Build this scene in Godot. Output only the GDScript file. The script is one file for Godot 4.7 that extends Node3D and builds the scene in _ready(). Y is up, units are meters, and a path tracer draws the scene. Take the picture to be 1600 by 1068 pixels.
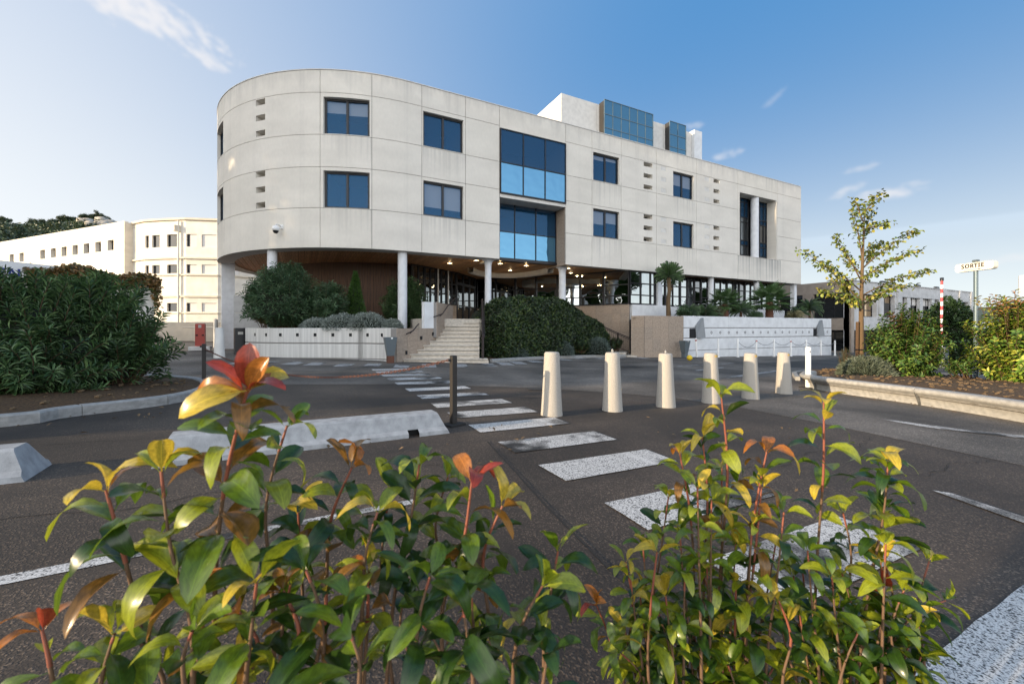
extends Node3D
# X runs along the front of the clinic, D away from the viewer into the site, Y up; metres. The site falls gently towards +X.

var M := {}
var counts := {}
var LEAF_HUE := {}
var rng := RandomNumberGenerator.new()
const TILT := 0.022
const SUN_AZ := -92.0
const SUN_EL := 10.5

func V(x: float, y: float, d: float) -> Vector3:
	return Vector3(x, y, -d)

func gy(x: float) -> float:
	return -TILT * (clampf(x, -25.0, 60.0) - 6.0)

func rr(a: float, b: float) -> float:
	return rng.randf_range(a, b)

func lin(r: float, g: float, b: float) -> Color:
	return Color(r, g, b).linear_to_srgb()

# ---------------------------------------------------------------- nodes
func numbered(n: String) -> String:
	counts[n] = counts.get(n, 0) + 1
	return n if counts[n] == 1 else "%s_%03d" % [n, counts[n] - 1]

func tag(o: Node, label: String, cat: String, group := "", kind := "") -> void:
	if label: o.set_meta("label", label)
	if cat: o.set_meta("category", cat)
	if group: o.set_meta("group", group)
	if kind: o.set_meta("kind", kind)

func thing(n: String, label: String, cat: String, at := Vector3.ZERO, group := "") -> Node3D:
	var o := Node3D.new()
	o.name = numbered(n)
	o.position = at
	add_child(o)
	tag(o, label, cat, group)
	return o

func S(smooth := false) -> SurfaceTool:
	var st := SurfaceTool.new()
	st.begin(Mesh.PRIMITIVE_TRIANGLES)
	st.set_smooth_group(0 if smooth else -1)
	return st

func commit(st: SurfaceTool) -> ArrayMesh:
	st.generate_normals()
	return st.commit()

func mesh_node(n: String, g, m: Material) -> MeshInstance3D:
	var o := MeshInstance3D.new()
	o.name = n
	o.mesh = commit(g) if g is SurfaceTool else g
	o.material_override = m
	return o

# a part whose geometry is written in world coordinates, under a thing that stands at parent.position
func part(n: String, g, m: Material, parent: Node3D) -> MeshInstance3D:
	var o := mesh_node(n, g, m)
	o.position = -parent.position
	parent.add_child(o, true)
	return o

# a part or sub-part in its parent's own coordinates
func sub(n: String, g, m: Material, parent: Node3D) -> MeshInstance3D:
	var o := mesh_node(n, g, m)
	parent.add_child(o, true)
	return o

func setting(n: String, g, m: Material) -> MeshInstance3D:
	var o := mesh_node(numbered(n), g, m)
	add_child(o)
	o.set_meta("kind", "structure")
	return o

func single(n: String, g, m: Material, label: String, cat: String, at := Vector3.ZERO, group := "") -> MeshInstance3D:
	var o := mesh_node(numbered(n), g, m)
	o.position = at
	add_child(o)
	tag(o, label, cat, group)
	return o

func copy(o: Node3D, at: Vector3, label: String, turn := 0.0) -> Node3D:
	var c = o.duplicate()
	c.name = numbered(str(o.name))
	add_child(c)
	c.position = at
	c.rotation.y = turn
	c.set_meta("label", label)
	return c

func many(n: String, parent: Node3D, mesh: Mesh, m: Material, xf: Array, cols: Array, world := true) -> MultiMeshInstance3D:
	var mm := MultiMesh.new()
	mm.transform_format = MultiMesh.TRANSFORM_3D
	mm.use_colors = true
	mm.mesh = mesh
	mm.instance_count = xf.size()
	for i in xf.size():
		mm.set_instance_transform(i, xf[i])
		mm.set_instance_color(i, cols[i])
	var o := MultiMeshInstance3D.new()
	o.name = n
	o.multimesh = mm
	o.material_override = m
	o.set_meta("kind", "stuff")
	if parent == self:
		add_child(o, true)
	else:
		if world: o.position = -parent.position
		parent.add_child(o, true)
	return o

# ---------------------------------------------------------------- geometry
func tri(st: SurfaceTool, a: Vector3, b: Vector3, c: Vector3) -> void:
	st.add_vertex(a); st.add_vertex(c); st.add_vertex(b)

func quad(st: SurfaceTool, a: Vector3, b: Vector3, c: Vector3, d: Vector3) -> void:
	tri(st, a, b, c); tri(st, a, c, d)

func quv(st: SurfaceTool, p: Array, u: Array) -> void:
	for i in [0, 2, 1, 0, 3, 2]:
		st.set_uv(u[i]); st.add_vertex(p[i])

func hexa(st: SurfaceTool, c: Array) -> void:   # bottom 4 ccw seen from above, then top 4
	quad(st, c[3], c[2], c[1], c[0]); quad(st, c[4], c[5], c[6], c[7])
	for i in 4:
		var j := (i + 1) % 4
		quad(st, c[i], c[j], c[j + 4], c[i + 4])

func box(st: SurfaceTool, c: Vector3, s: Vector3, b := Basis()) -> void:
	var h := s / 2
	var v := []
	for y in [-h.y, h.y]:
		for q in [[-1, 1], [1, 1], [1, -1], [-1, -1]]:
			v.append(c + b * Vector3(q[0] * h.x, y, q[1] * h.z))
	hexa(st, v)

func boxr(st: SurfaceTool, x0: float, x1: float, y0: float, y1: float, d0: float, d1: float) -> void:
	box(st, V((x0 + x1) / 2, (y0 + y1) / 2, (d0 + d1) / 2), Vector3(x1 - x0, y1 - y0, d1 - d0))

# box with its top edges chamfered
func cbox(st: SurfaceTool, c: Vector3, s: Vector3, ch: float, b := Basis()) -> void:
	var h := s / 2
	var rings := [[-h.y, 0.0], [h.y - ch, 0.0], [h.y, ch]]
	var r := []
	for k in rings:
		var v := []
		for q in [[-1, 1], [1, 1], [1, -1], [-1, -1]]:
			v.append(c + b * Vector3(q[0] * (h.x - k[1]), k[0], q[1] * (h.z - k[1])))
		r.append(v)
	for k in 2:
		for i in 4:
			var j := (i + 1) % 4
			quad(st, r[k][i], r[k][j], r[k + 1][j], r[k + 1][i])
	quad(st, r[2][0], r[2][1], r[2][2], r[2][3])
	quad(st, r[0][3], r[0][2], r[0][1], r[0][0])

func ccw(p: Array) -> Array:
	var a := 0.0
	for i in p.size():
		var q: Vector2 = p[(i + 1) % p.size()]
		a += p[i].x * q.y - q.x * p[i].y
	if a < 0:
		p = p.duplicate()
		p.reverse()
	return p

func flat_cap(st: SurfaceTool, p: Array, y, up := true) -> void:   # y: a number, or "ground" plus height
	var idx := Geometry2D.triangulate_polygon(PackedVector2Array(p))
	for i in range(0, idx.size(), 3):
		var a: Vector2 = p[idx[i]]
		var b: Vector2 = p[idx[i + 1]]
		var c: Vector2 = p[idx[i + 2]]
		if (b - a).cross(c - a) < 0:
			var t := b
			b = c; c = t
		var pts := []
		for q in [a, b, c]:
			pts.append(V(q.x, (gy(q.x) + y[0]) if y is Array else y, q.y))
		for q in ([0, 2, 1] if up else [0, 1, 2]):
			st.set_uv(Vector2(pts[q].x, pts[q].z) / 2.0)
			st.set_uv2(Vector2(pts[q].x, pts[q].z) / 11.0)
			st.add_vertex(pts[q])

func prism(st: SurfaceTool, p: Array, y0, y1) -> void:   # y as above
	p = ccw(p)
	flat_cap(st, p, y1)
	flat_cap(st, p, y0, false)
	for i in p.size():
		var a: Vector2 = p[i]
		var b: Vector2 = p[(i + 1) % p.size()]
		var f := func(q: Vector2, y): return V(q.x, (gy(q.x) + y[0]) if y is Array else y, q.y)
		quad(st, f.call(a, y0), f.call(b, y0), f.call(b, y1), f.call(a, y1))

func sheet(p: Array, h: float) -> SurfaceTool:   # laid on the ground
	var st := S()
	flat_cap(st, ccw(p), [h])
	return st

func tube(st: SurfaceTool, p: Array, r, n := 6, caps := true) -> void:
	st.set_smooth_group(0)
	var rings := []
	var ref := Vector3.UP
	for i in p.size():
		var t: Vector3 = (p[mini(i + 1, p.size() - 1)] - p[maxi(i - 1, 0)]).normalized()
		if absf(t.dot(ref)) > 0.95: ref = Vector3.RIGHT if absf(t.x) < 0.8 else Vector3.BACK
		var a := t.cross(ref).normalized()
		var b := t.cross(a).normalized()
		var rad: float = r[i] if r is Array else r
		var ring := []
		for k in n:
			var th := TAU * k / n
			ring.append(p[i] + (a * cos(th) + b * sin(th)) * rad)
		rings.append(ring)
	for i in p.size() - 1:
		for k in n:
			var j := (k + 1) % n
			quad(st, rings[i][k], rings[i][j], rings[i + 1][j], rings[i + 1][k])
	if caps:
		st.set_smooth_group(-1)
		for k in range(1, n - 1):
			tri(st, rings[0][0], rings[0][k + 1], rings[0][k])
			var e: Array = rings[-1]
			tri(st, e[0], e[k], e[k + 1])

func lathe(st: SurfaceTool, prof: Array, n: int, at := Vector3.ZERO, smooth := true) -> void:   # prof: (r, y) upwards
	st.set_smooth_group(0 if smooth else -1)
	for i in prof.size() - 1:
		for k in n:
			var a := TAU * k / n
			var b := TAU * (k + 1) / n
			var f := func(q: Vector2, th: float): return at + Vector3(q.x * cos(th), q.y, -q.x * sin(th))
			var p0: Vector3 = f.call(prof[i], a)
			var p1: Vector3 = f.call(prof[i], b)
			var p2: Vector3 = f.call(prof[i + 1], b)
			var p3: Vector3 = f.call(prof[i + 1], a)
			if prof[i].x > 1e-5: tri(st, p0, p1, p2)
			if prof[i + 1].x > 1e-5: tri(st, p0, p2, p3)

# profile (out to the right of the path, up) swept along a path of (X, height over ground, D)
func sweep(st: SurfaceTool, path: Array, prof: Array, smooth := false) -> void:
	st.set_smooth_group(0 if smooth else -1)
	var rows := []
	for i in path.size():
		var t: Vector3 = path[mini(i + 1, path.size() - 1)] - path[maxi(i - 1, 0)]
		t.y = 0
		t = t.normalized()
		var right := t.cross(Vector3.UP)
		var row := []
		for q in prof:
			row.append(path[i] + right * q.x + Vector3.UP * q.y)
		rows.append(row)
	for i in path.size() - 1:
		for k in prof.size() - 1:
			quad(st, rows[i][k], rows[i + 1][k], rows[i + 1][k + 1], rows[i][k + 1])
	st.set_smooth_group(-1)
	for e in [0, path.size() - 1]:
		for k in range(1, prof.size() - 1):
			if e == 0: tri(st, rows[e][0], rows[e][k], rows[e][k + 1])
			else: tri(st, rows[e][0], rows[e][k + 1], rows[e][k])

func frame_basis(right: Vector3, up := Vector3.UP) -> Basis:
	right = right.normalized()
	return Basis(right, up, right.cross(up).normalized())

# ---------------------------------------------------------------- textures and materials
func noise_bytes(size: int, freq: float, oct: int, seed_: int, type := FastNoiseLite.TYPE_SIMPLEX_SMOOTH) -> PackedByteArray:
	var n := FastNoiseLite.new()
	n.seed = seed_
	n.noise_type = type
	n.frequency = freq
	n.fractal_octaves = oct
	if oct < 2: n.fractal_type = FastNoiseLite.FRACTAL_NONE
	n.cellular_return_type = FastNoiseLite.RETURN_CELL_VALUE
	var im := n.get_seamless_image(size, size)
	im.convert(Image.FORMAT_L8)
	return im.get_data()

func tex_from(size: int, f: Callable) -> ImageTexture:   # f(i) -> grey 0..1.x
	var d := PackedByteArray()
	d.resize(size * size * 3)
	for i in size * size:
		var c = f.call(i)
		if c is Color:
			d[i * 3] = clampi(int(c.r * 255), 0, 255); d[i * 3 + 1] = clampi(int(c.g * 255), 0, 255); d[i * 3 + 2] = clampi(int(c.b * 255), 0, 255)
		else:
			var v := clampi(int(c * 255), 0, 255)
			d[i * 3] = v; d[i * 3 + 1] = v; d[i * 3 + 2] = v
	return ImageTexture.create_from_image(Image.create_from_data(size, size, false, Image.FORMAT_RGB8, d))

func mottle(size: int, freq: float, lo: float, hi: float, seed_: int, oct := 4, grain := 0.0) -> ImageTexture:
	var a := noise_bytes(size, freq, oct, seed_)
	var r := RandomNumberGenerator.new()
	r.seed = seed_
	return tex_from(size, func(i): return lerpf(lo, hi, a[i] / 255.0) + (r.randf() - 0.5) * grain)

func mat(n: String, c: Color, rough := 0.8, metal := 0.0, spec := 0.5) -> StandardMaterial3D:
	var m := StandardMaterial3D.new()
	m.resource_name = n
	m.albedo_color = c
	m.roughness = rough
	m.metallic = metal
	m.metallic_specular = spec
	M[n] = m
	return m

func tmat(n: String, c: Color, t: Texture2D, scale: float, rough := 0.8, bump := 0.0) -> StandardMaterial3D:
	var m := mat(n, c, rough)
	m.albedo_texture = t
	m.uv1_triplanar = true
	m.uv1_world_triplanar = true
	m.uv1_scale = Vector3.ONE / scale
	if bump > 0:
		m.heightmap_enabled = true
		m.heightmap_texture = t
		m.heightmap_scale = bump
	return m

func make_materials() -> void:
	# facade concrete: s (61.4 m) by y (8.25 m)
	var W := 1536
	var H := 256
	var a := noise_bytes(512, 0.012, 5, 3)
	var b := noise_bytes(512, 0.09, 2, 5)
	var d := PackedByteArray()
	d.resize(W * H * 3)
	var line := FastNoiseLite.new()
	line.seed = 11
	line.frequency = 0.22
	line.fractal_octaves = 3
	var streak := PackedFloat32Array()
	var long_streak := PackedFloat32Array()
	for x in W:
		streak.append(clampf(0.5 + 0.9 * line.get_noise_1d(x), 0, 1))
		long_streak.append(clampf(0.5 + 0.9 * line.get_noise_1d(x * 0.23 + 4000), 0, 1))
	var sills := [[-12.7, -10.6], [-3.97, -1.85], [0.61, 2.72], [11.09, 13.15], [17.9, 19.92]]
	for y in H:
		var Y := 13.4 - 8.25 * (y + 0.5) / H
		for x in W:
			var s := -28.3 + 61.4 * (x + 0.5) / W
			var n := a[(y * 2 % 512) * 512 + x % 512] / 255.0
			var f := b[(y % 512) * 512 + (x * 3) % 512] / 255.0
			var v := 0.93 + 0.07 * (n - 0.5) + 0.025 * (f - 0.5)
			var top := 13.4 - Y
			var st := streak[x]
			var dirt := 0.0
			dirt += clampf(1.0 - top / (0.2 + 1.0 * long_streak[x]), 0, 1) * (0.04 + 0.10 * st) * (0.3 + n)
			for q in sills:
				if s > q[0] - 0.05 and s < q[1] + 0.15:
					for sy in [10.4, 6.98]:
						var dn: float = sy - Y
						if dn > 0: dirt += clampf(1.0 - dn / (0.3 + 1.3 * st), 0, 1) * 0.13 * st * (0.4 + n)
			if s > 24.8 and s < 30.2 and Y < 6.97:
				dirt += clampf(1.0 - (6.97 - Y) / (0.8 + 1.6 * st), 0, 1) * 0.30 * st
			dirt += 0.03 * clampf((long_streak[x] - 0.6) * 3, 0, 1) * st
			v -= dirt * 0.8
			var i := (y * W + x) * 3
			d[i] = clampi(int(v * 255), 0, 255)
			d[i + 1] = clampi(int((v - 0.006 + dirt * 0.03) * 255), 0, 255)
			d[i + 2] = clampi(int((v - 0.022 + dirt * 0.09) * 255), 0, 255)
	var fm := mat("facade", lin(0.87, 0.835, 0.785), 0.85)
	fm.vertex_color_use_as_albedo = true
	fm.albedo_texture = ImageTexture.create_from_image(Image.create_from_data(W, H, false, Image.FORMAT_RGB8, d))
	fm.texture_repeat = false
	var mot := mottle(512, 0.01, 0.93, 1.02, 21, 5, 0.03)
	tmat("concrete", lin(0.70, 0.68, 0.64), mot, 2.2, 0.85)
	tmat("column", lin(0.74, 0.76, 0.79), mot, 1.9, 0.7)
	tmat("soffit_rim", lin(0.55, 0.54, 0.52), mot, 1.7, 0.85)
	mat("joint", lin(0.24, 0.23, 0.22), 0.9)
	mat("dark", lin(0.012, 0.013, 0.015), 0.9)
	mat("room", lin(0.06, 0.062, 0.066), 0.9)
	mat("frame", lin(0.012, 0.012, 0.015), 0.45)
	mat("white_frame", lin(0.6, 0.6, 0.58), 0.5)
	var wn := FastNoiseLite.new()
	wn.seed = 17
	wn.frequency = 0.012
	wn.fractal_octaves = 2
	var wim := wn.get_seamless_image(256, 256)
	wim.convert(Image.FORMAT_RGBA8)
	wim.bump_map_to_normal_map(6.0)
	var wave := ImageTexture.create_from_image(wim)
	mat("dark_panel", lin(0.03, 0.028, 0.026), 0.5)
	var g := mat("glass", Color(lin(0.025, 0.115, 0.25), 0.12), 0.02, 0.42, 0.27)
	g.transparency = BaseMaterial3D.TRANSPARENCY_ALPHA
	mat("spandrel", lin(0.115, 0.29, 0.45), 0.05, 0.7)
	mat("mirror", lin(0.40, 0.435, 0.45), 0.015, 1.0)
	mat("dim_mirror", lin(0.20, 0.21, 0.22), 0.03, 1.0)
	for k in ["spandrel", "mirror", "dim_mirror"]:
		M[k].normal_enabled = true
		M[k].normal_texture = wave
		M[k].normal_scale = 0.10
		M[k].uv1_triplanar = true
		M[k].uv1_world_triplanar = true
		M[k].uv1_scale = Vector3.ONE / 2.4
	mat("roof_glass", lin(0.055, 0.17, 0.27), 0.15, 0.5)
	mat("blind", lin(0.75, 0.74, 0.72), 0.8)
	var bl := mat("lamp_glow", lin(1.0, 0.85, 0.6), 0.5)
	bl.emission_enabled = true
	bl.emission = lin(1.0, 0.82, 0.55)
	bl.emission_energy_multiplier = 2.0
	# wood
	var wa := noise_bytes(256, 0.02, 4, 31)
	var wood := tex_from(256, func(i):
		var v: float = wa[((i / 256) / 6 % 256) * 256 + (i * 5) % 256] / 255.0
		return 0.62 + 0.5 * v)
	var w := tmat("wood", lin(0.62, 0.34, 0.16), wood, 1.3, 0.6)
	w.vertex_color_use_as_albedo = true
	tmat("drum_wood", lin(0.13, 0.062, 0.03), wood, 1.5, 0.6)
	# beige stone cladding
	var stone := mottle(512, 0.02, 0.82, 1.05, 41, 4, 0.08)
	tmat("stone", lin(0.44, 0.345, 0.265), stone, 1.1, 0.8)
	tmat("stone2", lin(0.405, 0.325, 0.255), stone, 1.4, 0.8)
	tmat("step", lin(0.66, 0.595, 0.505), stone, 1.7, 0.8)
	# board-marked white planter, with vertical streaks
	var pa := noise_bytes(256, 0.03, 4, 51)
	var board := tex_from(256, func(i):
		var v: float = pa[((i / 256) / 10 % 256) * 256 + (i * 3) % 256] / 255.0
		return 0.86 + 0.18 * v)
	tmat("planter", lin(0.70, 0.69, 0.66), board, 2.4, 0.85)
	tmat("terrace", lin(0.74, 0.755, 0.77), mot, 3.1, 0.8)
	# asphalt: fine stones, and slow changes of tone
	var c1 := noise_bytes(1024, 0.22, 1, 61, FastNoiseLite.TYPE_CELLULAR)
	var c2 := noise_bytes(1024, 0.42, 1, 62, FastNoiseLite.TYPE_CELLULAR)
	var stones := tex_from(1024, func(i):
		var p := c1[i] / 255.0
		var q := c2[i] / 255.0
		var v := 0.36 + 0.18 * p * p + 0.18 * q
		if p > 0.86: v += 0.16
		return Color(v * 1.04, v * 0.985, v * 0.92))
	var slow := mottle(512, 0.007, 0.50, 1.04, 63, 6, 0.05)
	for q in [["asphalt", lin(0.325, 0.270, 0.228)], ["patch", lin(0.38, 0.31, 0.256)], ["pale_asphalt", lin(0.72, 0.70, 0.68)], ["far_asphalt", lin(0.23, 0.23, 0.235)]]:
		var m := mat(q[0], q[1], 0.78)
		m.albedo_texture = stones
		m.uv1_scale = Vector3(1, 1, 1)
		m.detail_enabled = true
		m.detail_blend_mode = BaseMaterial3D.BLEND_MODE_MUL
		m.detail_albedo = slow
		m.detail_uv_layer = BaseMaterial3D.DETAIL_UV_2
		m.heightmap_enabled = true
		m.heightmap_texture = stones
		m.heightmap_scale = 0.5
	mat("crack", lin(0.02, 0.019, 0.018), 0.95)
	var paint := tex_from(1024, func(i):
		var p := c1[i] / 255.0
		var q := c2[i] / 255.0
		var v := 1.0
		if p < 0.12: v = 0.35
		elif q < 0.26: v = 0.62
		elif q > 0.9: v = 0.86
		return v)
	var wa2 := noise_bytes(512, 0.012, 6, 66)
	var wb2 := noise_bytes(512, 0.06, 4, 67)
	var wear := tex_from(512, func(i):
		var k := wa2[i] / 255.0 + 0.35 * (wb2[i] / 255.0 - 0.5)
		return clampf(1.0 - 1.1 * clampf((k - 0.50) * 2.6, 0, 0.68), 0.24, 1.0))
	var pm := mat("paint", lin(0.62, 0.605, 0.58), 0.75)
	pm.albedo_texture = paint
	pm.detail_enabled = true
	pm.detail_blend_mode = BaseMaterial3D.BLEND_MODE_MUL
	pm.detail_albedo = wear
	pm.detail_uv_layer = BaseMaterial3D.DETAIL_UV_2
	var old := mat("worn_paint", lin(0.46, 0.45, 0.44), 0.8)
	old.albedo_texture = paint
	old.detail_enabled = true
	old.detail_blend_mode = BaseMaterial3D.BLEND_MODE_MUL
	old.detail_albedo = wear
	old.detail_uv_layer = BaseMaterial3D.DETAIL_UV_2
	var grit := mottle(512, 0.10, 0.50, 1.10, 71, 4, 0.30)
	tmat("bollard", lin(0.60, 0.56, 0.50), grit, 0.55, 0.9, 0.25)
	var kt := mottle(512, 0.025, 0.78, 1.04, 72, 5, 0.10)
	tmat("kerb", lin(0.37, 0.365, 0.35), kt, 1.3, 0.88, 0.2)
	tmat("barrier", lin(0.40, 0.41, 0.42), kt, 1.7, 0.8, 0.15)
	var sa := noise_bytes(512, 0.05, 5, 81)
	var soil := tex_from(512, func(i):
		var v := sa[i] / 255.0
		return Color(0.45 + 0.55 * v, 0.40 + 0.55 * v, 0.34 + 0.5 * v))
	tmat("soil", lin(0.15, 0.094, 0.048), soil, 1.2, 0.95, 1.5)
	tmat("far_ground", lin(0.12, 0.11, 0.07), soil, 9.0, 0.95)
	mat("steel", lin(0.035, 0.032, 0.03), 0.5, 0.4)
	mat("rust_chain", lin(0.14, 0.055, 0.035), 0.7, 0.2)
	mat("iron", lin(0.035, 0.024, 0.024), 0.5, 0.3)
	mat("white_paint", lin(0.78, 0.78, 0.77), 0.45)
	mat("red_cap", lin(0.35, 0.03, 0.03), 0.5)
	mat("red_box", lin(0.42, 0.07, 0.05), 0.5)
	mat("grey_bin", lin(0.10, 0.125, 0.14), 0.5)
	mat("rust", lin(0.12, 0.05, 0.03), 0.8)
	mat("black_box", lin(0.014, 0.015, 0.018), 0.4)
	mat("grey_pipe", lin(0.45, 0.44, 0.41), 0.6)
	mat("yellow", lin(0.80, 0.56, 0.02), 0.5)
	mat("red_band", lin(0.45, 0.05, 0.06), 0.5)
	mat("sign_face", lin(0.70, 0.68, 0.62), 0.45)
	mat("sign_rim", lin(0.62, 0.60, 0.54), 0.4)
	mat("ink", lin(0.03, 0.03, 0.035), 0.6)
	mat("blue_ink", lin(0.02, 0.035, 0.20), 0.5)
	mat("pole_grey", lin(0.13, 0.18, 0.21), 0.45, 0.3)
	mat("lens", lin(0.02, 0.02, 0.022), 0.1)
	var wt := mottle(512, 0.01, 0.9, 1.02, 91, 4, 0.02)
	tmat("wing_wall", lin(0.80, 0.76, 0.68), wt, 6.0, 0.85)
	tmat("wing_trim", lin(0.70, 0.63, 0.52), wt, 5.0, 0.85)
	mat("shutter", lin(0.66, 0.64, 0.62), 0.7)
	tmat("annex_beige", lin(0.40, 0.33, 0.27), wt, 4.0, 0.85)
	tmat("annex_white", lin(0.60, 0.60, 0.60), wt, 4.5, 0.85)
	mat("annex_glass", lin(0.10, 0.105, 0.11), 0.05, 0.9)
	mat("dark_pane", lin(0.02, 0.022, 0.026), 0.06)
	mat("wedge_grey", lin(0.22, 0.24, 0.26), 0.6)
	mat("glow_tint_glass", lin(0.50, 0.36, 0.22), 0.1, 0.9)  # warm orange reflection put into the pane colour
	# plants
	for q in [["leaf_mat", 0.45, 0.16], ["wax_leaf", 0.33, 0.5]]:
		var m := mat(q[0], Color.WHITE, q[1])
		m.vertex_color_use_as_albedo = true
		m.backlight_enabled = true
		m.backlight = Color(q[2], q[2], q[2]).linear_to_srgb()
	tmat("bark", lin(0.17, 0.115, 0.08), soil, 0.3, 0.9)
	tmat("pale_bark", lin(0.25, 0.19, 0.13), soil, 0.25, 0.9)
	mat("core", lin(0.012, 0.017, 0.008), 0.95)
	mat("hill_soil", lin(0.055, 0.055, 0.03), 0.95)
	mat("hill_far", lin(0.06, 0.085, 0.06), 0.95)
	mat("rock", lin(0.42, 0.38, 0.32), 0.95)
	# photinia leaf: pale midrib, veins, blotches; grey, tinted per hue
	var la := noise_bytes(128, 0.05, 4, 95)
	var LT := tex_from(128, func(i):
		var u: float = absf((i % 128) / 127.0 - 0.5) * 2.0
		var v: float = (i / 128) / 127.0
		var k := 0.72 + 0.24 * (la[i] / 255.0)
		var vein := absf(fposmod(v * 9.0 + u * 1.6, 1.0) - 0.5)
		if vein > 0.44: k += 0.07
		if u < 0.05: k = 1.0
		if u > 0.9: k *= 0.9
		return k)
	var hues := {"leaf_green": [0.15, 0.25, 0.018], "leaf_dark": [0.040, 0.098, 0.014], "leaf_lime": [0.37, 0.43, 0.028], "leaf_yellow": [0.74, 0.56, 0.06], "leaf_orange": [0.60, 0.22, 0.035], "leaf_red": [0.46, 0.07, 0.035], "leaf_bronze": [0.30, 0.15, 0.028]}  # lime raised and dark deepened to suggest sunlit and shaded leaves
	for k in hues:
		var h: Array = hues[k]
		var m := mat(k, lin(h[0], h[1], h[2]), 0.33)
		m.albedo_texture = LT
		m.backlight_enabled = true
		m.backlight = lin(0.75, 0.75, 0.75)
		m.clearcoat_enabled = true
		m.clearcoat = 0.45
		m.clearcoat_roughness = 0.18
	mat("stem_red", lin(0.24, 0.075, 0.045), 0.5)
	mat("stem_brown", lin(0.13, 0.075, 0.042), 0.7)
	var lr := mat("leaf_rest", Color.WHITE, 0.33)
	lr.albedo_texture = LT
	lr.vertex_color_use_as_albedo = true
	lr.backlight_enabled = true
	lr.backlight = lin(0.75, 0.75, 0.75)
	LEAF_HUE = hues

# ---------------------------------------------------------------- sky
func make_sky() -> ImageTexture:
	var W := 1536
	var H := 768
	var d := PackedFloat32Array()
	d.resize(W * H * 3)
	var n := FastNoiseLite.new()
	n.seed = 7
	n.frequency = 0.16
	n.fractal_octaves = 6
	n.fractal_gain = 0.6
	# clouds: azimuth, elevation, half length, half height (degrees), slope, strength
	var clouds := [[-15.8, 29.8, 8.0, 1.9, -0.14, 0.8], [-9.4, 27.6, 2.2, 0.8, -0.3, 0.7], [-21.0, 31.0, 6.0, 1.6, -0.2, 0.8], [69.0, 13.6, 3.2, 0.7, 0.05, 0.7], [65.8, 14.4, 2.0, 0.6, 0.4, 0.5], [66.8, 16.4, 1.6, 0.35, 0.1, 0.4], [54.4, 20.4, 1.8, 0.6, 0.1, 0.45], [50.0, 24.0, 2.2, 0.5, 0.0, 0.3], [58.9, 24.9, 1.3, 0.4, 0.6, 0.2], [77.0, 6.0, 5.0, 0.5, 0.1, 0.35], [128.0, 16.0, 22.0, 3.0, 0.05, 0.5], [-140.0, 20.0, 30.0, 3.5, 0.1, 0.5], [170.0, 30.0, 25.0, 3.0, 0.1, 0.45], [-70.0, 34.0, 16.0, 3.0, 0.1, 0.5]]
	for y in H:
		var el := 90.0 - 180.0 * (y + 0.5) / H
		for x in W:
			var i := (y * W + x) * 3
			if el < -4.0:
				d[i] = 0.10; d[i + 1] = 0.09; d[i + 2] = 0.08
				continue
			var az := wrapf(360.0 * (x + 0.5) / W, -180.0, 180.0)   # the middle column looks backwards
			var e := maxf(el, 0.0)
			# angle from the sun
			var cosang := sin(deg_to_rad(e)) * sin(deg_to_rad(SUN_EL)) + cos(deg_to_rad(e)) * cos(deg_to_rad(SUN_EL)) * cos(deg_to_rad(az - SUN_AZ))
			var ang := rad_to_deg(acos(clampf(cosang, -1, 1)))
			var f := 1.0 - exp(-pow(e / 15.0, 1.5))
			var r := lerpf(0.65, 0.050, f)
			var g := lerpf(0.70, 0.195, f)
			var b := lerpf(0.69, 0.43, f)
			# pale haze towards the sun
			var w := smoothstep(125.0, 60.0, ang)
			w = w * clampf(1.0 - e / 80.0, 0, 1)
			r = lerpf(r, 0.60, w * 0.88); g = lerpf(g, 0.635, w * 0.84); b = lerpf(b, 0.66, w * 0.8)
			var glow := 2.4 * exp(-ang / 14.0) + 0.45 * exp(-ang / 30.0)
			r += glow; g += glow * 0.9; b += glow * 0.74
			# unseen low sky behind the viewer, brightness added to lift the shaded front
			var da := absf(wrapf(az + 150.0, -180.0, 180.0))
			var rear_fill := smoothstep(125.0, 25.0, da) * exp(-pow(e / 34.0, 2.0)) * 1.3
			r += rear_fill * 1.03; g += rear_fill; b += rear_fill * 0.955
			for c in clouds:
				var dx: float = wrapf(az - c[0], -180.0, 180.0) * cos(deg_to_rad(e))
				if absf(dx) > c[2] * 2.2: continue
				var dy: float = e - c[1] - dx * c[4]
				if absf(dy) > c[3] * 3.0: continue
				var q: float = pow(dx / c[2], 2.0) + pow(dy / c[3], 2.0)
				var wisp := n.get_noise_3d(dx * 3.0 + c[0], dy * 7.0 + dx * 1.5, c[1]) * 0.9 + 0.5
				var k: float = clampf((wisp * 1.25 - q * 0.75) * 1.3, 0, 1) * c[5]
				r = lerpf(r, maxf(r, 0.64), k); g = lerpf(g, maxf(g, 0.63), k); b = lerpf(b, maxf(b, 0.64), k)
			d[i] = r; d[i + 1] = g; d[i + 2] = b
	return ImageTexture.create_from_image(Image.create_from_data(W, H, false, Image.FORMAT_RGBF, d.to_byte_array()))

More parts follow.
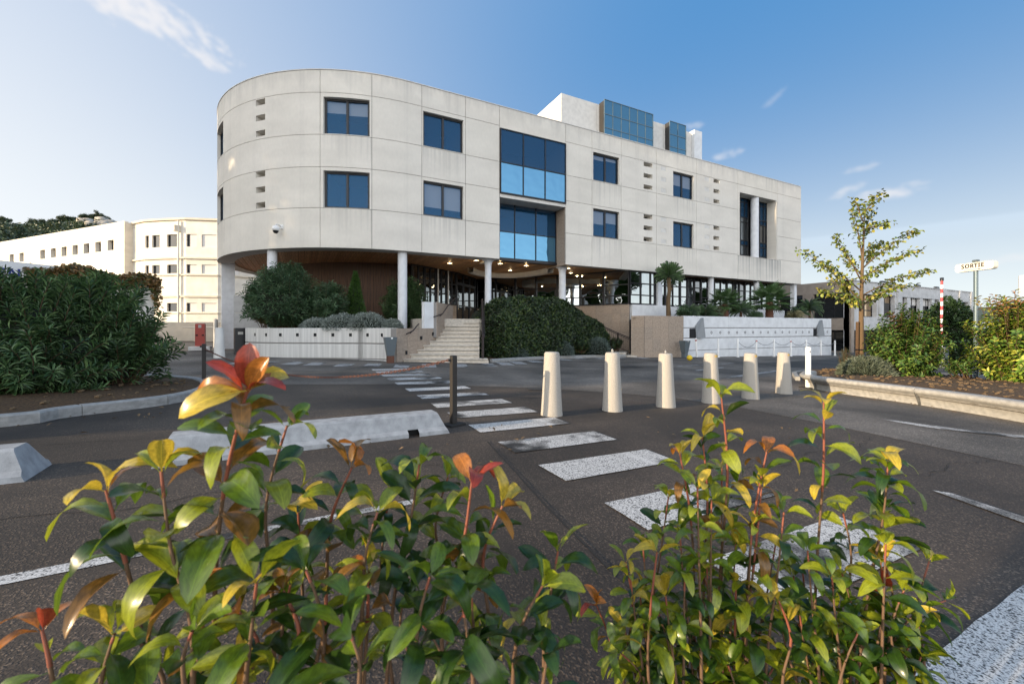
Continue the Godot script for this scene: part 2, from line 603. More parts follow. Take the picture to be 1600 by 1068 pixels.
func set_up() -> void:
	var cam := Camera3D.new()
	cam.name = "camera"
	cam.projection = Camera3D.PROJECTION_FRUSTUM
	cam.near = 0.05
	cam.far = 4000.0
	cam.size = 2 * 0.05 * 534.0 / 650.0
	cam.frustum_offset = Vector2(0, -0.05 * 21.0 / 650.0)
	cam.position = V(0, 1.4, 0)
	cam.rotation_degrees = Vector3(0, -27.0, 0)
	var at := CameraAttributesPhysical.new()
	at.frustum_focal_length = 16.0
	at.exposure_aperture = 8.0
	at.frustum_focus_distance = 7.0
	at.exposure_multiplier = 1.0
	add_child(cam)
	cam.attributes = at
	cam.projection = Camera3D.PROJECTION_FRUSTUM
	cam.near = 0.05
	cam.far = 4000.0
	cam.size = 2 * 0.05 * 534.0 / 650.0
	var sun := DirectionalLight3D.new()
	sun.name = "sun"
	sun.light_color = Color(1.0, 0.89, 0.73)
	sun.light_energy = 1.6
	sun.light_angular_distance = 0.6
	sun.shadow_enabled = true
	var a := deg_to_rad(SUN_AZ)
	var el := deg_to_rad(SUN_EL)
	var to := Vector3(sin(a) * cos(el), sin(el), -cos(a) * cos(el))
	sun.basis = Basis.looking_at(-to)
	add_child(sun)
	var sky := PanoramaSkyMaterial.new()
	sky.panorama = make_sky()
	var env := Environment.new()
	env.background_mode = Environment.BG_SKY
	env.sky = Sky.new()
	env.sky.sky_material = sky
	env.tonemap_mode = Environment.TONE_MAPPER_LINEAR
	env.tonemap_exposure = 1.45
	env.sdfgi_enabled = true
	env.ssao_enabled = true
	env.ssil_enabled = true
	var we := WorldEnvironment.new()
	we.name = "environment"
	we.environment = env
	add_child(we)

# ---------------------------------------------------------------- ground and markings
func P2(a: Array) -> Array:
	var o := []
	for i in range(0, a.size(), 2): o.append(Vector2(a[i], a[i + 1]))
	return o

func make_ground() -> void:
	var st := S()
	for q in [[-900, -25], [-25, 60], [60, 1500]]:
		flat_cap(st, P2([q[0], -120, q[1], -120, q[1], 2500, q[0], 2500]), [-0.012])
	setting("ground", st, M.far_ground)
	st = S()
	for q in [[-25, 60], [60, 110], [-60, -25]]:
		flat_cap(st, P2([q[0], -40, q[1], -40, q[1], 46, q[0], 46]), [0.0])
	setting("road", st, M.asphalt)
	# paler, older surface in front of the clinic
	setting("pavement", sheet(P2([-14, 13.6, -3.6, 12.2, -0.5, 10.75, 2.03, 9.97, 4.2, 8.75, 5.3, 7.82, 6.2, 6.9, 6.82, 6.02, 7.05, 4.8, 6.95, 3.3, 6.77, 2.2, 6.6, 1.2, 6.4, -6, 60, -6, 60, 40, -14, 40]), 0.004), M.pale_asphalt)
	setting("road_patch", sheet(P2([19, 7.5, 60, 6, 60, 16.2, 42, 16.4, 19, 12.5]), 0.008), M.far_asphalt)
	setting("road_patch", sheet(P2([-8, -3, 1.42, -3, 1.47, 1.7, 1.6, 2.62, 1.78, 3.6, 1.92, 4.42, -0.9, 4.3, -8, 4.4]), 0.004), M.patch)
	var crack := S()
	var edge := P2([1.40, -1, 1.47, 1.7, 1.6, 2.62, 1.78, 3.6, 1.92, 4.42])
	for i in edge.size() - 1:
		for k in 6:
			var a: Vector2 = edge[i].lerp(edge[i + 1], k / 6.0)
			var b: Vector2 = edge[i].lerp(edge[i + 1], (k + 0.96) / 6.0)
			var w0 := 0.006 + 0.016 * absf(sin(i * 5.1 + k * 1.7))
			flat_cap(crack, ccw([a + Vector2(0.0, 0), a + Vector2(w0, 0), b + Vector2(w0 * 0.9, 0), b]), [0.0065])
	setting("road_crack", crack, M.crack)
	# cracks
	for q in [[3.55, 2.6, 4.3, 2.45, 5.0, 2.62, 5.9, 2.5, 6.6, 2.7], [4.6, 1.9, 5.3, 1.7, 6.1, 1.75, 6.6, 1.6], [-3.2, 6.2, -1.6, 6.0, -0.2, 6.25, 1.6, 6.9], [3.6, 7.1, 4.6, 7.0, 5.6, 6.75], [-1.9, 3.9, -1.0, 3.75, 0.1, 3.95, 1.2, 3.8]]:
		var cs := S()
		var line := P2(q)
		for i in line.size() - 1:
			var prev: Vector2 = line[i]
			for k in 8:
				var nx: Vector2 = line[i].lerp(line[i + 1], (k + 1) / 8.0)
				if k < 7: nx += Vector2(rr(-.02, .02), rr(-.05, .05))
				var o2 := Vector2(0, rr(0.004, 0.011))
				flat_cap(cs, ccw([prev, prev + o2, nx + o2, nx]), [0.0075])
				prev = nx
		setting("road_crack", cs, M.crack)
	# crossing
	var fronts := [0.26, 1.13, 2.0, 2.97, 3.88, 4.83, 5.76, 6.66, 7.64, 8.66, 9.78, 10.74, 11.7, 12.62, 13.45]
	for i in fronts.size():
		var f: float = fronts[i]
		var w := 0.46 if i < 13 else 0.5
		setting("crossing_stripe", ragged([2.02 + rr(-.015, .015), f, 3.39 + rr(-.015, .02), f + rr(-.015, .015), 3.41, f + w, 2.03, f + w], 0.009), M.paint)
	# worn dashes along the foot of the building
	var dashes := [[-2.3, 17.1], [-1.5, 16.9], [-0.62, 16.5, -0.1], [0.06, 15.95], [0.98, 15.3], [1.88, 14.95], [2.83, 14.5], [3.75, 14.3], [4.9, 14.15], [6.05, 14.15], [6.95, 14.5], [7.75, 14.9], [8.85, 15.3], [9.95, 15.9], [11.1, 16.5], [12.4, 16.9], [13.7, 17.0], [15.1, 17.0], [16.6, 16.9]]
	for q in dashes:
		var x: float = q[0]
		var y: float = q[1]
		setting("road_marking", ragged([x, y, x + 0.48, y - 0.2, x + 0.86, y + 1.15, x + 0.38, y + 1.38], 0.008), M.worn_paint)
	setting("road_marking", ragged([-1.95, 2.90, -1.28, 2.90, -0.56, 2.97, 0.02, 2.99, 0.75, 3.03, 0.75, 3.11, 0.0, 3.07, -0.58, 3.05, -1.33, 3.0, -1.95, 3.0], 0.008), M.paint)
	setting("road_marking", ragged([8.24, 3.25, 8.16, 2.95, 8.13, 2.7, 8.25, 2.3, 8.45, 1.9, 9.0, 0.4, 9.2, 0.4, 8.75, 1.85, 8.5, 2.3, 8.35, 2.75, 8.32, 3.0], 0.012), M.paint)
	setting("road_marking", ragged([4.76, 1.52, 4.72, 1.44, 4.55, 1.05, 4.2, 0.2, 4.32, 0.16, 4.68, 1.0, 4.82, 1.42], 0.009), M.paint)
	for q in [[11.6, 8.3, 16.5, 9.5], [12.8, 10.4, 15.5, 11.2], [14.8, 8.2, 18.2, 8.6], [14.0, 12.2, 19.5, 13.0]]:
		setting("road_marking", ragged([q[0], q[1], q[2], q[3], q[2] + 0.1, q[3] + 0.22, q[0] + 0.1, q[1] + 0.22], 0.012), M.worn_paint)
	var grate := S()
	flat_cap(grate, P2([11.0, 12.2, 11.9, 12.0, 12.0, 12.75, 11.1, 12.95]), [0.014])
	setting("drain", grate, M.crack)
	grate = S()
	flat_cap(grate, P2([4.5, 8.0, 4.95, 7.8, 5.1, 8.2, 4.65, 8.4]), [0.012])
	setting("drain", grate, M.far_asphalt)

# painted outline with slightly uneven edges
func ragged(a: Array, h: float) -> SurfaceTool:
	var p := P2(a)
	var o := []
	for i in p.size():
		var q: Vector2 = p[(i + 1) % p.size()]
		var n := maxi(1, int(p[i].distance_to(q) / 0.2))
		var nor: Vector2 = (q - p[i]).orthogonal().normalized()
		for k in n:
			o.append(p[i].lerp(q, float(k) / n) + (nor * rr(-0.004, 0.004) if k > 0 else Vector2.ZERO))
	return sheet(o, h)

func make_islands() -> void:
	# left planting island: soil, kerb
	var front := P2([-9.5, 6.6, -6.0, 6.75, -3.25, 7.32, -2.85, 7.78, -2.3, 8.16, -1.85, 8.6, -1.6, 9.3, -1.62, 10.1, -1.8, 10.9, -2.3, 11.75, -3.6, 12.7, -5.4, 13.5, -9.5, 14.2])
	var smooth := []
	for i in front.size() - 1:
		for k in 4:
			var p0: Vector2 = front[maxi(i - 1, 0)]
			var p3: Vector2 = front[mini(i + 2, front.size() - 1)]
			smooth.append(front[i].cubic_interpolate(front[i + 1], p0, p3, k / 4.0))
	smooth.append(front[-1])
	var left_bed := smooth
	setting("soil", soil_bed(smooth, 0.13, 0.10), M.soil)
	var k := thing("kerb", "pale concrete kerb curving round the oleander bed at the left", "kerb", V(-2.3, gy(-2.3), 8.16))
	kerb_stones(k, smooth, 1.0, [Vector2(0.02, -0.1), Vector2(0.02, 0.125), Vector2(0, 0.145), Vector2(-0.12, 0.145), Vector2(-0.14, 0.13), Vector2(-0.14, -0.1)], M.kerb)
	# right island: soil and rounded concrete edging
	var f := P2([13.2, 6.9, 12.3, 6.55, 11.6, 6.15, 11.27, 5.66, 11.04, 4.87, 10.87, 4.02, 10.52, 2.99, 10.08, 2.16, 9.6, 1.2, 9.0, -0.4])
	smooth = []
	for i in f.size() - 1:
		for j in 4:
			smooth.append(f[i].cubic_interpolate(f[i + 1], f[maxi(i - 1, 0)], f[mini(i + 2, f.size() - 1)], j / 4.0))
	smooth.append(f[-1])
	var bed := smooth.duplicate()
	bed.append_array(P2([15.5, 0.5, 16.85, 3.61, 17.45, 4.5, 18.4, 6.0, 17.6, 7.9, 16.0, 8.3]))
	setting("soil", soil_bed(bed, 0.22, 0.12), M.soil)
	var e := thing("concrete_edging", "long low concrete edging with a rounded lip around the right-hand bed", "edging", V(10.9, gy(10.9), 4.0))
	var prof := [Vector2(-0.10, -0.1), Vector2(-0.10, 0.04), Vector2(-0.08, 0.13), Vector2(-0.04, 0.20), Vector2(0.02, 0.235), Vector2(0.055, 0.265), Vector2(0.06, 0.305), Vector2(0.03, 0.335), Vector2(-0.03, 0.345), Vector2(-0.16, 0.345), Vector2(-0.22, 0.32), Vector2(-0.22, -0.1)]
	kerb_stones(e, smooth, 2.4, prof, M.kerb, true)
	var b := thing("kerb", "narrow pale kerb along the far side of the bed at the right", "kerb", V(18.6, gy(18.6), 6.0))
	kerb_stones(b, P2([13.3, 7.15, 15.0, 8.2, 16.3, 8.55, 17.7, 8.1, 18.62, 6.0, 17.6, 4.4, 17.0, 3.6, 15.6, 0.3]), 1.5, [Vector2(0.0, -0.1), Vector2(0.0, 0.12), Vector2(-0.12, 0.12), Vector2(-0.12, -0.1)], M.kerb)
	# the bed in which the nearest shrubs grow
	setting("soil", soil_bed(P2([-1.5, 2.15, 0.0, 1.42, 1.85, 0.50, 1.85, -1.0, -2.2, -0.6]), 0.06, 0.05), M.soil)
	# bark chips on both beds, dry leaves along the kerbs
	mulch(bed, 0.22, 0.12, 900, "scattered bark chips and stones on the soil of the right bed", Vector2(10.8, 1.0), Vector2(18.0, 8.0))
	mulch(left_bed, 0.13, 0.10, 420, "dry bits of bark and twig on the soil of the left bed", Vector2(-6.0, 6.8), Vector2(-1.6, 13.0))
	var dry := S()
	for q in [[-2.6, 7.5, 1.2, 0.35, 22], [1.5, 4.7, 1.6, 0.4, 14], [10.9, 4.4, 0.35, 1.6, 26], [4.0, 3.2, 2.6, 1.6, 22], [-0.5, 7.4, 1.8, 1.2, 14], [8.0, 16.9, 4.0, 0.5, 30]]:
		for i in q[4]:
			var x: float = q[0] + rr(-1, 1) * q[2]
			var y: float = q[1] + rr(-1, 1) * q[3]
			if q[0] == 10.9: x = 11.1 - 0.22 * (4.6 - y) - rr(0.12, 0.5)
			var l := rr(0.02, 0.045)
			var bs := Basis.from_euler(Vector3(rr(-.5, .5), rr(0, TAU), rr(-.5, .5)))
			var c := V(x, gy(x) + 0.03, y)
			quad(dry, c + bs * Vector3(0, 0, -l), c + bs * Vector3(l * 0.5, 0.006, 0), c + bs * Vector3(0, 0, l), c + bs * Vector3(-l * 0.5, 0.006, 0))
	single("fallen_leaves", dry, M.pale_bark, "dry brown leaves blown along the kerbs and over the road", "leaves").set_meta("kind", "stuff")

func mulch(p: Array, edge: float, rise: float, n: int, label: String, lo: Vector2, hi: Vector2) -> void:
	var pts := PackedVector2Array(p)
	var st := S()
	var made := 0
	while made < n:
		var q := Vector2(rr(lo.x, hi.x), rr(lo.y, hi.y))
		made += 1
		if not Geometry2D.is_point_in_polygon(q, pts): continue
		var dist := 9.0
		for i in pts.size():
			dist = minf(dist, Geometry2D.get_closest_point_to_segment(q, pts[i], pts[(i + 1) % pts.size()]).distance_to(q))
		if dist < 0.3: continue
		var s := rr(0.015, 0.055)
		cbox(st, V(q.x, gy(q.x) + edge - 0.03 + rise * smoothstep(0.0, 1.3, dist) + s * 0.3, q.y), Vector3(s * rr(1, 2), s * 0.6, s), s * 0.2, Basis.from_euler(Vector3(rr(-.4, .4), rr(0, 6), rr(-.4, .4))))
	single("bark_mulch", st, M.pale_bark, label, "mulch").set_meta("kind", "stuff")

func inside(p: Array, q: Vector2) -> bool:
	return Geometry2D.is_point_in_polygon(q, PackedVector2Array(p))

func soil_bed(p: Array, edge: float, rise: float) -> SurfaceTool:
	var st := S()
	p = ccw(p)
	flat_cap(st, p, [edge - 0.05])   # rim under the edging, a little lower
	st.set_smooth_group(0)
	var lo: Vector2 = p[0]
	var hi: Vector2 = p[0]
	for q in p:
		lo = lo.min(q); hi = hi.max(q)
	var n := FastNoiseLite.new()
	n.seed = 5
	n.frequency = 1.1
	var c := 0.16
	var pts := PackedVector2Array(p)
	var h := func(q: Vector2) -> Vector3:
		var dist := 9.0
		for i in pts.size():
			dist = minf(dist, Geometry2D.get_closest_point_to_segment(q, pts[i], pts[(i + 1) % pts.size()]).distance_to(q))
		return V(q.x, gy(q.x) + edge - 0.03 + rise * smoothstep(0.0, 1.3, dist) + 0.035 * n.get_noise_2d(q.x * 2, q.y * 2) * smoothstep(0, .2, dist), q.y)
	var nx := int((hi.x - lo.x) / c) + 1
	var ny := int((hi.y - lo.y) / c) + 1
	var grid := {}
	for i in nx + 1:
		for j in ny + 1:
			var q := lo + Vector2(i, j) * c
			if Geometry2D.is_point_in_polygon(q, pts): grid[Vector2i(i, j)] = h.call(q)
	for i in nx:
		for j in ny:
			var k := [Vector2i(i, j), Vector2i(i + 1, j), Vector2i(i + 1, j + 1), Vector2i(i, j + 1)]
			var have := k.filter(func(x): return grid.has(x))
			if have.size() == 4: quad(st, grid[k[0]], grid[k[1]], grid[k[2]], grid[k[3]])
			elif have.size() == 3: tri(st, grid[have[0]], grid[have[1]], grid[have[2]])
	return st

func kerb_stones(k: Node3D, path: Array, length: float, prof: Array, m: Material, smooth := false) -> void:
	var run := []
	var total := 0.0
	var at := []
	for i in path.size():
		if i: total += path[i].distance_to(path[i - 1])
		at.append(total)
	var n := maxi(1, int(round(total / length)))
	for s in n:
		var a := total * s / n + 0.006
		var b := total * (s + 1) / n - 0.006
		run = []
		var steps := maxi(2, int((b - a) / 0.25))
		for q in steps + 1:
			var t := lerpf(a, b, float(q) / steps)
			for i in path.size() - 1:
				if t <= at[i + 1] or i == path.size() - 2:
					var p: Vector2 = path[i].lerp(path[i + 1], clampf((t - at[i]) / maxf(at[i + 1] - at[i], 1e-4), 0, 1))
					run.append(V(p.x, gy(p.x), p.y))
					break
		var st := S()
		sweep(st, run, prof, smooth)
		part("kerb_stone", st, m, k)

# ---------------------------------------------------------------- main building
const R := 9.0
const XT := 4.8
const DF := 20.3

func fpt(s: float, y: float, off: float) -> Vector3:   # point on the front: s runs along it, off outwards
	if s >= 0: return V(XT + s, y, DF - off)
	var a := -s / R
	return V(XT - (R + off) * sin(a), y, DF + R - (R + off) * cos(a))

func fuv(s: float, y: float) -> Vector2:
	return Vector2(clampf((s + 28.3) / 61.4, 0.001, 0.999), clampf((13.4 - y) / 8.25, 0.002, 0.998))

func steps_s(a: float, b: float) -> Array:
	var o := [a]
	if a < 0:
		var n := int(ceil((minf(b, 0.0) - a) / 0.45))
		for i in range(1, n + 1): o.append(lerpf(a, minf(b, 0.0), float(i) / n))
		if b > 0: o.append(b)
	else:
		o.append(b)
	return o

# one concrete panel with openings [s0, s1, y0, y1, depth]
func panel(root: Node3D, s0: float, s1: float, y0: float, y1: float, holes: Array) -> void:
	var st := S()
	var tone := rr(0.972, 1.0)
	st.set_color(Color(tone, tone, tone * rr(0.99, 1.0)))
	var g := 0.011
	s0 += g; s1 -= g; y0 += g; y1 -= g
	var cuts := [s0, s1]
	var ys := [y0, y1]
	for h in holes:
		for k in 2:
			cuts.append(h[k]); ys.append(h[2 + k])
	cuts.sort(); ys.sort()
	var ss := []
	for i in cuts.size() - 1:
		var q := steps_s(cuts[i], cuts[i + 1])
		q.pop_back()
		ss.append_array(q)
	ss.append(s1)
	var face := func(a, b, c, d, o):
		var p := []
		var u := []
		for q in [[a, c], [b, c], [b, d], [a, d]]:
			p.append(fpt(q[0], q[1], o)); u.append(fuv(q[0], q[1]))
		quv(st, p, u)
	for i in ss.size() - 1:
		for j in ys.size() - 1:
			if ss[i + 1] - ss[i] < 1e-4 or ys[j + 1] - ys[j] < 1e-4: continue
			var ms: float = (ss[i] + ss[i + 1]) / 2
			var my: float = (ys[j] + ys[j + 1]) / 2
			var open := false
			for h in holes:
				if ms > h[0] and ms < h[1] and my > h[2] and my < h[3]: open = true
			if not open: face.call(ss[i], ss[i + 1], ys[j], ys[j + 1], 0.0)
	# sides of the panel and of its openings
	var side := func(sa, ya, sb, yb, dep):
		quv(st, [fpt(sa, ya, -dep), fpt(sb, yb, -dep), fpt(sb, yb, 0), fpt(sa, ya, 0)], [fuv(sa, ya), fuv(sb, yb), fuv(sb, yb), fuv(sa, ya)])
	for i in ss.size() - 1:
		side.call(ss[i], y0, ss[i + 1], y0, 0.05)
		side.call(ss[i + 1], y1, ss[i], y1, 0.05)
	side.call(s1, y0, s1, y1, 0.05)
	side.call(s0, y1, s0, y0, 0.05)
	for h in holes:
		for i in ss.size() - 1:
			var m: float = (ss[i] + ss[i + 1]) / 2
			if m > h[0] and m < h[1]:
				side.call(ss[i + 1], h[2], ss[i], h[2], h[4])
				side.call(ss[i], h[3], ss[i + 1], h[3], h[4])
		side.call(h[0], h[2], h[0], h[3], h[4])
		side.call(h[1], h[3], h[1], h[2], h[4])
	part("wall_panel", st, M.facade, root)

# a glazed unit between two points: frame, panes, and what is behind
# xs, ys: fractions of the dividing bars; rows of panes take pane_mats[row]
func glaze(root: Node3D, n: String, p0: Vector3, p1: Vector3, y0: float, y1: float, xs: Array, ys: Array, fw: float, fd: float, fm: Material, pane_mats: Array, thin := 0.5, skip := []) -> MeshInstance3D:
	var right := p1 - p0
	right.y = 0
	var L := right.length()
	var b := frame_basis(right)
	var o := Vector3(p0.x, 0, p0.z)
	var st := S()
	var bar := func(xa, xb, ya, yb, d):
		box(st, o + b.x * ((xa + xb) / 2) + Vector3.UP * ((ya + yb) / 2), Vector3(xb - xa, yb - ya, d), b)
	bar.call(0.0, fw, y0, y1, fd); bar.call(L - fw, L, y0, y1, fd)
	bar.call(fw, L - fw, y0, y0 + fw, fd); bar.call(fw, L - fw, y1 - fw, y1, fd)
	var xa := [0.0]
	var ya := [0.0]
	for x in xs: xa.append(x)
	for y in ys: ya.append(y)
	xa.append(1.0); ya.append(1.0)
	var tw := fw * thin
	for x in xs: bar.call(x * L - tw, x * L + tw, y0 + fw, y1 - fw, fd * 0.94)
	for y in ys: bar.call(fw, L - fw, lerpf(y0, y1, y) - tw, lerpf(y0, y1, y) + tw, fd * 0.88)
	var f := part(n, st, fm, root)
	for i in xa.size() - 1:
		for j in ya.size() - 1:
			if [i, j] in skip: continue
			var q := S()
			var ta := rr(-0.004, 0.004)
			var tb := rr(-0.004, 0.004)
			var c := []
			for k in [[0, 0], [1, 0], [1, 1], [0, 1]]:
				var dx: float = (k[0] - 0.5) * ta + (k[1] - 0.5) * tb
				c.append(o + b.x * (xa[i + k[0]] * L) + Vector3.UP * lerpf(y0, y1, ya[j + k[1]]) + b.z * dx)
			quad(q, c[0], c[1], c[2], c[3])
			sub("pane", q, pane_mats[mini(j, pane_mats.size() - 1)], f)
	return f

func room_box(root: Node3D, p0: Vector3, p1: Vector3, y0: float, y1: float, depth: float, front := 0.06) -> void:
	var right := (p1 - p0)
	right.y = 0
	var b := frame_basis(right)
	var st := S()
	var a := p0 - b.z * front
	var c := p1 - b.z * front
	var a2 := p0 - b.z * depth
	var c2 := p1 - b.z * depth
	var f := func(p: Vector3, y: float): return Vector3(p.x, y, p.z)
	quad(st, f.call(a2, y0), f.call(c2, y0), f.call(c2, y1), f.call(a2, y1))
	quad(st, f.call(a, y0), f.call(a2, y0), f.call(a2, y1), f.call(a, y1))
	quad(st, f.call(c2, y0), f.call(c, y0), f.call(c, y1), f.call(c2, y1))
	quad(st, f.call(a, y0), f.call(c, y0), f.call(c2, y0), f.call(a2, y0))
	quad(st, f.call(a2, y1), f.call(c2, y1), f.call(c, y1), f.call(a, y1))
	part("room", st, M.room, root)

func blind(root: Node3D, p0: Vector3, p1: Vector3, xa: float, xb: float, y0: float, y1: float) -> void:
	var b := frame_basis(Vector3(p1.x - p0.x, 0, p1.z - p0.z))
	var L := Vector2(p1.x - p0.x, p1.z - p0.z).length()
	var st := S()
	var n := maxi(3, int((y1 - y0) / 0.055))
	for i in n:
		var y := lerpf(y0, y1, (i + 0.5) / n)
		box(st, Vector3(p0.x, y, p0.z) + b.x * (L * (xa + xb) / 2) - b.z * 0.075, Vector3(L * (xb - xa) - 0.06, (y1 - y0) / n * 0.93, 0.006), b * Basis(Vector3.RIGHT, 0.25))
	part("blind", st, M.blind, root)

func make_clinic() -> void:
	var root := thing("clinic_building", "large white concrete clinic with a rounded end, dark windows and open ground floor", "building", V(17.0, gy(17.0), 22.0))
	var S_J := [-28.27, -25.4, -22.5, -19.6, -16.7, -13.7, -10.65, -4.12, -1.8, 0.55, 2.84, 4.79, 9.08, 11.0, 13.3, 16.35, 20.2, 24.75, 29.75, 33.08]
	var Y_J := [5.15, 7.0, 8.9, 10.4, 12.35, 13.4]
	var wins := [[-12.75, -10.7], [-3.97, -1.9], [0.62, 2.72], [11.09, 13.15], [17.9, 19.92]]
	var slots := [[-7.55, -6.95], [15.2, 15.98], [22.0, 22.65]]
	var plugs := [[16.75, 17.25], [21.05, 21.6]]
	for i in S_J.size() - 1:
		var a: float = S_J[i]
		var b: float = S_J[i + 1]
		if a == 24.75:
			panel(root, a, b, 5.15, 6.93, [])
			panel(root, a, b, 6.93, 12.35, [[24.98, 29.62, 6.97, 11.75, 0.85]])
			panel(root, a, b, 12.35, 13.4, [])
			continue
		if a == 4.79:
			panel(root, a, b, 12.23, 13.4, [])
			continue
		for j in 5:
			var y0: float = Y_J[j]
			var y1: float = Y_J[j + 1]
			var holes := []
			if j == 1 or j == 3:
				var up := 0.0 if j == 1 else 3.42
				for w in wins:
					if w[0] > a - 0.2 and w[1] < b + 0.2: holes.append([maxf(w[0], a + 0.03), minf(w[1], b - 0.03), 7.02 + up, 8.73 + up, 0.28])
				for k in 3:
					for w in slots:
						if w[0] > a and w[1] < b: holes.append([w[0], w[1], 7.12 + up + 0.74 * k, 7.40 + up + 0.74 * k, 0.55])
					for w in plugs:
						if w[0] > a and w[1] < b: holes.append([w[0], w[1], 7.12 + up + 0.74 * k, 7.40 + up + 0.74 * k, 0.012])
			panel(root, a, b, y0, y1, holes)
	# backing that shows in the joints; strips stay clear of the openings
	var st := S()
	for s in S_J:
		if s > -28 and s < 33:
			var s0: float = s - 0.04
			var s1: float = s + 0.04
			quad(st, fpt(s0, 5.2, -0.045), fpt(s1, 5.2, -0.045), fpt(s1, 13.38, -0.045), fpt(s0, 13.38, -0.045))
	for y in [7.0, 8.9, 10.4, 12.35]:
		for i in S_J.size() - 1:
			var a: float = S_J[i]
			var b: float = S_J[i + 1]
			if a == 4.79: continue
			if a == 24.75 and (y == 8.9 or y == 10.4 or y == 7.0): continue
			var q := steps_s(a, b)
			for k in q.size() - 1:
				var w := 0.017
				quad(st, fpt(q[k], y - w, -0.043), fpt(q[k + 1], y - w, -0.043), fpt(q[k + 1], y + w, -0.043), fpt(q[k], y + w, -0.043))
	part("panel_joints", st, M.joint, root).set_meta("kind", "stuff")
	# filled slots sit a little back
	st = S()
	for up in [0.0, 3.42]:
		for k in 3:
			for w in plugs:
				var y: float = 7.12 + up + 0.74 * k
				quad(st, fpt(w[0], y, -0.012), fpt(w[1], y, -0.012), fpt(w[1], y + 0.28, -0.012), fpt(w[0], y + 0.28, -0.012))
	part("filled_slots", st, M.concrete, root).set_meta("kind", "stuff")
	st = S()
	for up in [0.0, 3.42]:
		for k in 3:
			for w in slots:
				var y: float = 7.12 + up + 0.74 * k
				quad(st, fpt(w[0], y, -0.55), fpt(w[1], y, -0.55), fpt(w[1], y + 0.28, -0.55), fpt(w[0], y + 0.28, -0.55))
	part("slot_backs", st, M.dark, root).set_meta("kind", "stuff")
	# coping, roof, back and end walls
	st = S()
	var q := steps_s(-28.27, 33.08)
	for i in q.size() - 1:
		var a: float = q[i]
		var b: float = q[i + 1]
		quad(st, fpt(a, 13.4, 0.02), fpt(b, 13.4, 0.02), fpt(b, 13.44, 0.02), fpt(a, 13.44, 0.02))
		quad(st, fpt(a, 13.44, 0.02), fpt(b, 13.44, 0.02), fpt(b, 13.44, -0.35), fpt(a, 13.44, -0.35))
		quad(st, fpt(b, 13.0, -0.35), fpt(a, 13.0, -0.35), fpt(a, 13.44, -0.35), fpt(b, 13.44, -0.35))
	part("coping", st, M.concrete, root)
	st = S()
	boxr(st, XT, 37.86, 12.7, 13.0, 20.7, 38.0)
	lathe(st, [Vector2(0.01, 13.0), Vector2(8.6, 13.0)], 48, V(XT, 0, DF + R), false)
	part("roof", st, M.concrete, root)
	st = S()
	boxr(st, XT, 37.88, 5.15, 13.4, 38.0, 38.3)
	boxr(st, 37.58, 37.878, 5.15, 13.4, 20.36, 38.0)
	part("rear_wall", st, M.concrete, root)
	# windows of the two upper floors
	for w in wins:
		for up in [0.0, 3.42]:
			var a := fpt(w[0], 0, -0.20)
			var b := fpt(w[1], 0, -0.20)
			var ya: float = 7.02 + up
			var yb: float = 8.73 + up
			glaze(root, "window", a, b, ya, yb, [0.5], [], 0.085, 0.11, M.frame, [M.glass], 0.62)
			room_box(root, a, b, ya - 0.1, yb + 0.2, 2.6)
	var bl := [[1, 3.42, 0.0, 0.5, 0.34], [1, 3.42, 0.5, 1.0, 0.38], [2, 0.0, 0.0, 0.5, 0.72], [2, 0.0, 0.5, 1.0, 0.74], [3, 3.42, 0.0, 0.5, 0.16], [3, 3.42, 0.5, 1.0, 0.12], [3, 0.0, 0.0, 0.5, 0.5], [3, 0.0, 0.5, 1.0, 0.42], [4, 3.42, 0.0, 0.5, 0.48], [4, 3.42, 0.5, 1.0, 0.52]]
	for v in bl:
		var w: Array = wins[v[0]]
		var top: float = 8.66 + v[1]
		blind(root, fpt(w[0], 0, -0.20), fpt(w[1], 0, -0.20), v[2], v[3], top - 1.6 * v[4], top)
	# glazed bay: upper part flush, lower part set back
	var a := V(9.61, 0, DF - 0.03)
	var b := V(13.86, 0, DF - 0.03)
	glaze(root, "glazed_bay", a, b, 8.72, 12.21, [0.3333, 0.6667], [0.48], 0.05, 0.10, M.frame, [M.spandrel, M.glass], 0.45)
	room_box(root, a, b, 8.72, 12.3, 3.0, 0.07)
	a = V(9.62, 0, 21.32); b = V(13.85, 0, 21.32)
	glaze(root, "glazed_bay", a, b, 5.38, 8.66, [0.3333, 0.6667], [0.47], 0.05, 0.10, M.frame, [M.spandrel, M.glass], 0.45)
	room_box(root, a, b, 5.38, 8.66, 3.0, 0.07)
	st = S()
	boxr(st, 9.61, 13.86, 8.50, 8.69, 20.30, 21.9)
	part("bay_ceiling", st, M.concrete, root)
	st = S()
	boxr(st, 9.60, 13.87, 8.685, 8.725, 20.24, 20.45)
	part("bay_edge", st, M.frame, root)
	st = S()
	boxr(st, 9.62, 13.85, 5.25, 5.37, 21.2, 21.6)
	part("bay_edge", st, M.frame, root)
	st = S()
	boxr(st, 13.885, 14.2, 5.15, 13.0, 20.36, 22.4)
	part("bay_reveal", st, M.stone2, root)
	st = S()
	boxr(st, 9.3, 9.585, 5.15, 13.0, 20.36, 22.4)
	part("bay_reveal", st, M.concrete, root)
	# tall recess near the right-hand end
	a = fpt(24.98, 0, -0.83); b = fpt(27.2, 0, -0.83)
	glaze(root, "tall_window", a, b, 6.97, 11.75, [0.12, 0.38, 0.56, 0.8], [0.06, 0.22, 0.30, 0.60, 0.68, 0.93], 0.07, 0.12, M.frame, [M.mirror, M.mirror, M.glass, M.mirror, M.mirror, M.glass], 0.4, [[1, 2], [1, 3], [1, 4], [1, 5]])
	a = fpt(27.5, 0, -0.83); b = fpt(29.62, 0, -0.83)
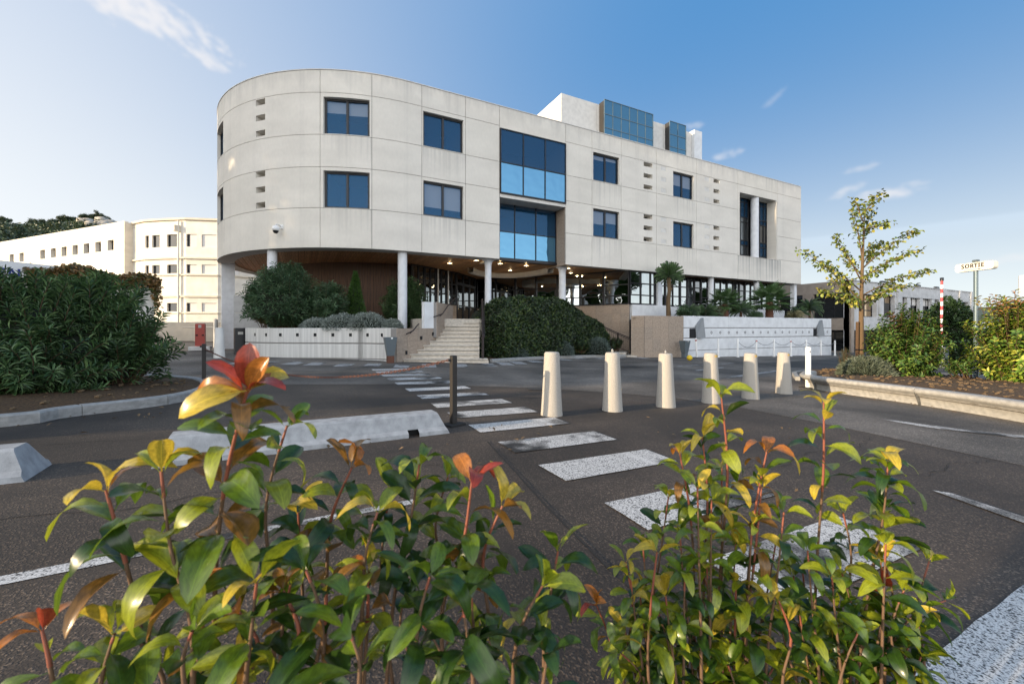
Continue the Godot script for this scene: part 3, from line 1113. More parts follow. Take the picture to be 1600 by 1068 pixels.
	glaze(root, "tall_window", a, b, 6.97, 11.75, [0.30, 0.55, 0.8], [0.06, 0.22, 0.30, 0.60, 0.68, 0.93], 0.07, 0.12, M.frame, [M.dim_mirror, M.glass, M.glass, M.dim_mirror, M.glass], 0.4)
	room_box(root, fpt(24.98, 0, -0.83), fpt(29.62, 0, -0.83), 6.9, 11.9, 3.0, 0.09)
	st = S()
	lathe(st, [Vector2(0.29, 6.97), Vector2(0.29, 11.75)], 20, V(XT + 27.35, 0, 20.66))
	part("pillar", st, M.column, root)
	make_underside(root)
	make_rooftop(root)
	make_ground_floor(root)

func front_d(x: float) -> float:
	return DF if x >= XT else DF + R - sqrt(maxf(R * R - (x - XT) * (x - XT), 0.0))

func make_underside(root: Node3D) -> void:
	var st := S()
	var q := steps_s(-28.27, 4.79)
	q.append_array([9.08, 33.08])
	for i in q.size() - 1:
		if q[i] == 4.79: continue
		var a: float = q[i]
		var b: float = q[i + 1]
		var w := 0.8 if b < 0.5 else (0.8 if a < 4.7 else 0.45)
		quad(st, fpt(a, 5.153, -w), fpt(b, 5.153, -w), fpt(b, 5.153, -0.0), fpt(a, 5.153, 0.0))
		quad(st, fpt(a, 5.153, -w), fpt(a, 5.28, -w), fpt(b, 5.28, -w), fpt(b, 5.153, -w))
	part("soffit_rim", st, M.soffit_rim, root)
	# boards of the ceiling under the upper floors, one by one as far as they can be told apart
	var x := -4.0
	var k := 0
	var rest := S()
	while x < 37.4:
		var w := 0.30
		var f := maxf(front_d(x), front_d(x + w)) + 0.82
		if x > 9.4 and x < 13.8: f = 21.65
		elif x >= 13.8: f = 20.8
		var back := DF + R + sqrt(maxf(R * R - pow(minf(x, XT) - XT, 2), 0.0)) - 0.8
		var t := rr(0.72, 1.12)
		var bst := S()
		var target: SurfaceTool = bst if k < 90 else rest
		target.set_color(Color(t, t * rr(0.94, 1.0), t * rr(0.86, 1.0)))
		boxr(target, x + 0.006, x + w - 0.006, 5.235 + rr(0, 0.004), 5.27, f, back)
		if k < 90: part("ceiling_board", bst, M.wood, root)
		x += w
		k += 1
	if k > 90: part("ceiling_boards", rest, M.wood, root)
	st = S()
	boxr(st, XT, 37.5, 5.29, 5.4, 21.7, 37.9)
	lathe(st, [Vector2(8.1, 5.29), Vector2(0.01, 5.29)], 40, V(XT, 0, DF + R), false)
	part("ceiling_deck", st, M.dark, root)
	# curved cream drop over the entrance
	st = S(true)
	var c := P2([9.7, 24.4, 10.4, 25.3, 11.25, 25.9, 12.2, 26.1, 13.0, 25.8, 13.6, 24.9, 13.9, 23.6, 13.9, 22.3])
	for i in c.size() - 1:
		for q4 in 3:
			var p: Vector2 = c[i].lerp(c[i + 1], q4 / 3.0)
			var r: Vector2 = c[i].lerp(c[i + 1], (q4 + 1) / 3.0)
			quad(st, V(p.x, 4.92, p.y), V(r.x, 4.92, r.y), V(r.x, 5.24, r.y), V(p.x, 5.24, p.y))
			var np := (p - Vector2(11.8, 23.4)).normalized() * 0.35
			var nr := (r - Vector2(11.8, 23.4)).normalized() * 0.35
			quad(st, V(p.x + np.x, 4.92, p.y + np.y), V(r.x + nr.x, 4.92, r.y + nr.y), V(r.x, 4.92, r.y), V(p.x, 4.92, p.y))
			quad(st, V(r.x + nr.x, 4.92, r.y + nr.y), V(p.x + np.x, 4.92, p.y + np.y), V(p.x + np.x, 5.24, p.y + np.y), V(r.x + nr.x, 5.24, r.y + nr.y))
	part("curved_drop", st, M.concrete, root)
	for p in [[7.79, 23.3], [8.81, 21.7], [10.48, 22.1], [12.23, 22.1], [12.3, 24.4], [15.17, 21.9], [16.56, 23.6], [17.6, 24.6]]:
		st = S()
		lathe(st, [Vector2(0.01, 5.213), Vector2(0.14, 5.213), Vector2(0.15, 5.205), Vector2(0.17, 5.205), Vector2(0.17, 5.236)], 16, V(p[0], 0, p[1]), false)
		var rim := part("downlight", st, M.white_frame, root)
		st = S()
		lathe(st, [Vector2(0.135, 5.206), Vector2(0.0, 5.206)], 16, V(p[0], 0, p[1]), false)
		lathe(st, [Vector2(0.0, 5.207), Vector2(0.135, 5.207)], 16, V(p[0], 0, p[1]), false)
		sub("lamp", st, M.lamp_glow, rim)
		var l := OmniLight3D.new()
		l.name = "downlight_glow"
		l.light_color = Color(1.0, 0.86, 0.64)
		l.light_energy = 0.10
		l.light_size = 0.03
		l.omni_range = 40.0
		l.omni_attenuation = 2.0
		l.shadow_enabled = true
		l.position = V(p[0], 5.17, p[1])
		add_child(l, true)
	# columns
	for p in [[-1.2, 23.1, 0.215], [4.5, 20.75, 0.225], [9.2, 20.95, 0.18], [14.35, 21.35, 0.21], [27.1, 20.75, 0.2], [32.5, 20.75, 0.2]]:
		st = S()
		var base := 1.0
		lathe(st, [Vector2(p[2], base), Vector2(p[2], 4.75), Vector2(p[2] * 1.05, 4.9), Vector2(p[2] * 1.3, 5.05), Vector2(p[2] * 1.9, 5.153)] if p[0] > 9 and p[0] < 15 else [Vector2(p[2], base), Vector2(p[2], 5.24)], 24, V(p[0], 0, p[1]))
		part("column", st, M.column, root)
	for p in [[21.75, 20.75, 0.2], [37.5, 20.7, 0.17]]:
		st = S()
		cbox(st, V(p[0], 3.55, p[1]), Vector3(p[2] * 2, 3.2, p[2] * 2), 0.02)
		part("column", st, M.column, root)
	st = S()
	box(st, V(-3.76, 2.7, 29.2), Vector3(0.66, 5.1, 0.45), Basis(Vector3.UP, 0.15))
	part("pier", st, M.column, root)
	# wood-clad drum and grey wall in the shade below the rounded end
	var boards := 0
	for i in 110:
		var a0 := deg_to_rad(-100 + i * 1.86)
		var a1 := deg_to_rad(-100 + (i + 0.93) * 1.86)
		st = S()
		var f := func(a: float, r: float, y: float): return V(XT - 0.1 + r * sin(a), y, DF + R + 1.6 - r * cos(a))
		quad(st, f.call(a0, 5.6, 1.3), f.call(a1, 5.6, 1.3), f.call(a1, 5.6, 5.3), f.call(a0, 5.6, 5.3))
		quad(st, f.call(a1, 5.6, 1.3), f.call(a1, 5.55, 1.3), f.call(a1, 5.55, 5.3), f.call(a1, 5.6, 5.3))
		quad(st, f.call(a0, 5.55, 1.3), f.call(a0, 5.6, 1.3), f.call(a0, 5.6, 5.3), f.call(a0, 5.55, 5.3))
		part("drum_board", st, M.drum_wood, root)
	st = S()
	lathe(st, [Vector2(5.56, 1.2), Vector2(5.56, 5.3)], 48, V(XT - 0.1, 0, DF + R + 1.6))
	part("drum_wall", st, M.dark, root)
	for i in 3:
		st = S()
		boxr(st, -3.15, -0.6, 0.35 + i * 0.95, 1.27 + i * 0.95, 26.4, 26.7)
		part("grey_wall_band", st, M.soffit_rim, root)

func make_rooftop(root: Node3D) -> void:
	var x0 := 15.55
	var cuts := [15.55, 18.5, 23.6, 25.0, 27.0, 28.1]
	var st := S()
	boxr(st, x0 + 0.02, 28.1, 13.0, 17.12, 23.35, 31.0)
	var box_ := part("rooftop_block", st, M.concrete, root)
	for i in cuts.size() - 1:
		for y in [[13.2, 15.2], [15.2, 17.15]]:
			st = S()
			boxr(st, cuts[i] + 0.01, cuts[i + 1] - 0.01, y[0] + 0.01, y[1] - 0.008, 23.28, 23.36)
			sub("rooftop_panel", st, M.concrete, box_)
	st = S()
	boxr(st, 28.1, 28.98, 13.0, 17.3, 23.0, 24.2)
	sub("rooftop_pillar", st, M.terrace, box_)
	st = S()
	boxr(st, 14.0, 14.4, 13.0, 15.0, 23.6, 31.0)
	sub("low_parapet", st, M.concrete, box_)
	for g in [[18.75, 23.35, 6, 22.75, 14.9], [25.15, 26.95, 2, 22.85, 14.9]]:
		var body := S()
		boxr(body, g[0], g[1], g[4] - 0.4, 17.2, g[3] + 0.05, 23.3)
		part("roof_light", body, M.dark_panel, root)
		var fr := glaze(root, "roof_glazing", V(g[0], 0, g[3]), V(g[1], 0, g[3]), g[4] - 0.42, 17.28, range(1, g[2]).map(func(i): return float(i) / g[2]), [0.30, 0.64], 0.035, 0.06, M.pole_grey, [M.roof_glass], 0.6)

# stone slabs on a wall from a to b, outside to the right-hand side of a->b seen from above reversed (towards the viewer)
func cladding(root: Node3D, a: Vector2, b: Vector2, y0: float, y1: float, w: float, h: float, thick := 0.3) -> MeshInstance3D:
	var right := V(b.x - a.x, 0, b.y - a.y)
	var L := right.length()
	var bs := frame_basis(right)
	var o := V(a.x, 0, a.y)
	var st := S()
	box(st, o + bs.x * L / 2 + Vector3.UP * (y0 + y1) / 2 - bs.z * (thick / 2 + 0.012), Vector3(L, y1 - y0 - 0.01, thick), bs)
	var core := part("stone_wall", st, M.joint, root)
	var nx := maxi(1, int(round(L / w)))
	var ny := maxi(1, int(round((y1 - y0) / h)))
	for i in nx:
		for j in ny:
			st = S()
			var cx := L * (i + 0.5) / nx
			var cy := lerpf(y0, y1, (j + 0.5) / ny)
			box(st, o + bs.x * cx + Vector3.UP * cy + bs.z * rr(-0.004, 0.0), Vector3(L / nx - 0.008, (y1 - y0) / ny - 0.008, 0.03), bs)
			sub("stone_slab", st, M.stone if rng.randf() < 0.6 else M.stone2, core)
	return core

func make_ground_floor(root: Node3D) -> void:
	var sill := 2.98
	# floor
	var st := S()
	prism(st, P2([5.0, 19.3, 7.95, 18.85, 9.2, 20.2, 17.0, 21.5, 12.8, 30.5, 5.0, 30.0]), 0.2, 1.868)
	part("entrance_floor", st, M.step, root)
	# slanting glass wall, running from the corner back to the entrance
	var cor := Vector2(19.07, 20.62)
	var mid := Vector2(17.45, 23.75)
	var end := Vector2(12.3, 30.2)
	var v2 := func(p: Vector2): return V(p.x, 0, p.y)
	var seg := func(p: Vector2, q: Vector2, n: int, mats: Array, ys: Array):
		for i in n:
			var a: Vector2 = p.lerp(q, float(i) / n)
			var b: Vector2 = p.lerp(q, float(i + 1) / n)
			glaze(root, "glazed_wall", v2.call(a), v2.call(b), sill, 5.22, [], ys, 0.07, 0.14, M.frame, mats, 0.45)
	seg.call(end, mid, 5, [M.mirror], [0.26, 0.58])
	seg.call(mid, cor, 2, [M.mirror], [0.26, 0.58])
	cladding(root, end, mid, 1.86, sill, 0.62, 0.56)
	cladding(root, mid, cor, -0.6, sill, 0.6, 0.6)
	# from the corner along the front
	var c2 := Vector2(21.5, 20.75)
	glaze(root, "glazed_wall", v2.call(cor), v2.call(c2), sill, 5.22, [0.42, 0.8], [0.28, 0.62], 0.08, 0.14, M.frame, [M.mirror], 0.45)
	var x := 21.95
	var cols := 0
	while x < 36.6:
		var blank := cols % 4 == 3
		var b := x + (0.75 if blank else 1.5)
		glaze(root, "glazed_wall", V(x, 0, 21.7), V(b, 0, 21.7), sill, 5.22, [0.5] if not blank else [], [0.34, 0.66] if not blank else [0.2, 0.66], 0.075, 0.14, M.frame, [M.mirror] if not blank else [M.dim_mirror], 0.45)
		x = b
		cols += 1
	st = S()
	boxr(st, 19.0, 37.5, 5.0, 5.22, 22.3, 22.6)
	part("lintel", st, M.dark_panel, root)
	# left side of the entrance: glass with pale mullions, then the doors
	var l0 := Vector2(5.9, 24.6)
	var l1 := Vector2(9.5, 27.0)
	for i in 4:
		var a := l0.lerp(l1, i / 4.0)
		var b := l0.lerp(l1, (i + 1) / 4.0)
		glaze(root, "glazed_wall", v2.call(a), v2.call(b), sill, 5.22, [0.5], [0.3, 0.62], 0.07, 0.14, M.frame, [M.mirror, M.dim_mirror], 0.45)
	cladding(root, l0, l1, 1.86, sill, 0.62, 0.56)
	for u in [0.52, 0.76]:
		var wp := l0.lerp(l1, u)
		st = S()
		box(st, V(wp.x + 0.06, 4.1, wp.y - 0.1), Vector3(0.07, 2.2, 0.07))
		part("mullion", st, M.white_frame, root)
	var d1 := Vector2(11.9, 29.6)
	for i in 3:
		var a := l1.lerp(d1, i / 3.0)
		var b := l1.lerp(d1, (i + 1) / 3.0)
		var door := glaze(root, "door", v2.call(a), v2.call(b), 1.87, 4.5, [], [0.42], 0.09, 0.12, M.frame, [M.dim_mirror], 0.5)
		st = S()
		var h: Vector2 = a.lerp(b, 0.2)
		tube(st, [V(h.x, 2.7, h.y - 0.1), V(h.x, 3.3, h.y - 0.1)], 0.02, 6)
		sub("handle", st, M.grey_pipe, door)
	glaze(root, "transom", v2.call(l1), v2.call(d1), 4.5, 5.22, [0.333, 0.667], [], 0.08, 0.14, M.frame, [M.dim_mirror], 0.5)
	# dark body of the ground floor behind the glass
	st = S()
	prism(st, P2([6.0, 25.2, 9.3, 27.6, 11.7, 30.2, 12.6, 30.8, 17.8, 24.0, 19.4, 21.2, 21.4, 21.3, 21.7, 22.4, 37.3, 22.4, 37.3, 37.5, 6.0, 37.5]), 1.0, 5.28)
	part("interior_core", st, M.dark, root)
	st = S()
	boxr(st, 37.1, 37.4, 1.8, 5.2, 21.7, 37.0)
	part("end_wall", st, M.annex_beige, root)

# ---------------------------------------------------------------- steps, planters, terrace
func make_front() -> void:
	# main flight: left and right ends of each nosing
	var L := [[3.62, 17.1], [3.956, 17.356], [4.195, 17.638], [4.441, 17.917], [4.706, 18.186], [5.45, 18.2], [5.70, 18.50], [5.92, 18.79], [6.13, 19.08], [6.36, 19.36], [6.58, 19.65], [6.9, 20.3]]
	var Rr := [[6.49, 15.66], [6.629, 15.994], [6.768, 16.327], [6.906, 16.661], [7.044, 16.994], [7.182, 17.328], [7.321, 17.662], [7.459, 17.995], [7.597, 18.329], [7.735, 18.662], [7.874, 18.996], [8.2, 19.7]]
	var t := thing("entrance_stairs", "broad flight of pale stone steps climbing to the glass entrance", "stairs", V(5.3, gy(5.3), 16.8))
	for k in 11:
		var a := Vector2(L[k][0], L[k][1])
		var b := Vector2(Rr[k][0], Rr[k][1])
		if k == 0: b += (b - a).normalized() * 0.38
		var d := Vector2(L[k + 1][0], L[k + 1][1])
		var c := Vector2(Rr[k + 1][0], Rr[k + 1][1])
		var back := ((c - b).normalized()) * 0.12
		if k == 0: c += (b - a).normalized() * 0.38
		for i in 3:
			var st := S()
			var f := func(p: Vector2, q: Vector2, u: float): return p.lerp(q, u)
			var u0 := i / 3.0 + 0.0012
			var u1 := (i + 1) / 3.0 - 0.0012
			var top := 0.17 * (k + 1) + 0.0
			# tread slab with a small overhang, over the riser
			var n := (Vector2(a.x, a.y) - Vector2(d.x, d.y)).normalized() * 0.045
			prism(st, [f.call(a, b, u0) + n, f.call(a, b, u1) + n, f.call(d, c, u1) + back, f.call(d, c, u0) + back], top - 0.045, top)
			part("tread", st, M.step, t)
		var st2 := S()
		prism(st2, [a, b, c + back, d + back], -0.3 if k < 6 else 0.3, 0.17 * (k + 1) - 0.068)
		part("riser", st2, M.step, t)
	# flank walls left of the steps
	var w := thing("stair_wall", "beige stone-clad side wall left of the entrance steps, with step lights", "wall", V(3.5, gy(3.5), 16.75))
	cladding(w, Vector2(3.42, 16.82), Vector2(5.42, 18.22), -0.2, 1.41, 0.62, 0.54, 0.3)
	cladding(w, Vector2(5.42, 18.0), Vector2(7.05, 20.6), 1.0, 2.58, 0.62, 0.54, 0.22)
	var st := S()
	box(st, V(5.1, 1.99, 18.12), Vector3(0.62, 1.16, 0.2), Basis(Vector3.UP, 0.3))
	part("white_end", st, M.terrace, w)
	for q in [[3.85, 17.13, 0.42], [4.6, 17.64, 1.0], [5.25, 18.1, 1.16], [6.6, 19.86, 1.75]]:
		st = S()
		box(st, V(q[0] + 0.015, q[2], q[1] - 0.02), Vector3(0.10, 0.15, 0.05), frame_basis(V(2.0, 0, 1.4)) if q[0] < 5.4 else frame_basis(V(1.63, 0, 2.6)))
		part("step_light", st, M.dark, w)
	var hr := thing("handrail", "thin dark handrail on the beige wall left of the steps", "handrail", V(4.2, 1.0, 17.3))
	for seg in [[[3.75, 1.18, 16.98], [4.05, 1.30, 17.18], [4.35, 1.6, 17.4]], [[5.1, 1.9, 17.75], [5.6, 2.05, 18.1], [6.2, 2.5, 19.1], [7.0, 2.95, 20.4]]]:
		st = S()
		tube(st, seg.map(func(p): return V(p[0] + 0.08, p[1], p[2] - 0.08)), 0.025, 8)
		part("rail", st, M.iron, hr)
		st = S()
		var m: Array = seg[1]
		tube(st, [V(m[0] + 0.08, m[1], m[2] - 0.08), V(m[0] - 0.01, m[1] - 0.1, m[2] + 0.02)], 0.018, 6)
		part("bracket", st, M.iron, hr)
	# railing right of the steps: posts, rails, balusters
	rail_run("stair_railing", "dark iron railing with balusters right of the main steps", [[6.68, 15.75, 0.17], [7.03, 16.6, 0.75], [7.45, 17.6, 1.2], [7.95, 18.8, 1.87], [8.1, 19.2, 1.87]], 0.98)
	rail_run("side_railing", "black iron railing beside the short steps right of the hedge", [[15.9, 20.1, 0.55], [16.35, 19.9, 0.55], [16.95, 19.3, 0.15], [17.55, 18.75, -0.2]], 0.98)
	var ss := thing("side_steps", "short white steps with a round lamp right of the clipped hedge", "steps", V(16.8, gy(16.8), 19.0))
	for k in 3:
		st = S()
		cbox(st, V(17.35 - k * 0.42, -0.42 + 0.17 * k + 0.12, 18.75 + k * 0.42), Vector3(1.5, 0.30, 0.9), 0.012, Basis(Vector3.UP, 0.75))
		part("step", st, M.step, ss)
	for q in [[16.55, 0.95, 20.1], [18.0, -0.05, 18.95]]:
		st = S()
		lathe(st, [Vector2(0.01, -0.05), Vector2(0.14, -0.05), Vector2(0.17, 0.0), Vector2(0.12, 0.06), Vector2(0.01, 0.08)], 14)
		var lamp := sub("round_lamp", st, M.black_box, ss)
		lamp.transform = Transform3D(Basis(Vector3.RIGHT, PI / 2), V(q[0], q[1], q[2] - 0.25) - ss.position)
	# curved planter below the rounded end
	var pl := thing("curved_planter", "curved board-marked white concrete planter with a row of square holes", "planter", V(0.8, gy(0.8), 19.6))
	var path := P2([-2.25, 22.6, -1.75, 21.6, -0.96, 20.65, 0.0, 19.98, 0.9, 19.45, 2.0, 18.75, 2.8, 18.05, 3.36, 17.05])
	var sm := []
	for i in path.size() - 1:
		for j in 5:
			sm.append(path[i].cubic_interpolate(path[i + 1], path[maxi(i - 1, 0)], path[mini(i + 2, path.size() - 1)], j / 5.0))
	sm.append(path[-1])
	var bands := [[-0.3, 0.10], [0.14, 0.74], [0.79, 1.42]]
	var at := [0.0]
	for i in range(1, sm.size()): at.append(at[-1] + sm[i].distance_to(sm[i - 1]))
	for bnd in bands:
		var n := 4
		for s in n:
			var run := []
			for i in sm.size():
				var u: float = at[i] / at[-1] * n
				if u >= s - 0.001 and u <= s + 1.13: run.append(V(sm[i].x, 0, sm[i].y))
			st = S()
			var o := 0.0 if bnd[0] > -0.2 else 0.03
			sweep(st, run, [Vector2(o - 0.02, bnd[0]), Vector2(o, bnd[0] + 0.015), Vector2(o, bnd[1] - 0.015), Vector2(o - 0.015, bnd[1]), Vector2(-0.2, bnd[1]), Vector2(-0.2, bnd[0])], false)
			part("planter_band", st, M.planter, pl)
	st = S()
	sweep(st, sm.map(func(p): return V(p.x, 0, p.y)), [Vector2(-0.03, -0.2), Vector2(-0.03, 1.38), Vector2(-0.18, 1.38)], false)
	part("planter_core", st, M.joint, pl)
	for k in 9:
		var u: float = at[-1] * (0.13 + 0.097 * k)
		for i in sm.size() - 1:
			if at[i + 1] >= u:
				var p: Vector2 = sm[i].lerp(sm[i + 1], (u - at[i]) / (at[i + 1] - at[i]))
				var dir: Vector2 = (sm[i + 1] - sm[i]).normalized()
				st = S()
				var fb := frame_basis(V(dir.x, 0, dir.y))
				var c := V(p.x, 1.13, p.y)
				for e in [[0, 0.065], [0, -0.065], [0.065, 0], [-0.065, 0]]:
					box(st, c + fb * Vector3(e[0] * 1.25, e[1] * 1.25, 0.004), Vector3(0.025 if e[0] else 0.19, 0.025 if e[1] else 0.14, 0.02), fb)
				var rim := part("square_hole", st, M.concrete, pl)
				st = S()
				box(st, c + fb * Vector3(0, 0, -0.012), Vector3(0.145, 0.145, 0.03), fb)
				sub("hole", st, M.dark, rim)
				break
	var bed := sm.map(func(p): return p)
	bed.append_array(P2([5.2, 18.3, 5.3, 23.0, 2.0, 26.0, -1.0, 26.2, -2.6, 24.5]))
	st = S()
	flat_cap(st, ccw(bed), 1.33)
	setting("soil", st, M.soil)
	# bed of the clipped hedge, with a low stone edge
	st = S()
	flat_cap(st, P2([7.0, 15.85, 8.6, 16.6, 10.5, 17.4, 13.0, 17.9, 16.8, 18.3, 17.0, 21.5, 9.0, 21.0, 7.9, 19.0]), [0.10])
	setting("soil", st, M.soil)
	var ke := thing("kerb", "row of low rough kerb stones at the foot of the clipped hedge", "kerb", V(11.0, gy(11), 17.4))
	kerb_stones(ke, P2([7.1, 15.82, 8.6, 16.55, 10.5, 17.35, 13.0, 17.85, 16.6, 18.25]), 0.55, [Vector2(0.04, -0.1), Vector2(0.05, 0.1), Vector2(0.0, 0.15), Vector2(-0.1, 0.15), Vector2(-0.14, -0.1)], M.kerb)
	# terrace
	var tw := thing("terrace_wall", "white terrace wall with dark grooves and a row of small round holes", "wall", V(28, gy(28), 17.55))
	var x0 := 20.5
	var x1 := 36.85
	var lv := [[-1.2, 0.05], [0.09, 0.80], [0.85, 1.42], [1.47, 2.16]]
	var joints := [20.5, 24.6, 28.7, 32.8, 36.85]
	for q in lv:
		for i in 4:
			st = S()
			cbox(st, V((joints[i] + joints[i + 1]) / 2, (q[0] + q[1]) / 2, 17.66), Vector3(joints[i + 1] - joints[i] - 0.012, q[1] - q[0], 0.22), 0.008)
			part("wall_band", st, M.terrace, tw)
	st = S()
	boxr(st, x0, x1, -1.2, 2.12, 17.62, 17.82)
	part("wall_core", st, M.joint, tw)
	st = S()
	boxr(st, x1 - 0.25, x1 - 0.02, -1.2, 2.15, 17.83, 21.5)
	part("return_wall", st, M.terrace, tw)
	for k in 18:
		var x := 22.15 + k * 0.83
		if x > 34.0 and x < 34.9: continue
		st = S()
		lathe(st, [Vector2(0.085, -0.012), Vector2(0.085, 0.006), Vector2(0.055, 0.006), Vector2(0.05, -0.01), Vector2(0.01, -0.01)], 12)
		var hole := sub("round_hole", st, M.dark_panel, tw)
		hole.transform = Transform3D(Basis(Vector3.RIGHT, PI / 2), V(x, 1.14, 17.548) - tw.position)
	# two grey wedges that stand out of the wall, with a dark niche beside each
	for q in [[21.0, 1.0, 0.55], [34.35, 0.85, 0.5]]:
		st = S()
		var x: float = q[0]
		var wd: float = q[1]
		var p := [V(x + 0.55 * wd, 0.82, 17.5), V(x + wd, 0.82, 17.2), V(x + wd, 2.05, 17.35), V(x + 0.45 * wd, 1.55, 17.5)]
		quad(st, p[0], p[1], p[2], p[3])
		tri(st, V(x + wd, 0.82, 17.55), p[2] + Vector3(0, 0, -0.2), p[2])
		tri(st, p[1], V(x + wd, 0.82, 17.55), p[2])
		tri(st, p[3], p[2], p[2] + Vector3(0, 0, -0.2))
		tri(st, p[0], V(x + wd, 0.82, 17.55), p[1])
		part("wedge", st, M.wedge_grey, tw)
		st = S()
		boxr(st, x, x + q[2] * wd, 0.83, 1.40, 17.535, 17.56)
		part("niche", st, M.dark, tw)
	st = S()
	flat_cap(st, P2([17.0, 18.1, 20.6, 17.8, 36.7, 17.8, 36.7, 21.6, 19.3, 20.7]), 2.03)
	setting("soil", st, M.soil)
	var bw := thing("beige_wall", "beige stone-clad wall between the iron railing and the white terrace wall", "wall", V(18.6, gy(18.6), 17.6))
	cladding(bw, Vector2(17.1, 18.35), Vector2(17.49, 17.72), -0.6, 2.14, 0.6, 0.68, 0.2)
	cladding(bw, Vector2(17.5, 17.7), Vector2(20.48, 17.56), -0.6, 2.14, 0.6, 0.68, 0.22)
	var pw := thing("parapet", "low white parapet below the ground-floor windows, behind the terrace plants", "wall", V(28, 2.0, 21.0))
	var xs := [19.2, 22.5, 26.4, 30.3, 34.2, 37.2]
	for i in 5:
		st = S()
		cbox(st, V((xs[i] + xs[i + 1]) / 2, 2.48, 20.6 if i == 0 else 21.35), Vector3(xs[i + 1] - xs[i] - 0.015, 0.96, 0.2), 0.01)
		part("wall_band", st, M.terrace, pw)

func rail_run(n: String, label: String, p: Array, h: float) -> void:
	var t := thing(n, label, "railing", V(p[0][0], p[0][2], p[0][1]))
	var top := p.map(func(q): return V(q[0], q[2] + h, q[1]))
	var low := p.map(func(q): return V(q[0], q[2] + 0.14, q[1]))
	var hand := p.map(func(q): return V(q[0] + 0.05, q[2] + h - 0.12, q[1] - 0.06))
	for r in [[top, 0.026], [low, 0.018], [hand, 0.02]]:
		var st := S()
		tube(st, r[0], r[1], 8)
		part("rail", st, M.iron, t)
	for i in p.size():
		if i in [0, p.size() - 1, p.size() / 2]:
			var st := S()
			cbox(st, V(p[i][0], p[i][2] + h / 2 - 0.05, p[i][1]), Vector3(0.075, h + 0.15, 0.075), 0.02)
			part("post", st, M.iron, t)
	for i in p.size() - 1:
		var a := V(p[i][0], p[i][2], p[i][1])
		var b := V(p[i + 1][0], p[i + 1][2], p[i + 1][1])
		var k := maxi(2, int(a.distance_to(b) / 0.12))
		for j in range(1, k):
			var c := a.lerp(b, float(j) / k)
			var st := S()
			tube(st, [c + Vector3.UP * 0.14, c + Vector3.UP * h], 0.009, 5, false)
			part("baluster", st, M.iron, t)

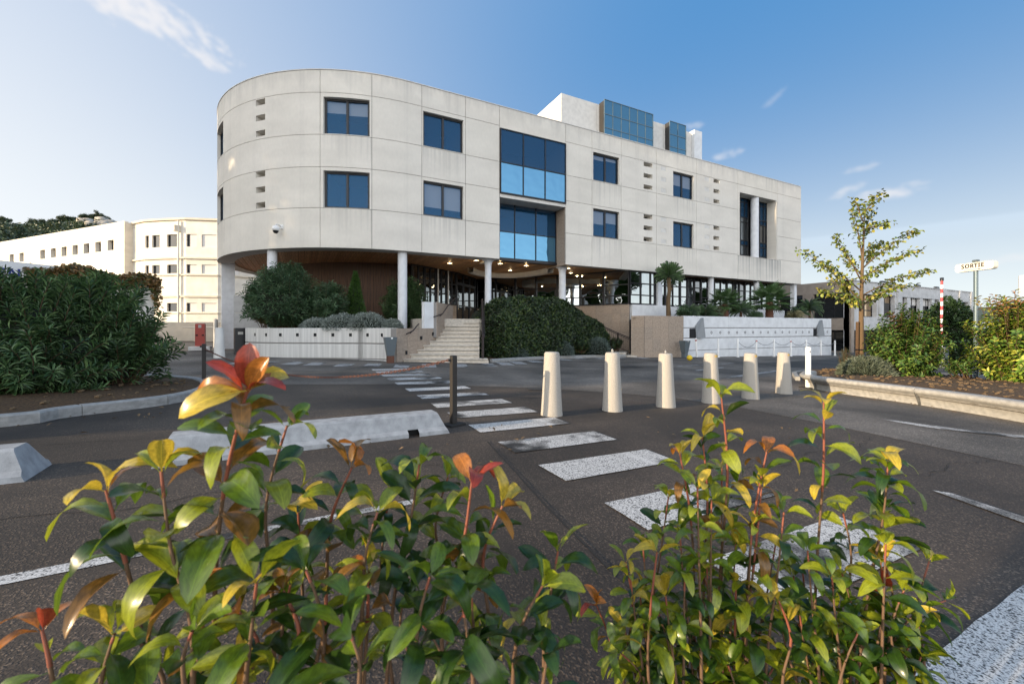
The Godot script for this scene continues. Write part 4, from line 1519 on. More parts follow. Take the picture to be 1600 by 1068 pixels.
# ---------------------------------------------------------------- street furniture
func make_furniture() -> void:
	# tapered concrete bollards, 1.2 m apart
	var labels := ["leftmost tapered concrete bollard, beside the crossing", "tapered bollard with an eye ring on top, second from the crossing", "third tapered bollard from the crossing, an eye ring on top", "tapered bollard with a yellow stain on its rim, half hidden by the shrub's tip", "tapered bollard stained yellow at the top, second from the white post", "rightmost tapered concrete bollard, next to the slim white post"]
	var xs := [3.49, 4.66, 5.83, 7.03, 8.31, 9.86]
	var ds := [5.49, 5.44, 5.38, 5.38, 5.43, 5.65]
	for i in 6:
		var t := thing("bollard", labels[i], "bollard", V(xs[i], gy(xs[i]), ds[i]), "tapered concrete bollards beside the crossing")
		var st := S()
		var hh: float = [0.98, 0.97, 0.95, 0.95, 0.94, 0.94][i]
		lathe(st, [Vector2(0.172, -0.05), Vector2(0.170, 0.02), Vector2(0.166, 0.05), Vector2(0.148, 0.35), Vector2(0.118, hh - 0.03), Vector2(0.112, hh - 0.012), Vector2(0.10, hh), Vector2(0.0, hh + 0.004)], 32)
		sub("shaft", st, M.bollard, t)
		t.rotation = Vector3(rr(-0.012, 0.012), rr(0, 6.0), rr(-0.012, 0.012))
		if i in [1, 2]:
			st = S()
			var ring := []
			for k in 13: ring.append(Vector3(0.022 * cos(TAU * k / 12), hh + 0.03 + 0.026 * sin(TAU * k / 12), 0))
			tube(st, ring, 0.007, 6, false)
			var r := sub("eye_ring", st, M.grey_pipe, t)
			r.rotation.y = 0.4 - t.rotation.y
		if i >= 3:
			st = S()
			lathe(st, [Vector2(0.1195, hh - 0.10), Vector2(0.1190, hh - 0.06), Vector2(0.1172, hh - 0.035)], 8)
			var mesh := commit(st)
			# a worn splash of yellow on part of the rim
			st = S()
			for k in 5:
				var a0 := -1.9 + k * 0.22
				var f := func(a: float, y: float): return Vector3(0.1205 * cos(a), y, -0.1205 * sin(a))
				var dn: float = hh - 0.07 - 0.03 * absf(sin(k * 2.1 + i))
				quad(st, f.call(a0, dn), f.call(a0 + 0.22, dn), f.call(a0 + 0.22, hh - 0.034), f.call(a0, hh - 0.034))
			sub("yellow_stain", st, M.bollard_yellow, t).rotation.y = -t.rotation.y
	# slim white post
	var wp := thing("white_post", "slim white post between the last bollard and the concrete edging", "post", V(11.59, gy(11.59), 6.04))
	var st := S()
	lathe(st, [Vector2(0.062, -0.03), Vector2(0.062, 1.02), Vector2(0.055, 1.045), Vector2(0.0, 1.055)], 18)
	sub("pipe", st, M.white_paint, wp)
	st = S()
	cbox(st, Vector3(0, 0.012, 0), Vector3(0.34, 0.03, 0.3), 0.006)
	sub("foot_plate", st, M.crack, wp)
	st = S()
	box(st, Vector3(-0.03, 0.93, 0.058), Vector3(0.025, 0.04, 0.012))
	sub("eyelet", st, M.steel, wp)
	# two square steel posts with a chain
	for q in [[1.85, 5.38, "dark square steel post standing at the left edge of the crossing", 0.94], [-1.85, 11.0, "dark square steel post at the tip of the left bed, behind the orange leaf", 0.90]]:
		var t := thing("steel_post", q[2], "post", V(q[0], gy(q[0]), q[1]), "steel posts that carry the sagging chain")
		st = S()
		cbox(st, Vector3(0, q[3] / 2, 0), Vector3(0.072, q[3], 0.072), 0.007, Basis(Vector3.UP, 0.25))
		sub("shaft", st, M.steel, t)
		st = S()
		cbox(st, Vector3(0, 0.012, 0), Vector3(0.26, 0.03, 0.22), 0.006, Basis(Vector3.UP, 0.4))
		sub("foot_plate", st, M.crack, t)
		st = S()
		box(st, Vector3(-0.055, q[3] - 0.06, 0.0), Vector3(0.03, 0.04, 0.02))
		sub("hook", st, M.steel, t)
	chain("chain", "thin rusty chain sagging between the two steel posts", V(-1.82, 0.96, 10.95), V(1.80, 0.975, 5.40), 0.40, 0.012, M.rust_chain, "")
	# low concrete barriers
	barrier(Vector2(1.64, 5.22), Vector2(-1.2, 4.98), "long low white concrete barrier with a drainage notch, left of the crossing")
	barrier(Vector2(-1.98, 4.98), Vector2(-4.9, 4.8), "end of a second low concrete barrier at the left edge")
	# white posts with chains along the terrace wall
	var px := [21.0, 22.9, 24.75, 26.65, 28.55, 30.5, 32.4, 34.3, 36.2]
	for i in px.size():
		var lab: String = "leaning white post with a red cap at the left end of the post row" if i == 0 else "white post with a red joint, %s in the row along the terrace wall" % ["second", "second", "third", "fourth", "fifth", "sixth", "seventh", "eighth", "last"][i] if i in [3, 5] else "plain slim white post, %s in the row along the terrace wall" % ["first", "second", "third", "fourth", "fifth", "sixth", "seventh", "eighth", "last"][i]
		var t := thing("chain_post", lab, "post", V(px[i], gy(px[i]), 17.0), "white posts along the terrace wall")
		st = S()
		lathe(st, [Vector2(0.055, -0.02), Vector2(0.055, 1.13), Vector2(0.045, 1.16), Vector2(0.0, 1.165)], 12)
		sub("pipe", st, M.white_paint, t)
		if i in [0, 3, 5]:
			st = S()
			lathe(st, [Vector2(0.06, 1.0), Vector2(0.06, 1.07)], 12)
			sub("red_band", st, M.red_cap, t)
		st = S()
		lathe(st, [Vector2(0.09, 0.0), Vector2(0.09, 0.03), Vector2(0.06, 0.035)], 12)
		sub("foot", st, M.black_box if i in [0, 6, 7] else M.white_paint, t)
		if i == 0: t.rotation = Vector3(0.0, 0, 0.10)
		if i >= 3:
			var prev := V(px[i - 1], gy(px[i - 1]) + 1.04, 17.0)
			var here := V(px[i], gy(px[i]) + 1.04, 17.0)
			chain("chain", "grey chain hanging between the %s and %s white posts of the row" % [["third", "fourth", "fifth", "sixth", "seventh", "eighth"][i - 3], ["fourth", "fifth", "sixth", "seventh", "eighth", "last"][i - 3]], prev, here, 0.42 if i == 3 else 0.26, 0.012, M.grey_bin, "chains between the white posts")
	st = S()
	var ball := []
	for k in 13: ball.append(Vector2(0.14 * sin(PI * k / 12.0), 0.14 - 0.14 * cos(PI * k / 12.0)))
	lathe(st, ball, 20)
	single("yellow_ball", st, M.yellow, "small yellow ball lying on the road before the leaning white post", "ball", V(17.9, gy(17.9) + 0.012, 14.95))
	# waste bins
	for q in [[3.12, 16.55, "tapered grey waste bin with a rusty foot before the curved planter", 1], [20.0, 17.05, "tapered dark grey waste bin against the beige stone wall", 0]]:
		var t := thing("waste_bin", q[2], "waste bin", V(q[0], gy(q[0]), q[1]), "tapered grey waste bins")
		st = S()
		var n0 := 0.13
		var n1 := 0.23
		var hh := 1.0
		var pr := []
		for r in [[n0, 0.28], [n1, hh], [n1 - 0.025, hh], [n0, 0.6]]:
			var v := []
			for c in [[-1, 1], [1, 1], [1, -1], [-1, -1]]: v.append(Vector3(c[0] * r[0], r[1], c[1] * r[0]))
			pr.append(v)
		for k in 3:
			for i in 4:
				var j := (i + 1) % 4
				quad(st, pr[k][i], pr[k][j], pr[k + 1][j], pr[k + 1][i])
		quad(st, pr[3][0], pr[3][1], pr[3][2], pr[3][3])
		sub("body", st, M.grey_bin, t)
		st = S()
		cbox(st, Vector3(0, 0.14, 0), Vector3(0.25, 0.28, 0.25), 0.01)
		sub("foot", st, M.rust if q[3] else M.grey_bin, t)
		st = S()
		cbox(st, Vector3(0.02, hh - 0.035, n1 + 0.004), Vector3(0.07, 0.06, 0.01), 0.003)
		sub("sticker", st, M.white_paint if q[3] else M.grey_pipe, t)
	var rb := thing("ticket_box", "red ticket box on a pale foot near the left driveway", "ticket box", V(-4.6, gy(-4.6) + 0.16, 26.5))
	st = S()
	cbox(st, Vector3(0, 0.68, 0), Vector3(0.40, 1.16, 0.34), 0.03)
	sub("housing", st, M.red_box, rb)
	st = S()
	cbox(st, Vector3(0, -0.02, 0), Vector3(0.9, 0.2, 0.7), 0.02)
	sub("plinth", st, M.concrete, rb)
	for x in [-0.13, 0.13]:
		st = S()
		box(st, Vector3(x, 0.66, 0.175), Vector3(0.10, 0.07, 0.02))
		sub("slot", st, M.dark, rb)
	st = S()
	cbox(st, Vector3(0, 1.12, 0.172), Vector3(0.13, 0.15, 0.02), 0.004)
	sub("label_plate", st, M.grey_pipe, rb)
	st = S()
	lathe(st, [Vector2(0.11, 0.0), Vector2(0.11, 1.55), Vector2(0.05, 1.62), Vector2(0, 1.63)], 16)
	single("grey_pipe_bollard", st, M.grey_pipe, "tall slim grey pipe bollard right of the red ticket box", "bollard", V(-4.25, gy(-4.25) + 0.1, 28.5))
	var lb := thing("bollard", "tapered grey concrete bollard before the tall pier, far left", "bollard", V(-2.95, gy(-2.95), 20.6), "tapered concrete bollards beside the crossing")
	st = S()
	lathe(st, [Vector2(0.21, -0.05), Vector2(0.2, 0.05), Vector2(0.14, 1.2), Vector2(0.12, 1.23), Vector2(0, 1.235)], 24)
	sub("shaft", st, M.concrete, lb)
	var bb := thing("black_box", "black cabinet with a pale label at the left end of the curved planter", "cabinet", V(-2.5, gy(-2.5), 22.9))
	st = S()
	cbox(st, Vector3(0, 0.62, 0), Vector3(0.42, 1.24, 0.3), 0.015, Basis(Vector3.UP, 0.3))
	sub("housing", st, M.black_box, bb)
	st = S()
	box(st, Vector3(0.05, 1.0, 0.15), Vector3(0.2, 0.12, 0.02), Basis(Vector3.UP, 0.3))
	sub("label_plate", st, M.grey_pipe, bb)
	# exit sign on its pole
	var sg := thing("exit_sign", "cream light-box sign reading SORTIE on a grey pole", "sign", V(17.35, gy(17.35), 4.55))
	var near := V(17.17, 3.18, 4.157)
	var sc := 0.767
	var dir := V(0.352, 0, 0.936)
	var fb := frame_basis(-dir)
	var c := near + dir * 0.475
	st = S()
	var half := Vector2(0.46, 0.119)
	var outline := []
	for q in [[1, 1], [-1, 1], [-1, -1], [1, -1]]:
		for k in 6:
			var a: float = [0, PI / 2, PI, 3 * PI / 2][[[1, 1], [-1, 1], [-1, -1], [1, -1]].find(q)] + PI / 2 * k / 5.0
			outline.append(Vector2(q[0] * (half.x - 0.07) + 0.07 * cos(a), q[1] * (half.y - 0.07) + 0.07 * sin(a)))
	for i in outline.size():
		var p: Vector2 = outline[i]
		var r: Vector2 = outline[(i + 1) % outline.size()]
		quad(st, c + fb * Vector3(p.x, p.y, -0.07), c + fb * Vector3(r.x, r.y, -0.07), c + fb * Vector3(r.x, r.y, 0.07), c + fb * Vector3(p.x, p.y, 0.07))
	var casing := part("casing", st, M.sign_rim, sg)
	for z in [0.066, -0.066]:
		st = S()
		for i in range(1, outline.size() - 1):
			var tr := [outline[0], outline[i], outline[i + 1]]
			if z < 0: tr.reverse()
			tri(st, c + fb * Vector3(tr[0].x, tr[0].y, z), c + fb * Vector3(tr[1].x, tr[1].y, z), c + fb * Vector3(tr[2].x, tr[2].y, z))
		sub("face", st, M.sign_face, casing)
	lettering(sg, "SORTIE", c + fb * Vector3(-0.03, 0.030, 0.068), fb, 0.118, M.ink)
	st = S()
	box(st, c + fb * Vector3(-0.06, -0.079, 0.068), Vector3(0.35, 0.009, 0.006), fb)
	tri(st, c + fb * Vector3(0.11, -0.064, 0.07), c + fb * Vector3(0.11, -0.094, 0.07), c + fb * Vector3(0.19, -0.079, 0.07))
	part("arrow", st, M.ink, sg)
	st = S()
	tube(st, [Vector3(c.x, gy(c.x), c.z), Vector3(c.x, 3.09, c.z)], 0.05, 14)
	part("pole", st, M.pole_grey, sg)
	st = S()
	cbox(st, c + Vector3.UP * 0.152, Vector3(0.12, 0.09, 0.09), 0.01, fb)
	part("top_clamp", st, M.grey_bin, sg)
	# raised barrier arm in red and white bands
	var ba := thing("barrier_arm", "raised parking barrier arm in red and white bands behind the bushes", "barrier arm", V(27.5, gy(27.5), 8.45))
	for k in 18:
		st = S()
		tube(st, [Vector3(k * 0.004, 0.5 + k * 0.205, 0), Vector3((k + 1) * 0.004, 0.5 + (k + 1) * 0.205, 0)], 0.05, 10)
		sub("band", st, M.red_band if k % 2 else M.white_paint, ba)
	st = S()
	cbox(st, Vector3(0, 0.5, 0), Vector3(0.4, 1.0, 0.4), 0.03)
	sub("housing", st, M.grey_bin, ba)
	st = S()
	lathe(st, [Vector2(0.07, 4.17), Vector2(0.07, 4.32), Vector2(0, 4.33)], 10, Vector3(0.07, 0, 0))
	sub("tip", st, M.black_box, ba)
	var es := thing("pale_sign", "edge of a pale panel sign above the bushes at the right border", "sign", V(18.93, gy(18.93), 3.95))
	st = S()
	cbox(st, Vector3(0.25, 2.95, 0), Vector3(0.5, 0.62, 0.08), 0.01, Basis(Vector3.UP, -1.2))
	sub("panel", st, M.concrete, es)
	st = S()
	tube(st, [Vector3(0.25, 0, -0.06), Vector3(0.25, 2.9, -0.06)], 0.04, 8)
	sub("pole", st, M.pole_grey, es)
	# surveillance camera on the facade
	var cc := thing("dome_camera", "white dome camera on a bracket under the slots of the rounded end", "camera", V(-0.9, 5.9, 22.2))
	var base := fpt(-6.0, 6.15, 0.0)
	var out := (fpt(-6.0, 6.15, 1.0) - base)
	st = S()
	tube(st, [base, base + out * 0.22 + Vector3.UP * 0.05, base + out * 0.36 + Vector3.UP * 0.02, base + out * 0.38 - Vector3.UP * 0.06], 0.03, 8)
	cbox(st, base + out * 0.02, Vector3(0.16, 0.2, 0.05), 0.01, frame_basis(out.cross(Vector3.UP) * -1.0))
	part("bracket", st, M.white_paint, cc)
	st = S()
	lathe(st, [Vector2(0.12, -0.27), Vector2(0.165, -0.24), Vector2(0.17, -0.16), Vector2(0.12, -0.06), Vector2(0.05, -0.03), Vector2(0.0, -0.03)], 20, base + out * 0.38)
	part("housing", st, M.white_paint, cc)
	st = S()
	lathe(st, [Vector2(0.0, -0.40), Vector2(0.07, -0.38), Vector2(0.115, -0.32), Vector2(0.125, -0.25)], 20, base + out * 0.38)
	part("dome", st, M.lens, cc)
	# sign on the ivy-covered wall
	var en := thing("entry_sign", "white board with blue capital letters above the oleander, cut by the left edge", "sign", V(-8.3, 3.2, 19.2))
	var a := V(-9.6, 3.2, 18.1)
	var b := V(-7.45, 3.2, 19.95)
	var eb := frame_basis(b - a)
	st = S()
	box(st, (a + b) / 2 + Vector3.UP * 0.04, Vector3((b - a).length(), 0.62, 0.06), eb)
	part("board", st, M.white_paint, en)
	lettering(en, "EN", V(-8.33, 3.17, 19.19) + eb.z * 0.036, eb, 0.30, M.blue_ink)

func lettering(root: Node3D, text: String, at: Vector3, b: Basis, size: float, m: Material) -> void:
	var f := SystemFont.new()
	f.font_names = PackedStringArray(["Droid Sans"])
	f.font_weight = 700
	var t := TextMesh.new()
	t.text = text
	t.font = f
	t.font_size = 64
	t.pixel_size = size / 46.0
	t.depth = 0.012
	var o := MeshInstance3D.new()
	o.name = "lettering"
	o.mesh = t
	o.material_override = m
	root.add_child(o, true)
	o.transform = Transform3D(b, at - root.position)

func chain(n: String, label: String, a: Vector3, b: Vector3, sag: float, r: float, m: Material, group: String) -> void:
	var pts := []
	var k := 30
	for i in k + 1:
		var u := float(i) / k
		pts.append(a.lerp(b, u) - Vector3.UP * sag * 4 * u * (1 - u) - a)
	var st := S()
	# links: short flattened loops, every other one turned
	var total := 0.0
	for i in k: total += pts[i].distance_to(pts[i + 1])
	var links := mini(150, int(total / 0.045))
	for l in links:
		var u := (l + 0.5) / links * k
		var i := mini(int(u), k - 1)
		var c: Vector3 = pts[i].lerp(pts[i + 1], u - i)
		var t: Vector3 = (pts[i + 1] - pts[i]).normalized()
		var s := t.cross(Vector3.UP).normalized()
		if l % 2: s = t.cross(s)
		var h := total / links * 0.72
		tube(st, [c - t * h, c - t * h * 0.5 + s * r, c + t * h * 0.5 + s * r, c + t * h, c + t * h * 0.5 - s * r, c - t * h * 0.5 - s * r, c - t * h], r * 0.5, 4, false)
	single(n, st, m, label, "chain", a, group)

func barrier(a: Vector2, b: Vector2, label: String) -> void:
	var mid := (a + b) / 2
	var t := thing("concrete_barrier", label, "concrete barrier", V(mid.x, gy(mid.x), mid.y), "low white concrete barriers")
	var prof := [[0.25, 0.0], [0.245, 0.045], [0.19, 0.08], [0.125, 0.225], [0.10, 0.245]]
	var dir := (b - a).normalized()
	var nor := dir.orthogonal()
	var L := a.distance_to(b)
	var st := S()
	var n := 22
	var rows := []
	for i in n + 1:
		var u := float(i) / n
		var p := a.lerp(b, u)
		var endk := clampf(minf(u, 1 - u) * L / 0.16, 0.0, 1.0)
		var row := []
		for sgn in [1, -1]:
			var q := prof.duplicate()
			if sgn < 0: q.reverse()
			for e in q:
				var inset: float = (1 - endk) * e[1] * 0.45
				var pp: Vector2 = p + dir * (inset if u < 0.5 else -inset) + nor * (e[0] * sgn)
				row.append(V(pp.x, gy(pp.x) + e[1], pp.y))
		rows.append(row)
	for i in n:
		var u := (i + 0.5) / n
		var notch := absf(u - 0.155) < 0.026 or absf(u - 0.845) < 0.026
		for k in rows[0].size() - 1:
			if notch and (k < 2 or k >= rows[0].size() - 3): continue
			quad(st, rows[i + 1][k], rows[i][k], rows[i][k + 1], rows[i + 1][k + 1])
	for e in [0, n]:
		for k in range(1, rows[0].size() - 1):
			if e == 0: tri(st, rows[e][0], rows[e][k + 1], rows[e][k])
			else: tri(st, rows[e][0], rows[e][k], rows[e][k + 1])
	part("body", st, M.barrier, t)
	st = S()
	for u in [0.155, 0.845]:
		var p := a.lerp(b, u)
		box(st, V(p.x, gy(p.x) + 0.05, p.y), Vector3(L * 0.06, 0.10, 0.24), frame_basis(V(dir.x, 0, dir.y)))
	part("drainage_notch", st, M.dark, t)

# ---------------------------------------------------------------- plants
func leaf_mesh(w: float, fold: float, bend: float) -> ArrayMesh:   # along +Y, one unit long, upper side +Z
	var st := S(true)
	var rows := [[0.0, 0.06], [0.3, 0.85], [0.55, 1.0], [0.8, 0.62], [1.0, 0.02]]
	for i in rows.size() - 1:
		for sgn in [-1, 1]:
			var f := func(r, side): return Vector3(side * r[1] * w / 2, r[0], fold * w * r[1] * absf(side) - bend * r[0] * r[0])
			var a: Vector3 = f.call(rows[i], 0)
			var b: Vector3 = f.call(rows[i], sgn)
			var c: Vector3 = f.call(rows[i + 1], sgn)
			var d: Vector3 = f.call(rows[i + 1], 0)
			if sgn > 0: quad(st, a, b, c, d)
			else: quad(st, d, c, b, a)
	return commit(st)

func clump_mesh(n: int, size: float, seed_: int) -> ArrayMesh:   # a spray of small leaves, for crowns seen from afar
	rng.seed = seed_
	var st := S()
	for i in n:
		var c := Vector3(rr(-1, 1), rr(-1, 1), rr(-1, 1)) * 0.5
		var b := Basis.from_euler(Vector3(rr(-1.2, 1.2), rr(0, TAU), rr(-1.2, 1.2)))
		var l := size * rr(0.7, 1.3)
		quad(st, c + b * Vector3(0, 0, -l), c + b * Vector3(l * 0.45, 0.0, 0), c + b * Vector3(0, 0.05 * l, l), c + b * Vector3(-l * 0.45, 0, 0))
	return commit(st)

func leaf_at(p: Vector3, dir: Vector3, up: Vector3, L: float, W: float) -> Transform3D:
	dir = dir.normalized()
	var z := up - dir * up.dot(dir)
	if z.length() < 0.01: z = Vector3.RIGHT - dir * dir.x
	z = z.normalized()
	return Transform3D(Basis(dir.cross(z) * W, dir * L, z * L), p)

func tint(c: Array, lo := 0.7, hi := 1.3) -> Color:
	var k: Array = c[rng.randi() % c.size()]
	var f := rr(lo, hi)
	return Color(k[0] * f, k[1] * f, k[2] * f)

func rand_dir() -> Vector3:
	var y := rr(-1, 1)
	var a := rr(0, TAU)
	var q := sqrt(1 - y * y)
	return Vector3(q * cos(a), y, q * sin(a))

# many-stemmed shrub: stems fan from the base to points in an ellipsoid, leaves whorl along their outer part
func bush(root: Node3D, base: Vector3, c: Vector3, rad: Vector3, stems: int, per: int, mesh: Mesh, L: float, W: float, cols: Array, seed_: int, start := 0.35, angle := 0.6, low := -0.75, bark := "bark", twig := 0.009) -> void:
	rng.seed = seed_
	var xf := []
	var cl := []
	var st := S()
	for s in stems:
		var d := rand_dir()
		if d.y < low: d.y = absf(d.y)
		var rr_ := pow(rng.randf(), 0.45) * rr(0.85, 1.08)
		var tip := c + d * rad * rr_
		var b := base + Vector3((tip.x - base.x) * 0.3 + rr(-0.1, 0.1), 0, (tip.z - base.z) * 0.3 + rr(-0.1, 0.1))
		var mid := b.lerp(tip, 0.55) + Vector3.UP * (tip.y - b.y) * 0.16 + Vector3(rr(-.1, .1), 0, rr(-.1, .1)) * rad.x
		var pts := []
		for k in 7:
			var u := k / 6.0
			pts.append(b * (1 - u) * (1 - u) + mid * 2 * u * (1 - u) + tip * u * u)
		tube(st, pts, [twig * 1.5, twig * 1.3, twig * 1.1, twig, twig * 0.8, twig * 0.6, twig * 0.35], 4, false)
		var phase := rr(0, TAU)
		var tone := rr(0.75, 1.25)
		for k in per:
			var u := lerpf(start, 1.0, (k + rng.randf()) / per)
			var p: Vector3 = b * (1 - u) * (1 - u) + mid * 2 * u * (1 - u) + tip * u * u
			var t: Vector3 = ((mid - b) * 2 * (1 - u) + (tip - mid) * 2 * u).normalized()
			var s1 := t.cross(Vector3.RIGHT if absf(t.x) < 0.8 else Vector3.UP).normalized()
			var s2 := t.cross(s1)
			var a := phase + k * 2.4
			var out := s1 * cos(a) + s2 * sin(a)
			var dir := (t * (1.0 - angle) + out * angle + Vector3(rr(-.2, .2), rr(-.2, .15), rr(-.2, .2))).normalized()
			xf.append(leaf_at(p + out * rr(0, 0.04), dir, (t + Vector3.UP * 0.5), L * rr(0.65, 1.15), L * W * rr(0.8, 1.2)))
			var q := tint(cols)
			cl.append(Color(q.r * tone, q.g * tone, q.b * tone))
	part("stems", st, M[bark], root).set_meta("kind", "stuff")
	many("foliage", root, mesh, M.leaf_mat, xf, cl)

# dense cushion of short shoots on a bumpy ellipsoid
func cushion(root: Node3D, c: Vector3, rad: Vector3, n: int, mesh: Mesh, L: float, W: float, cols: Array, seed_: int, lift := 0.6, deep := 0.25) -> void:
	rng.seed = seed_
	var nz := FastNoiseLite.new()
	nz.seed = seed_
	nz.frequency = 1.3
	var xf := []
	var cl := []
	for i in n:
		var d := rand_dir()
		d.y = absf(d.y) * 1.05 - 0.08
		var r := 1.0 + 0.16 * nz.get_noise_3dv(d * 2.2) - deep * pow(rng.randf(), 2.0)
		var p := c + d * rad * r
		var nrm := (d / rad).normalized()
		xf.append(leaf_at(p, nrm * lift + rand_dir() * 0.75 + Vector3.UP * 0.25, Vector3.UP + rand_dir() * 0.6, L * rr(0.6, 1.2), L * W * rr(0.8, 1.2)))
		cl.append(tint(cols))
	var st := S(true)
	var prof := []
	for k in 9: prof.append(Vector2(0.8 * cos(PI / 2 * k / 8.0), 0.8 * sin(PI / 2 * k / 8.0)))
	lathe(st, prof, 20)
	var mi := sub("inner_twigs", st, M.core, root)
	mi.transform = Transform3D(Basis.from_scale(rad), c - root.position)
	many("foliage", root, mesh, M.leaf_mat, xf, cl)

func big_tree(n: String, label: String, group: String, at: Vector3, h: float, rad: Vector3, clumps: int, cols: Array, seed_: int, size: float, mesh: Mesh, trunk := 0.25) -> void:
	rng.seed = seed_
	var t := thing(n, label, "tree", at, group)
	var st := S()
	tube(st, [Vector3.ZERO, Vector3(0.1, h * 0.3, 0), Vector3(-0.1, h * 0.62, 0.1), Vector3(0, h * 0.92, 0)], [trunk, trunk * 0.8, trunk * 0.5, trunk * 0.15], 8)
	var xf := []
	var cl := []
	var c := Vector3(0, h - rad.y, 0)
	for b in 26:
		var tip := c + rand_dir() * rad * rr(0.6, 1.0)
		tube(st, [Vector3(0, clampf(tip.y - rad.y * 0.5, h * 0.25, h * 0.8), 0), c.lerp(tip, 0.5), tip], [trunk * 0.3, trunk * 0.2, trunk * 0.06], 5, false)
		for k in clumps / 26:
			var p := tip.lerp(c, rng.randf() * 0.25) + rand_dir() * rad * rr(0.05, 0.34)
			xf.append(Transform3D(Basis.from_euler(Vector3(rr(0, TAU), rr(0, TAU), 0)) * size * rr(0.7, 1.3), p))
			cl.append(tint(cols, 0.6, 1.35))
	sub("trunk", st, M.bark, t)
	many("crown", t, mesh, M.leaf_mat, xf, cl, false)

func blade_mesh(droop: float) -> ArrayMesh:   # sword leaf along +Y
	var st := S(true)
	var n := 5
	for i in n:
		var f := func(k, s): 
			var u := float(k) / n
			return Vector3(s * 0.5 * (1.0 - u * u) * (0.6 + 0.4 * minf(1.0, u * 4)), u - droop * 0.35 * u * u * u, -droop * u * u * 0.5 + absf(s) * 0.12)
		for s in [-1, 1]:
			if s > 0: quad(st, f.call(i, 0), f.call(i, 1), f.call(i + 1, 1), f.call(i + 1, 0))
			else: quad(st, f.call(i + 1, 0), f.call(i + 1, -1), f.call(i, -1), f.call(i, 0))
	return commit(st)

func swords(root: Node3D, c: Vector3, n: int, L: float, W: float, cols: Array, seed_: int, low: float, mesh: Mesh, pname := "blade") -> void:
	rng.seed = seed_
	var shared := {}
	for i in n:
		var u := (i + 0.5) / n
		var el := lerpf(low, 1.45, pow(u, 0.8))
		var a := i * 2.4 + rr(-.2, .2)
		var d := Vector3(cos(a) * cos(el), sin(el), sin(a) * cos(el))
		var k := rng.randi() % 3
		if not shared.has(k):
			var m := StandardMaterial3D.new()
			m.albedo_color = tint(cols).linear_to_srgb()
			m.roughness = 0.5
			m.backlight_enabled = true
			m.backlight = lin(0.25, 0.25, 0.25)
			shared[k] = m
		var o := MeshInstance3D.new()
		o.name = pname
		o.mesh = mesh
		o.material_override = shared[k]
		root.add_child(o, true)
		o.transform = leaf_at(c + d * 0.05 - root.position, d, Vector3.UP, L * rr(0.8, 1.1), W)

func fan_mesh(seed_: int) -> ArrayMesh:   # a fan palm leaf: stalk along +Y, then ribs
	rng.seed = seed_
	var st := S()
	tube(st, [Vector3.ZERO, Vector3(0, 0.5, 0)], [0.014, 0.008], 4, false)
	st.set_smooth_group(-1)
	var n := 19
	for i in n:
		var a := lerpf(-2.0, 2.0, float(i) / (n - 1))
		var l := 0.55 * (0.75 + 0.25 * cos(a)) * rr(0.92, 1.05)
		var d := Vector3(sin(a), cos(a), 0)
		var e := Vector3(cos(a), -sin(a), 0)
		var o := Vector3(0, 0.5, 0)
		var z := Vector3(0, 0, -0.09)
		quad(st, o, o + d * l * 0.55 + e * 0.03 + z * 0.3, o + d * l + z, o + d * l * 0.55 - e * 0.03 + z * 0.3 + Vector3(0, 0, 0.012))
	return commit(st)

const OLE := [[0.052, 0.108, 0.036], [0.068, 0.135, 0.046], [0.036, 0.078, 0.028], [0.115, 0.185, 0.072]]
const OLE2 := [[0.065, 0.13, 0.06], [0.085, 0.16, 0.075], [0.05, 0.105, 0.05], [0.12, 0.19, 0.09]]  # same plant as OLE, colour lifted because these stand in shade
const HEDGE := [[0.017, 0.040, 0.011], [0.025, 0.055, 0.014], [0.012, 0.028, 0.008], [0.055, 0.088, 0.018]]
const GREY := [[0.27, 0.31, 0.28], [0.36, 0.40, 0.36], [0.19, 0.23, 0.20]]
const BLUEGREY := [[0.11, 0.155, 0.135], [0.15, 0.195, 0.17], [0.08, 0.115, 0.10]]
const PHOT := [[0.055, 0.115, 0.020], [0.080, 0.150, 0.025], [0.035, 0.080, 0.016], [0.12, 0.17, 0.03]]
const RUST := [[0.16, 0.085, 0.025], [0.22, 0.12, 0.03], [0.10, 0.07, 0.02], [0.08, 0.085, 0.02]]
const MAPLE := [[0.13, 0.18, 0.030], [0.19, 0.22, 0.036], [0.08, 0.12, 0.024], [0.28, 0.26, 0.04]]
const PINE := [[0.055, 0.080, 0.034], [0.075, 0.10, 0.042], [0.042, 0.064, 0.028]]

